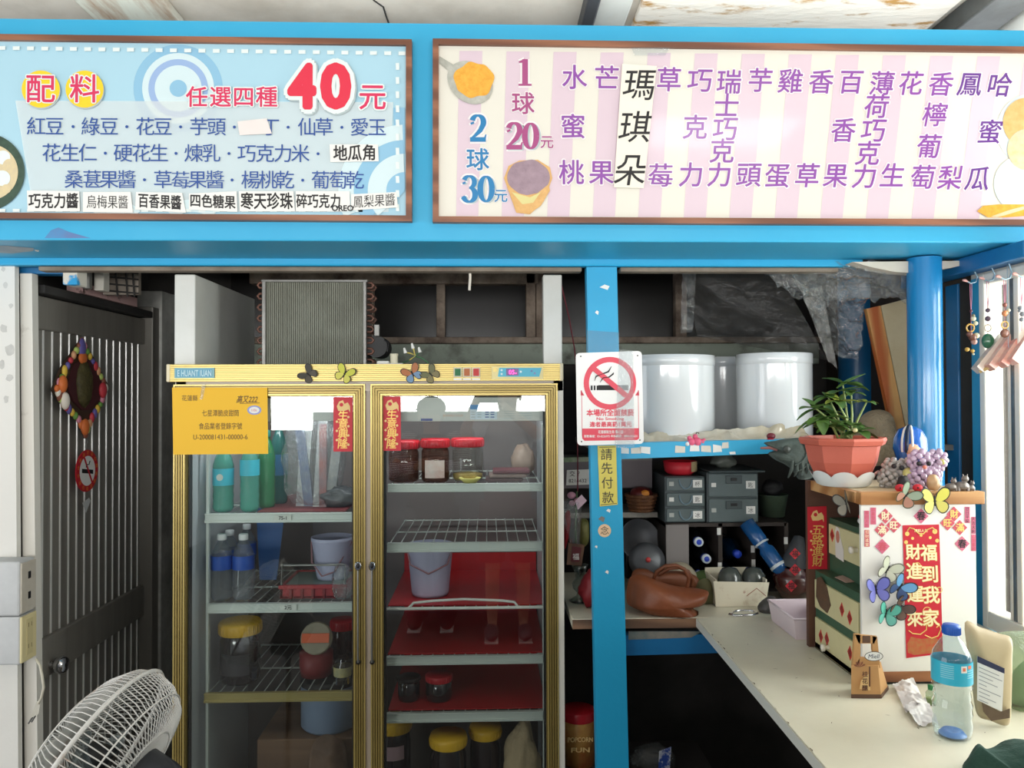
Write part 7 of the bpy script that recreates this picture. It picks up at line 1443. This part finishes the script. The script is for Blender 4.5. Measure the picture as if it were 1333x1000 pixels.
patchb(-.1, .22, .62, .68, PAPER); patchb(.3, .55, .65, .68, mat('label_orange', (230, 120, 80), .5)); patchb(-.02, .14, .635, .665, mat('label_orange', (230, 120, 80), .5), 2)
for i in range(7): patchb(-1.1, -.45, .67 - .018 * i, .676 - .018 * i, mat('label_print', (150, 214, 226), .5)); 
for i in range(4): patchb(.25, .9, .63 - .02 * i, .637 - .02 * i, mat('label_print', (150, 214, 226), .5))
m.build('wrapper_label', t)
m = MB(); m.lathe([(0, .006), (R0 * .5, .012), (R0 * .7, .004)], mat('bottle_base_blue', (90, 140, 210), .3), c, 20, cap=False); m.build('base', t)
c = cp(1212, 917); H = W(1212, 892, c.y).z - c.z; R0 = S(6.5, c.y); t = T('small_bottle', 'tiny clear bottle with green cap behind the crumpled receipt', 'bottle', c); m = MB(); m.lathe([(0, .001), (R0, 0), (R0, H * .6), (R0 * .5, H * .76)], clear('tiny_bottle', (226, 236, 220), .05, 1.45, haze=.2), c, 16, cap=False); m.build('body', t); m = MB(); m.lathe([(R0 * .55, H * .76), (R0 * .6, H), (0, H)], mat('green_cap', (30, 120, 60), .4), c, 16, cap=False); m.build('cap', t); m = MB(); m.lathe([(R0 * .9, .002), (R0 * .9, H * .3), (0, H * .3)], mat('green_yellow_fill', (150, 170, 80), .5), c, 14, cap=False); m.build('contents', t)
# crumpled receipt
pm = mat('crumpled_paper', (228, 224, 222), .75)
def cpz(x, y, dz): p = cp(x, y); p.z += dz; return p
m = patch([cpz(1164, 900, .012), cpz(1188, 897, .03), cpz(1203, 926, .02), cpz(1178, 930, .008)], 26, 30, .011, pm, 3, 30)
patch([cpz(1178, 926, .012), cpz(1204, 918, .02), cpz(1222, 944, .006), cpz(1196, 948, .004)], 24, 24, .008, pm, 6, 34, m); patch([cpz(1162, 897, .01), cpz(1176, 893, .012), cpz(1184, 902, .02), cpz(1168, 906, .006)], 14, 12, .007, pm, 9, 40, m)
for v in m.v: v.z = max(v.z, CT + .001)
tag(m.build('crumpled_receipt'), 'crumpled white receipt paper twisted on the counter beside the kraft carton', 'paper')
# kraft carton with handle
a = cp(1108, 909); Yk = a.y; zk1 = W(1108, 826, Yk).z; KR = mat('kraft_card', (196, 150, 96), .7, col2=(180, 134, 84), scale=8)
def kp(x, y, d=0): return W(x, y, Yk - d)
t = T('kraft_carton', 'small kraft carton with cut-out handle and white oval tag on the counter', 'carton', kp(1126, 912))
zb0 = CT + .0008; xl_, xr_ = kp(1108, 910).x, kp(1146, 915).x
def kz(y): return W(1126, y, Yk).z
xs0 = kp(1113, 830).x; xs1 = kp(1141, 830).x
m = MB()
m.hexa([Vector((xl_, Yk, zb0)), Vector((xr_, Yk - .004, zb0)), Vector((xr_ - .002, Yk + .004, kz(868))), Vector((xl_ + .004, Yk + .006, kz(868))), Vector((xl_ + .04, Yk + .05, zb0)), Vector((xr_ + .042, Yk + .045, zb0)), Vector((xr_ + .012, Yk + .02, kz(866))), Vector((xl_ + .02, Yk + .024, kz(866)))], KR)
yh = Yk + .008
for q in ([(1110, 870), (1118, 868), (1120, 850), (1120, 838), (1120, 826), (1113, 826)], [(1140, 862), (1146, 870), (1142, 830), (1136, 828), (1136, 846)], [(1118, 838), (1138, 838), (1142, 829), (1113, 826)], [(1111, 870), (1145, 870), (1138, 858), (1120, 856)]): m.prism([W(x, y, yh) for x, y in q], (0, .008, 0), KR)
m.build('carton_body', t)
m = MB(); m.hexa([Vector((xl_ - .0004, Yk - .0008, zb0)), Vector((xr_ + .0004, Yk - .0048, zb0)), Vector((xr_ + .0004, Yk - .0046, zb0 + .008)), Vector((xl_ - .0004, Yk - .0006, zb0 + .008)), Vector((xl_ + .04, Yk + .0505, zb0)), Vector((xr_ + .0428, Yk + .0455, zb0)), Vector((xr_ + .0422, Yk + .0455, zb0 + .008)), Vector((xl_ + .04, Yk + .0505, zb0 + .008))], mat('kraft_dark_band', (92, 66, 50), .7)); m.build('dark_band', t)
m = MB(); m.prism([W(x, y, yh - .001) for x, y in [(1123, 837), (1133, 837), (1133, 828), (1123, 828)]], (0, .001, 0), mat('kraft_dark_band', (92, 66, 50), .7)); m.build('handle_label', t)
m = MB(); kf = Yk - .0052
m.prism([W(x, y, kf) for x, y in [(1119, 897), (1133, 899), (1133, 877), (1126, 880), (1121, 886)]], (0, .0006, 0), mat('kraft_pale_label', (216, 180, 124), .7)); KD = mat('kraft_print', (96, 62, 44), .7)
for ch, x, y in (('桂', 1126, 878), ('花', 1126, 887), ('釀', 1126, 896)): m.text(ch, W(x, y, kf - .0005), S(7, kf), KD, bold=.02)
m.poly([W(x, y, kf - .0003) for x, y in [(1131, 868), (1133, 868), (1133, 894), (1131, 894)]], KD)
for k in range(5): a = .5 + k * .55; p = W(1119, 869, kf - .0003); m.poly([p, p + Vector((S(7, kf) * math.cos(a - .2), 0, S(7, kf) * math.sin(a - .2))), p + Vector((S(9, kf) * math.cos(a), 0, S(9, kf) * math.sin(a))), p + Vector((S(7, kf) * math.cos(a + .2), 0, S(7, kf) * math.sin(a + .2)))], mat('kraft_leaf_print', (130, 78, 56), .7))
m.build('printed_label', t)
m = MB(); c = W(1137.5, 854.5, Yk - .006); ov = [c + UX * S(12, Yk) * math.cos(2 * PI * i / 28) + UZ * S(6, Yk) * math.sin(2 * PI * i / 28) for i in range(28)]; m.prism(ov, (0, .001, 0), PAPER); m.tube(ov, .0007, INK, 5, True); m.text('Miell', c - UY * .0006, S(7, Yk), mat('tag_ink', (50, 60, 80), .5), v=(.2, 0, 1)); m.build('oval_tag', t)
# kraft zip pouch, clear green bag behind, dark cloth, pink tray
Yz = 1.52
KP = mat('pouch_kraft', (200, 184, 148), .5, col2=(186, 166, 130), scale=5)
pz = pillow([(1256, 828), (1276, 834), (1300, 842), (1317, 849), (1318, 880), (1317, 930), (1315, 958), (1306, 962), (1290, 956), (1274, 950), (1268, 930), (1262, 880)], Yz, .014, KP, 8, .004, 3, 16, pw=.6)
zmin = min(v.z for v in pz.v); 
for v in pz.v: v.z += CT + .001 - zmin
t = T('zip_pouch', 'standing kraft zip pouch with white and navy label beside the water bottle', 'pouch', Vector((W(1290, 900, Yz).x, Yz, CT + .001))); pz.build('pouch', t); dz_ = CT + .001 - zmin
def zp(x, y, k=0): p = W(x, y, Yz); p.z += dz_; p.y = Yz - .0155 - .0004 * k; return p
m = MB(); m.prism([zp(x, y) for x, y in [(1266, 925), (1298, 940), (1301, 884), (1266, 868)]], (0, .0008, 0), PAPER); m.poly([zp(x, y, 1) for x, y in [(1266, 876), (1301, 891), (1301, 884), (1266, 868)]], mat('label_navy', (34, 42, 78), .5))
for i in range(9): y = 882 + i * 5.2; L_ = (26, 30, 18, 24, 10, 28, 14, 22, 12)[i]; m.poly([zp(1268, y, 1), zp(1268 + L_, y + L_ * .43, 1), zp(1268 + L_, y + 1 + L_ * .43, 1), zp(1268, y + 1, 1)], mat('label_grey_print', (150, 152, 156), .6))
m.build('product_label', t); m = MB(); m.prism([zp(x, y, .2) for x, y in [(1272, 928), (1296, 940), (1308, 936), (1308, 948), (1284, 952), (1274, 940)]], (0, .0006, 0), mat('dark_contents_window', (104, 84, 64), .5, col2=(80, 62, 46), scale=40)); m.build('contents_window', t)
gbx = pillow([(1282, 836), (1300, 824), (1330, 822), (1370, 830), (1380, 880), (1376, 950), (1336, 962), (1316, 958), (1300, 900)], 1.62, .05, clear('green_tinted_bag', (214, 226, 208), .12, 1.4, haze=.3, hazecol=(180, 190, 160), bump=.5, bscale=14), 8, .01, 5, 10)
zmin = min(v.z for v in gbx.v)
for v in gbx.v: v.z = max(v.z, CT + .001)
t = T('produce_bag', 'milky clear bag with green contents behind the kraft pouch', 'bag', Vector((W(1335, 900, 1.62).x, 1.62, CT + .001))); gbx.build('bag_film', t)
gi = pillow([(1318, 880), (1340, 858), (1370, 870), (1372, 940), (1340, 952), (1322, 930)], 1.62, .03, mat('leafy_green', (112, 160, 106), .5, col2=(80, 130, 80), scale=14), 6, .01, 8, 20); 
for v in gi.v: v.z = max(v.z, CT + .003)
gi.build('green_contents', t)
gc = pillow([(1252, 1010), (1262, 992), (1276, 972), (1290, 980), (1312, 976), (1340, 966), (1380, 980), (1400, 1040), (1320, 1050), (1270, 1040)], 1.33, .05, mat('dark_green_fleece', (40, 74, 62), .9, col2=(30, 58, 50), scale=12, bump=.5, bscale=50), 8, .022, 6, 12)
for v in gc.v: v.z = max(v.z, CT + .001)
tag(gc.build('green_cloth'), 'dark green fleece cloth crumpled on the counter in front of the pouch', 'cloth')
PKT = mat('pale_pink_plastic', (222, 206, 212), .4); m = MB(); x0, y0 = .835, 2.072; x1, y1 = .96, 2.25; h = .058
t = T('pink_tray', 'pale pink deep plastic tray between counter and drawer cabinet', 'tray', Vector(((x0 + x1) / 2, (y0 + y1) / 2, CT + .0006)))
zz0 = CT + .0006; fl = .008
def wall(pa, pb, n_): m.hexa([Vector((*pa, zz0)), Vector((*pb, zz0)), Vector((pb[0] + n_[2], pb[1] + n_[3], zz0 + h)), Vector((pa[0] + n_[0], pa[1] + n_[1], zz0 + h)), Vector((pa[0] - n_[0] * .3, pa[1] - n_[1] * .3, zz0)), Vector((pb[0] - n_[2] * .3, pb[1] - n_[3] * .3, zz0)), Vector((pb[0] + n_[2] * .6, pb[1] + n_[3] * .6, zz0 + h)), Vector((pa[0] + n_[0] * .6, pa[1] + n_[1] * .6, zz0 + h))], PKT)
wall((x0, y0), (x1, y0), (-fl, -fl, fl, -fl)); wall((x1, y0), (x1, y1), (fl, -fl, fl, fl)); wall((x1, y1), (x0, y1), (fl, fl, -fl, fl)); wall((x0, y1), (x0, y0), (-fl, fl, -fl, -fl)); m.box((x0, y0, zz0), (x1, y1, zz0 + .004), PKT)
m.build('tray_body', t); m = MB(); m.tube([(x0 - fl, y0 - fl, zz0 + h), (x1 + fl, y0 - fl, zz0 + h), (x1 + fl, y1 + fl, zz0 + h), (x0 - fl, y1 + fl, zz0 + h)], .0035, PKT, 8, True); m.build('rolled_rim', t)

# ================================================================== upper right: film, planks, posts, hanging charms
m = MB(); x = W(1204, 450, 2.2).x; m.cyl((x, 2.2, CT + .001), (x, 2.2, 2.016), .047, mat('glossy_blue_pipe', (28, 128, 186), .25, coat=.4), None, 32); tag(m.build('steel_pipe'), 'glossy round blue steel pipe column beside the side window', 'pipe')
m = MB(); x = W(1116, 480, 2.98).x; m.cyl((x, 2.98, BC + .001), (x, 2.98, 2.25), .07, BLUE_D, None, 32); tag(m.build('steel_pipe'), 'thick dark blue pipe standing behind the potted plant', 'pipe')
Yw = 2.46
def lean_board(name, label, q, d, mm):
    v = [W(x, y, Yw) for x, y in q]; zb = 1.4635; 
    v[0] = v[3] + (v[0] - v[3]) * ((zb - v[3].z) / (v[0].z - v[3].z)); v[1] = v[2] + (v[1] - v[2]) * ((zb - v[2].z) / (v[1].z - v[2].z))
    m = MB(); m.hexa(v + [p + Vector((0, d, 0)) for p in v], mm); return tag(m.build(name), label, 'board')
lean_board('wood_plank', 'orange-edged pine plank leaning behind the blue helmet', [(1162, 560), (1179, 560), (1146, 398), (1128, 402)], .02, wood('orange_plank', (214, 162, 98), (176, 92, 44), 9, 'Z', .5))
lean_board('beige_board', 'stained beige board leaning beside the blue pipe column', [(1180, 560), (1196, 560), (1192, 386), (1147, 398)], .015, mat('beige_fibreboard', (206, 192, 158), .7, col2=(170, 146, 104), scale=4, thr=.6))
tag(pillow([(1112, 570), (1118, 548), (1130, 536), (1150, 534), (1164, 548), (1168, 600), (1150, 606), (1118, 604)], 2.38, .05, mat('straw_sack', (150, 134, 108), .9, col2=(112, 98, 78), scale=18, bump=.7, bscale=80), 8, .01, 2, 20).build('straw_bundle'), 'dusty straw-coloured bundle behind the pot and blue helmet', 'bundle')
# crumpled clear film hung under the fascia
t = T('plastic_sheet', 'crumpled clear plastic sheeting draped under the sign beam at the side', 'plastic sheet', W(1090, 400, 2.4))
CR1 = clear('crinkled_film', (238, 241, 241), .05, 1.5, haze=.1, hazecol=(200, 202, 200), bump=1.0, bscale=26, gain=2.4)
m = patch([W(966, 341, 2.3), W(1200, 341, 2.2), W(1196, 392, 2.22), W(1040, 388, 2.44)], 70, 30, .03, CR1, 3, 13); m.build('swag', t)
m = patch([W(1030, 352, 2.36), W(1140, 350, 2.36), W(1118, 470, 2.46), W(1080, 462, 2.5)], 40, 50, .035, CR1, 8, 13); m.build('hanging_fold', t)
m = patch([W(1040, 372, 2.4), W(1070, 372, 2.38), W(1090, 480, 2.5), W(1078, 470, 2.5)], 14, 40, .02, clear('white_crease_film', (214, 214, 210), .15, 1.5, haze=.3, hazecol=(190, 188, 182), bump=.8, gain=2), 5, 16); m.build('creased_edge', t)
m = patch([W(888, 352, 2.62), W(1010, 350, 2.5), W(1078, 470, 2.56), W(908, 438, 2.7)], 36, 30, .012, clear('dusty_film', (196, 196, 194), .2, 1.4, haze=.14, hazecol=(130, 128, 124), bump=.4), 2, 8); m.build('dusty_panel', t)
m = patch([W(888, 354, 2.6), W(906, 352, 2.58), W(902, 432, 2.62), W(886, 434, 2.62)], 14, 30, .02, CR1, 6, 20); m.build('twisted_strip', t)
# rounded beige panel under the fascia end
m = MB(); q = [(1110, 341), (1135, 348), (1165, 354), (1200, 356), (1250, 346), (1300, 339)]; m.prism([W(x, y, 2.2) for x, y in q] , (0, .05, 0), mat('beige_soffit', (206, 196, 180), .6)); struct(m.build('trim_19'))
HK = mat('hook_wire', (150, 176, 190), .35, .5); TIP = mat('hook_tip_pink', (226, 170, 160), .4)
gh = 'bead charms hanging on hooks by the window'
for px, hy, Y, lab, kind in ((1264, 369, 2.17, 'brown and cream charm cluster on the hook nearest the pipe column', 0), (1286, 366, 2.1, 'charm with a dark green round pendant', 1), (1308, 364, 2.03, 'amber bead charm with small gold ring', 2), (1330, 361, 1.965, 'grey bead charm at the edge of the window', 3)):
    c = W(px, hy, Y); t = T('bead_charm', lab, 'charm', W(px, hy + 90, Y), gh)
    m = MB(); top = Vector((c.x + .012, c.y, 1.9725)); m.tube([top, top - UZ * .01 + UX * .004, Vector((c.x + .02, Y, c.z + .02)), Vector((c.x + .014, Y, c.z + .004)), c, c + Vector((-.012, 0, .006))], .0022, HK, 8); m.tube([c + Vector((-.01, 0, .005)), c + Vector((-.018, 0, .009)), c + Vector((-.024, 0, .009))], [.0025, .0045, .003], TIP, 8); m.build('hook', t)
    def q(dx, dy): return W(px + dx, hy + dy, Y)
    m = MB(); m.tube([q(-1.5, 0), q(-1, 20), q(0, 36)], .001, mat('pink_cord', (190, 120, 140), .6), 5); m.tube([q(1, 0), q(1, 20), q(0, 36)], .001, mat('pink_cord', (190, 120, 140), .6), 5); m.tube([q(0, 36), q(0, 70)], .0008, mat('pink_cord', (190, 120, 140), .6), 5); m.build('cord', t)
    m = MB(); D_ = lambda n, cc: mat('charm_' + n, cc, .35, coat=.4)
    if kind == 0:
        for dx, dy, r, cc in ((0, 36, 2, 'wine'), (3, 46, 3.4, 'cream'), (6, 52, 3, 'cream'), (3, 42, 2.4, 'olive'), (2, 70, 5, 'brown'), (7, 68, 4, 'cream'), (-2, 66, 4, 'brown'), (4, 76, 4, 'pinkbr'), (-5, 86, 3, 'gold'), (2, 88, 2.6, 'gold'), (3, 92, 1.6, 'cream')): m.sph(q(dx, dy), S(r, Y), D_(cc, {'wine': (110, 50, 60), 'cream': (214, 206, 170), 'olive': (120, 116, 90), 'brown': (120, 74, 56), 'pinkbr': (190, 140, 126), 'gold': (206, 160, 70)}[cc]), 10, 8)
        m.tube([q(-1 + 5 * math.cos(a), 58 + 5 * math.sin(a)) for a in [2 * PI * k / 16 for k in range(16)]], .0025, D_('gold', (206, 160, 70)), 6, True)
    elif kind == 1:
        m.sph(q(0, 38), S(3, Y), D_('plum', (90, 66, 80)), 10, 8); m.sph(q(0, 49), S(3.6, Y), D_('plum', (90, 66, 80)), 10, 8); m.tube([q(4.4 * math.cos(a), 61 + 4.4 * math.sin(a)) for a in [2 * PI * k / 16 for k in range(16)]], .0015, D_('goldring', (196, 180, 150)), 6, True); m.sph(q(0, 78), (S(8, Y), S(6, Y), S(10, Y)), mat('jade_pendant', (34, 84, 58), .3, col2=(54, 116, 80), scale=90, coat=.5), 16, 12)
    elif kind == 2:
        m.sph(q(0, 33), S(3, Y), D_('rust', (140, 76, 60)), 10, 8); m.sph(q(0, 44), S(4, Y), D_('amber', (206, 130, 80)), 10, 8); m.sph(q(5, 40), S(2.4, Y), D_('cream', (214, 206, 170)), 10, 8); m.tube([q(4.4 * math.cos(a), 59 + 4.4 * math.sin(a)) for a in [2 * PI * k / 16 for k in range(16)]], .002, D_('gold', (206, 160, 70)), 6, True); m.sph(q(0, 70), (S(6, Y), S(4, Y), S(6, Y)), D_('brown', (120, 74, 56)), 12, 8)
    else:
        for dx, dy, r in ((-2, 40, 3), (1, 48, 3.4), (0, 55, 3), (-3, 44, 2)): m.sph(q(dx, dy), S(r, Y), D_('greyb', (120, 124, 130)), 10, 8)
    m.build('pendant', t)
gt = 'slanted greeting tags in plastic sleeves by the window'
cols5 = [((1276, 481), (1312, 436), (206, 190, 184)), ((1292, 478), (1326, 430), (200, 110, 104)), ((1308, 474), (1342, 424), (214, 90, 84)), ((1322, 470), (1356, 420), (190, 60, 70))]
for i, (p, q_, cc) in enumerate(cols5):
    Y = 2.08 - .025 * i; a, b = W(p[0], p[1], Y), W(q_[0], q_[1], Y); d = (b - a).normalized(); n_ = Vector((-d.z, 0, d.x)) * .012
    t = T('greeting_tag', ('pale grey-pink sleeve tag, first of the slanted stack', 'dusty red sleeve tag, second of the slanted stack', 'bright red sleeve tag, third of the slanted stack', 'crimson sleeve tag cut by the picture edge')[i], 'tag', a, gt)
    m = MB(); m.hexa([a - n_, b - n_, b + n_, a + n_] + [v + Vector((.002, .03, -.004)) for v in (a - n_, b - n_, b + n_, a + n_)], mat('tag_%d' % i, cc, .35, col2=(226, 210, 190), scale=26, coat=.5)); m.build('card', t)
    m = MB(); m.tube([b + Vector((.006 * math.cos(k), 0, .006 * math.sin(k) + .008)) for k in [2 * PI * j / 12 for j in range(12)]], .0012, GREYMET, 6, True); m.build('ring', t)
m = MB(); a, b = W(1275, 484, 2.09), W(1352, 446, 2.0); m.tube([a, (a + b) / 2 - UZ * .002, b], .005, wood('hanger_stick', (190, 160, 104), (150, 116, 70), 9, 'X'), 8); m.tube([(a + b) / 2, Vector((((a + b) / 2).x, ((a + b) / 2).y, 1.972))], .0008, HK, 5); tag(m.build('hanger_stick'), 'thin wooden stick under the slanted greeting tags', 'stick')
# ================================================================== the two people on the customer side, seen mirrored in the fridge glass
def skin(name, pts, edges, mm, parent, sub=2, root=0):
    """pts: (x, y, z, radius or (rx, ry)) in world space; grown into one smooth surface"""
    me = bpy.data.meshes.new(name); o_ = WLOC[parent.name]
    me.from_pydata([(p[0] - o_.x, p[1] - o_.y, p[2] - o_.z) for p in pts], edges, []); me.update()
    ob = bpy.data.objects.new(name, me); C.objects.link(ob); md = ob.modifiers.new('skin', 'SKIN'); md.use_smooth_shade = True
    for i, p in enumerate(pts):
        r = p[3] if isinstance(p[3], tuple) else (p[3], p[3]); sv = me.skin_vertices[0].data[i]; sv.radius = r; sv.use_root = i == root
    sb = ob.modifiers.new('smooth', 'SUBSURF'); sb.levels = sub; sb.render_levels = sub
    bpy.context.view_layer.update(); dg = bpy.context.evaluated_depsgraph_get(); m2 = bpy.data.meshes.new_from_object(ob.evaluated_get(dg))
    bpy.data.objects.remove(ob); bpy.data.meshes.remove(me); m2.materials.clear(); m2.materials.append(mm)
    for p in m2.polygons: p.use_smooth = True; p.material_index = 0
    m2.name = name; ob = bpy.data.objects.new(name, m2); C.objects.link(ob); ob.parent = parent; WLOC[ob.name] = o_.copy(); return ob
SKIN = mat('skin_tone', (198, 150, 122), .5, col2=(188, 136, 110), scale=12); HAIR = mat('dark_hair', (28, 24, 24), .6)
def person(label, x, y, H, arms, tilt=0.0):
    """standing figure facing +Y; arms = ((elbow, wrist, finger direction), ...) for the two sides"""
    t = T('person', label, 'person', (x, y, 0.0)); k = H / 1.7
    P_ = [(x, y, .93 * k, .115), (x, y, 1.08 * k, .112), (x, y + .01, 1.24 * k, .13), (x, y, 1.36 * k, .12), (x, y, 1.43 * k, .062), (x, y + .015, 1.5 * k, .055), (x, y + .03, 1.56 * k, .078), (x, y + .03, 1.63 * k, .086), (x, y + .02, 1.68 * k, .05)]
    E_ = [(i, i + 1) for i in range(8)]
    n0 = len(P_); P_ += [(x, y + .115, 1.575 * k, .014), (x, y + .1, 1.535 * k, .02)]; E_ += [(6, n0), (6, n0 + 1)]          # nose, chin
    for sd, (el, wr, fd) in zip((-1, 1), arms):
        i = len(P_); sh = (x + sd * .17, y, 1.385 * k)
        P_ += [(*sh, .06), (*el, .042), (*wr, .028)]; E_ += [(3, i), (i, i + 1), (i + 1, i + 2)]
        w = Vector(wr); f = Vector(fd).normalized(); a = (w - Vector(el)).normalized(); s_ = f.cross(UX if abs(f.x) < .8 else UZ).normalized(); s_ = UZ if abs(f.z) < .5 else UX
        pm = w + f * .045; P_.append((*pm, .03)); E_.append((i + 2, i + 3)); pi = i + 3
        for q, (off, L_) in enumerate(((-.03, .062), (-.01, .075), (.011, .07), (.03, .054))):
            b = pm + s_ * off + f * .035; c = b + f * (L_ * .5) + UY * .004; d = b + f * (L_ * .8) + UY * .02 + Vector((-sd * .01, 0, 0)); j = len(P_)
            P_ += [(*b, .0095), (*c, .0085), (*d, .0075)]; E_ += [(pi, j), (j, j + 1), (j + 1, j + 2)]
        b = w + f * .03 - s_ * .03 + UY * .012; c = b + f * .03 - s_ * .012 + UY * .02; j = len(P_); P_ += [(*b, .012), (*c, .009)]; E_ += [(pi, j), (j, j + 1)]
    for sd in (-1, 1):
        i = len(P_); P_ += [(x + sd * .09, y, .86 * k, .085), (x + sd * .1, y + .01, .48 * k, .055), (x + sd * .105, y - .015, .3 * k, .052), (x + sd * .105, y - .02, .075, .034), (x + sd * .11, y + .09, .034, (.036, .028)), (x + sd * .112, y + .15, .026, (.03, .02))]
        E_ += [(0, i)] + [(i + j, i + j + 1) for j in range(5)]
    skin('body', P_, E_, SKIN, t)
    m = MB()
    for sd in (-1, 1): m.sph((x + sd * .032, y + .108, 1.605 * k), (.012, .006, .007), PAPER, 10, 8); m.sph((x + sd * .032, y + .114, 1.605 * k), (.005, .003, .005), INK, 8, 6)
    m.build('eyes', t); m = MB(); m.sph((x, y + .108, 1.545 * k), (.02, .005, .005), mat('lips', (160, 90, 84), .5), 12, 8); m.build('mouth', t)
    m = MB()
    for sd in (-1, 1): m.sph((x + sd * .088, y + .02, 1.59 * k), (.01, .018, .028), SKIN, 10, 8)
    m.build('ears', t); return t, k
# the one taking the picture: pale grey shirt, arms raised to a phone
px_, py_ = .13, -.46
am = (((-.16, -.3, 1.36), (-.085, -.12, 1.56), (.15, 1, .35)), ((.33, -.3, 1.36), (.09, -.12, 1.56), (-.15, 1, .35)))
t, k = person('person in pale grey shirt and dark red shorts raising a phone at the camera position', px_, py_, 1.72, am)
SHG = mat('pale_grey_shirt', (196, 196, 202), .7, bump=.3, bscale=18)
def torso(m, x, y, k, mm, z0, grow=0.0, top=True):
    pr = [(.0, z0 * k), (.15 + grow, z0 * k), (.158 + grow, (z0 + .06) * k), (.15 + grow, 1.05 * k), (.162 + grow, 1.2 * k), (.178 + grow, 1.32 * k), (.172 + grow, 1.385 * k), (.12 + grow, 1.43 * k), (.072 + grow * .5, 1.455 * k)]
    m.lathe(pr, mm, (x, y, 0), 32, Matrix.Diagonal((1, .86, 1, 1)), cap=False)
def sleeve(m, x, y, k, sd, el, mm, part, wr=None, g=0.0):
    s0 = Vector((x + sd * .165, y, 1.385 * k)); e = Vector(el); m.sph(s0, .08 + g, mm, 16, 12); pts = [s0, s0 + (e - s0) * part]; rr = [.078 + g, .062 + g]
    if wr: w = Vector(wr); pts = [s0, s0 + (e - s0) * .6, e, e + (w - e) * .85]; rr = [.076 + g, .064 + g, .056 + g, .04 + g]
    m.tube(pts, rr, mm, 16)
    if wr: m.sph(e, .056 + g, mm, 14, 10)
def legs(m, x, y, k, mm, zh, r1):
    m.lathe([(.1, .8 * k), (.15, .82 * k), (.16, .88 * k), (.156, .97 * k), (.14, 1.0 * k)], mm, (x, y, 0), 28, Matrix.Diagonal((1, .86, 1, 1)))
    for sd in (-1, 1): m.tube([(x + sd * .088, y, .9 * k), (x + sd * .094, y, .74 * k), (x + sd * .102, y - .005, (zh + .3) * k), (x + sd * .104, y - .01, zh * k)], [.1, .104, (.1 + r1) / 2, r1], mm, 20)
def shoes(m, x, y, mm):
    for sd in (-1, 1): m.sph((x + sd * .112, y + .075, .046), (.05, .135, .044), mm, 18, 12); m.box((x + sd * .112 - .045, y - .05, .001), (x + sd * .112 + .045, y + .2, .016), PAPER, .006)
m = MB(); torso(m, px_, py_, k, SHG, .84)
for sd, (el, wr, fd) in zip((-1, 1), am): sleeve(m, px_, py_, k, sd, el, SHG, .78)
m.build('shirt', t)
m = MB(); legs(m, px_, py_, k, mat('dark_red_shorts', (96, 34, 44), .8), .5, .088); m.build('shorts', t)
m = MB(); shoes(m, px_, py_, mat('grey_shoe', (90, 92, 96), .6)); m.build('shoes', t)
m = MB(); m.sph((px_, py_ + .0, 1.635 * k), (.098, .104, .09), HAIR, 20, 14); m.build('hair', t)
m = MB(); m.box((-.08, -.03, 1.575), (.08, -.021, 1.655), mat('phone_black', (24, 24, 28), .25), .004); m.cyl((-.0, -.0212, 1.62), (.0, -.0195, 1.62), .006, GREYMET, None, 16); tag(m.build('mobile_phone'), 'dark mobile phone held up by the person in the pale grey shirt', 'phone')
# the companion: cap, dark waistcoat, striped sleeves, hands folded
px_, py_ = -.40, -.72
am = (((-.66, -.68, 1.1), (-.46, -.5, 1.14), (1, .25, .1)), ((-.14, -.68, 1.1), (-.34, -.49, 1.15), (-1, .25, .1)))
t, k = person('person in pale cap and dark waistcoat over striped sleeves standing with folded hands', px_, py_, 1.58, am)
STR = MC.get('striped_sleeve') or mat('striped_sleeve', (206, 200, 206), .7)
nt = STR.node_tree; wv = nt.nodes.new('ShaderNodeTexWave'); wv.bands_direction = 'Z'; wv.inputs['Scale'].default_value = 26; tc = nt.nodes.new('ShaderNodeTexCoord'); cr = nt.nodes.new('ShaderNodeValToRGB'); cr.color_ramp.interpolation = 'CONSTANT'; cr.color_ramp.elements[0].color = lin((212, 206, 212)); cr.color_ramp.elements[1].color = lin((92, 50, 74)); cr.color_ramp.elements[1].position = .5
nt.links.new(tc.outputs['Object'], wv.inputs['Vector']); nt.links.new(wv.outputs['Fac'], cr.inputs['Fac']); nt.links.new(cr.outputs['Color'], nt.nodes['Principled BSDF'].inputs['Base Color'])
m = MB(); torso(m, px_, py_, k, STR, .9, -.008)
for sd, (el, wr, fd) in zip((-1, 1), am): sleeve(m, px_, py_, k, sd, el, STR, 1, wr)
m.build('striped_top', t)
m = MB(); torso(m, px_, py_, k, mat('dark_waistcoat', (56, 40, 42), .8), .84, .004); m.build('waistcoat', t)
m = MB(); legs(m, px_, py_, k, mat('dark_trousers', (40, 42, 52), .8), .06, .075); m.build('trousers', t)
m = MB(); shoes(m, px_, py_, BLACK); m.build('shoes', t)
CAPM = mat('pale_cap', (170, 172, 166), .7); m = MB(); m.sph((px_, py_ + .02, 1.65 * k), (.104, .114, .085), CAPM, 24, 16); m.lathe([(.06, 0), (.105, -.006), (.104, .004), (.06, .008)], CAPM, (px_, py_ + .09, 1.64 * k), 28); m.build('cap', t)
m = MB(); m.sph((px_, py_ - .02, 1.6 * k), (.094, .085, .085), HAIR, 20, 14); m.build('hair', t)
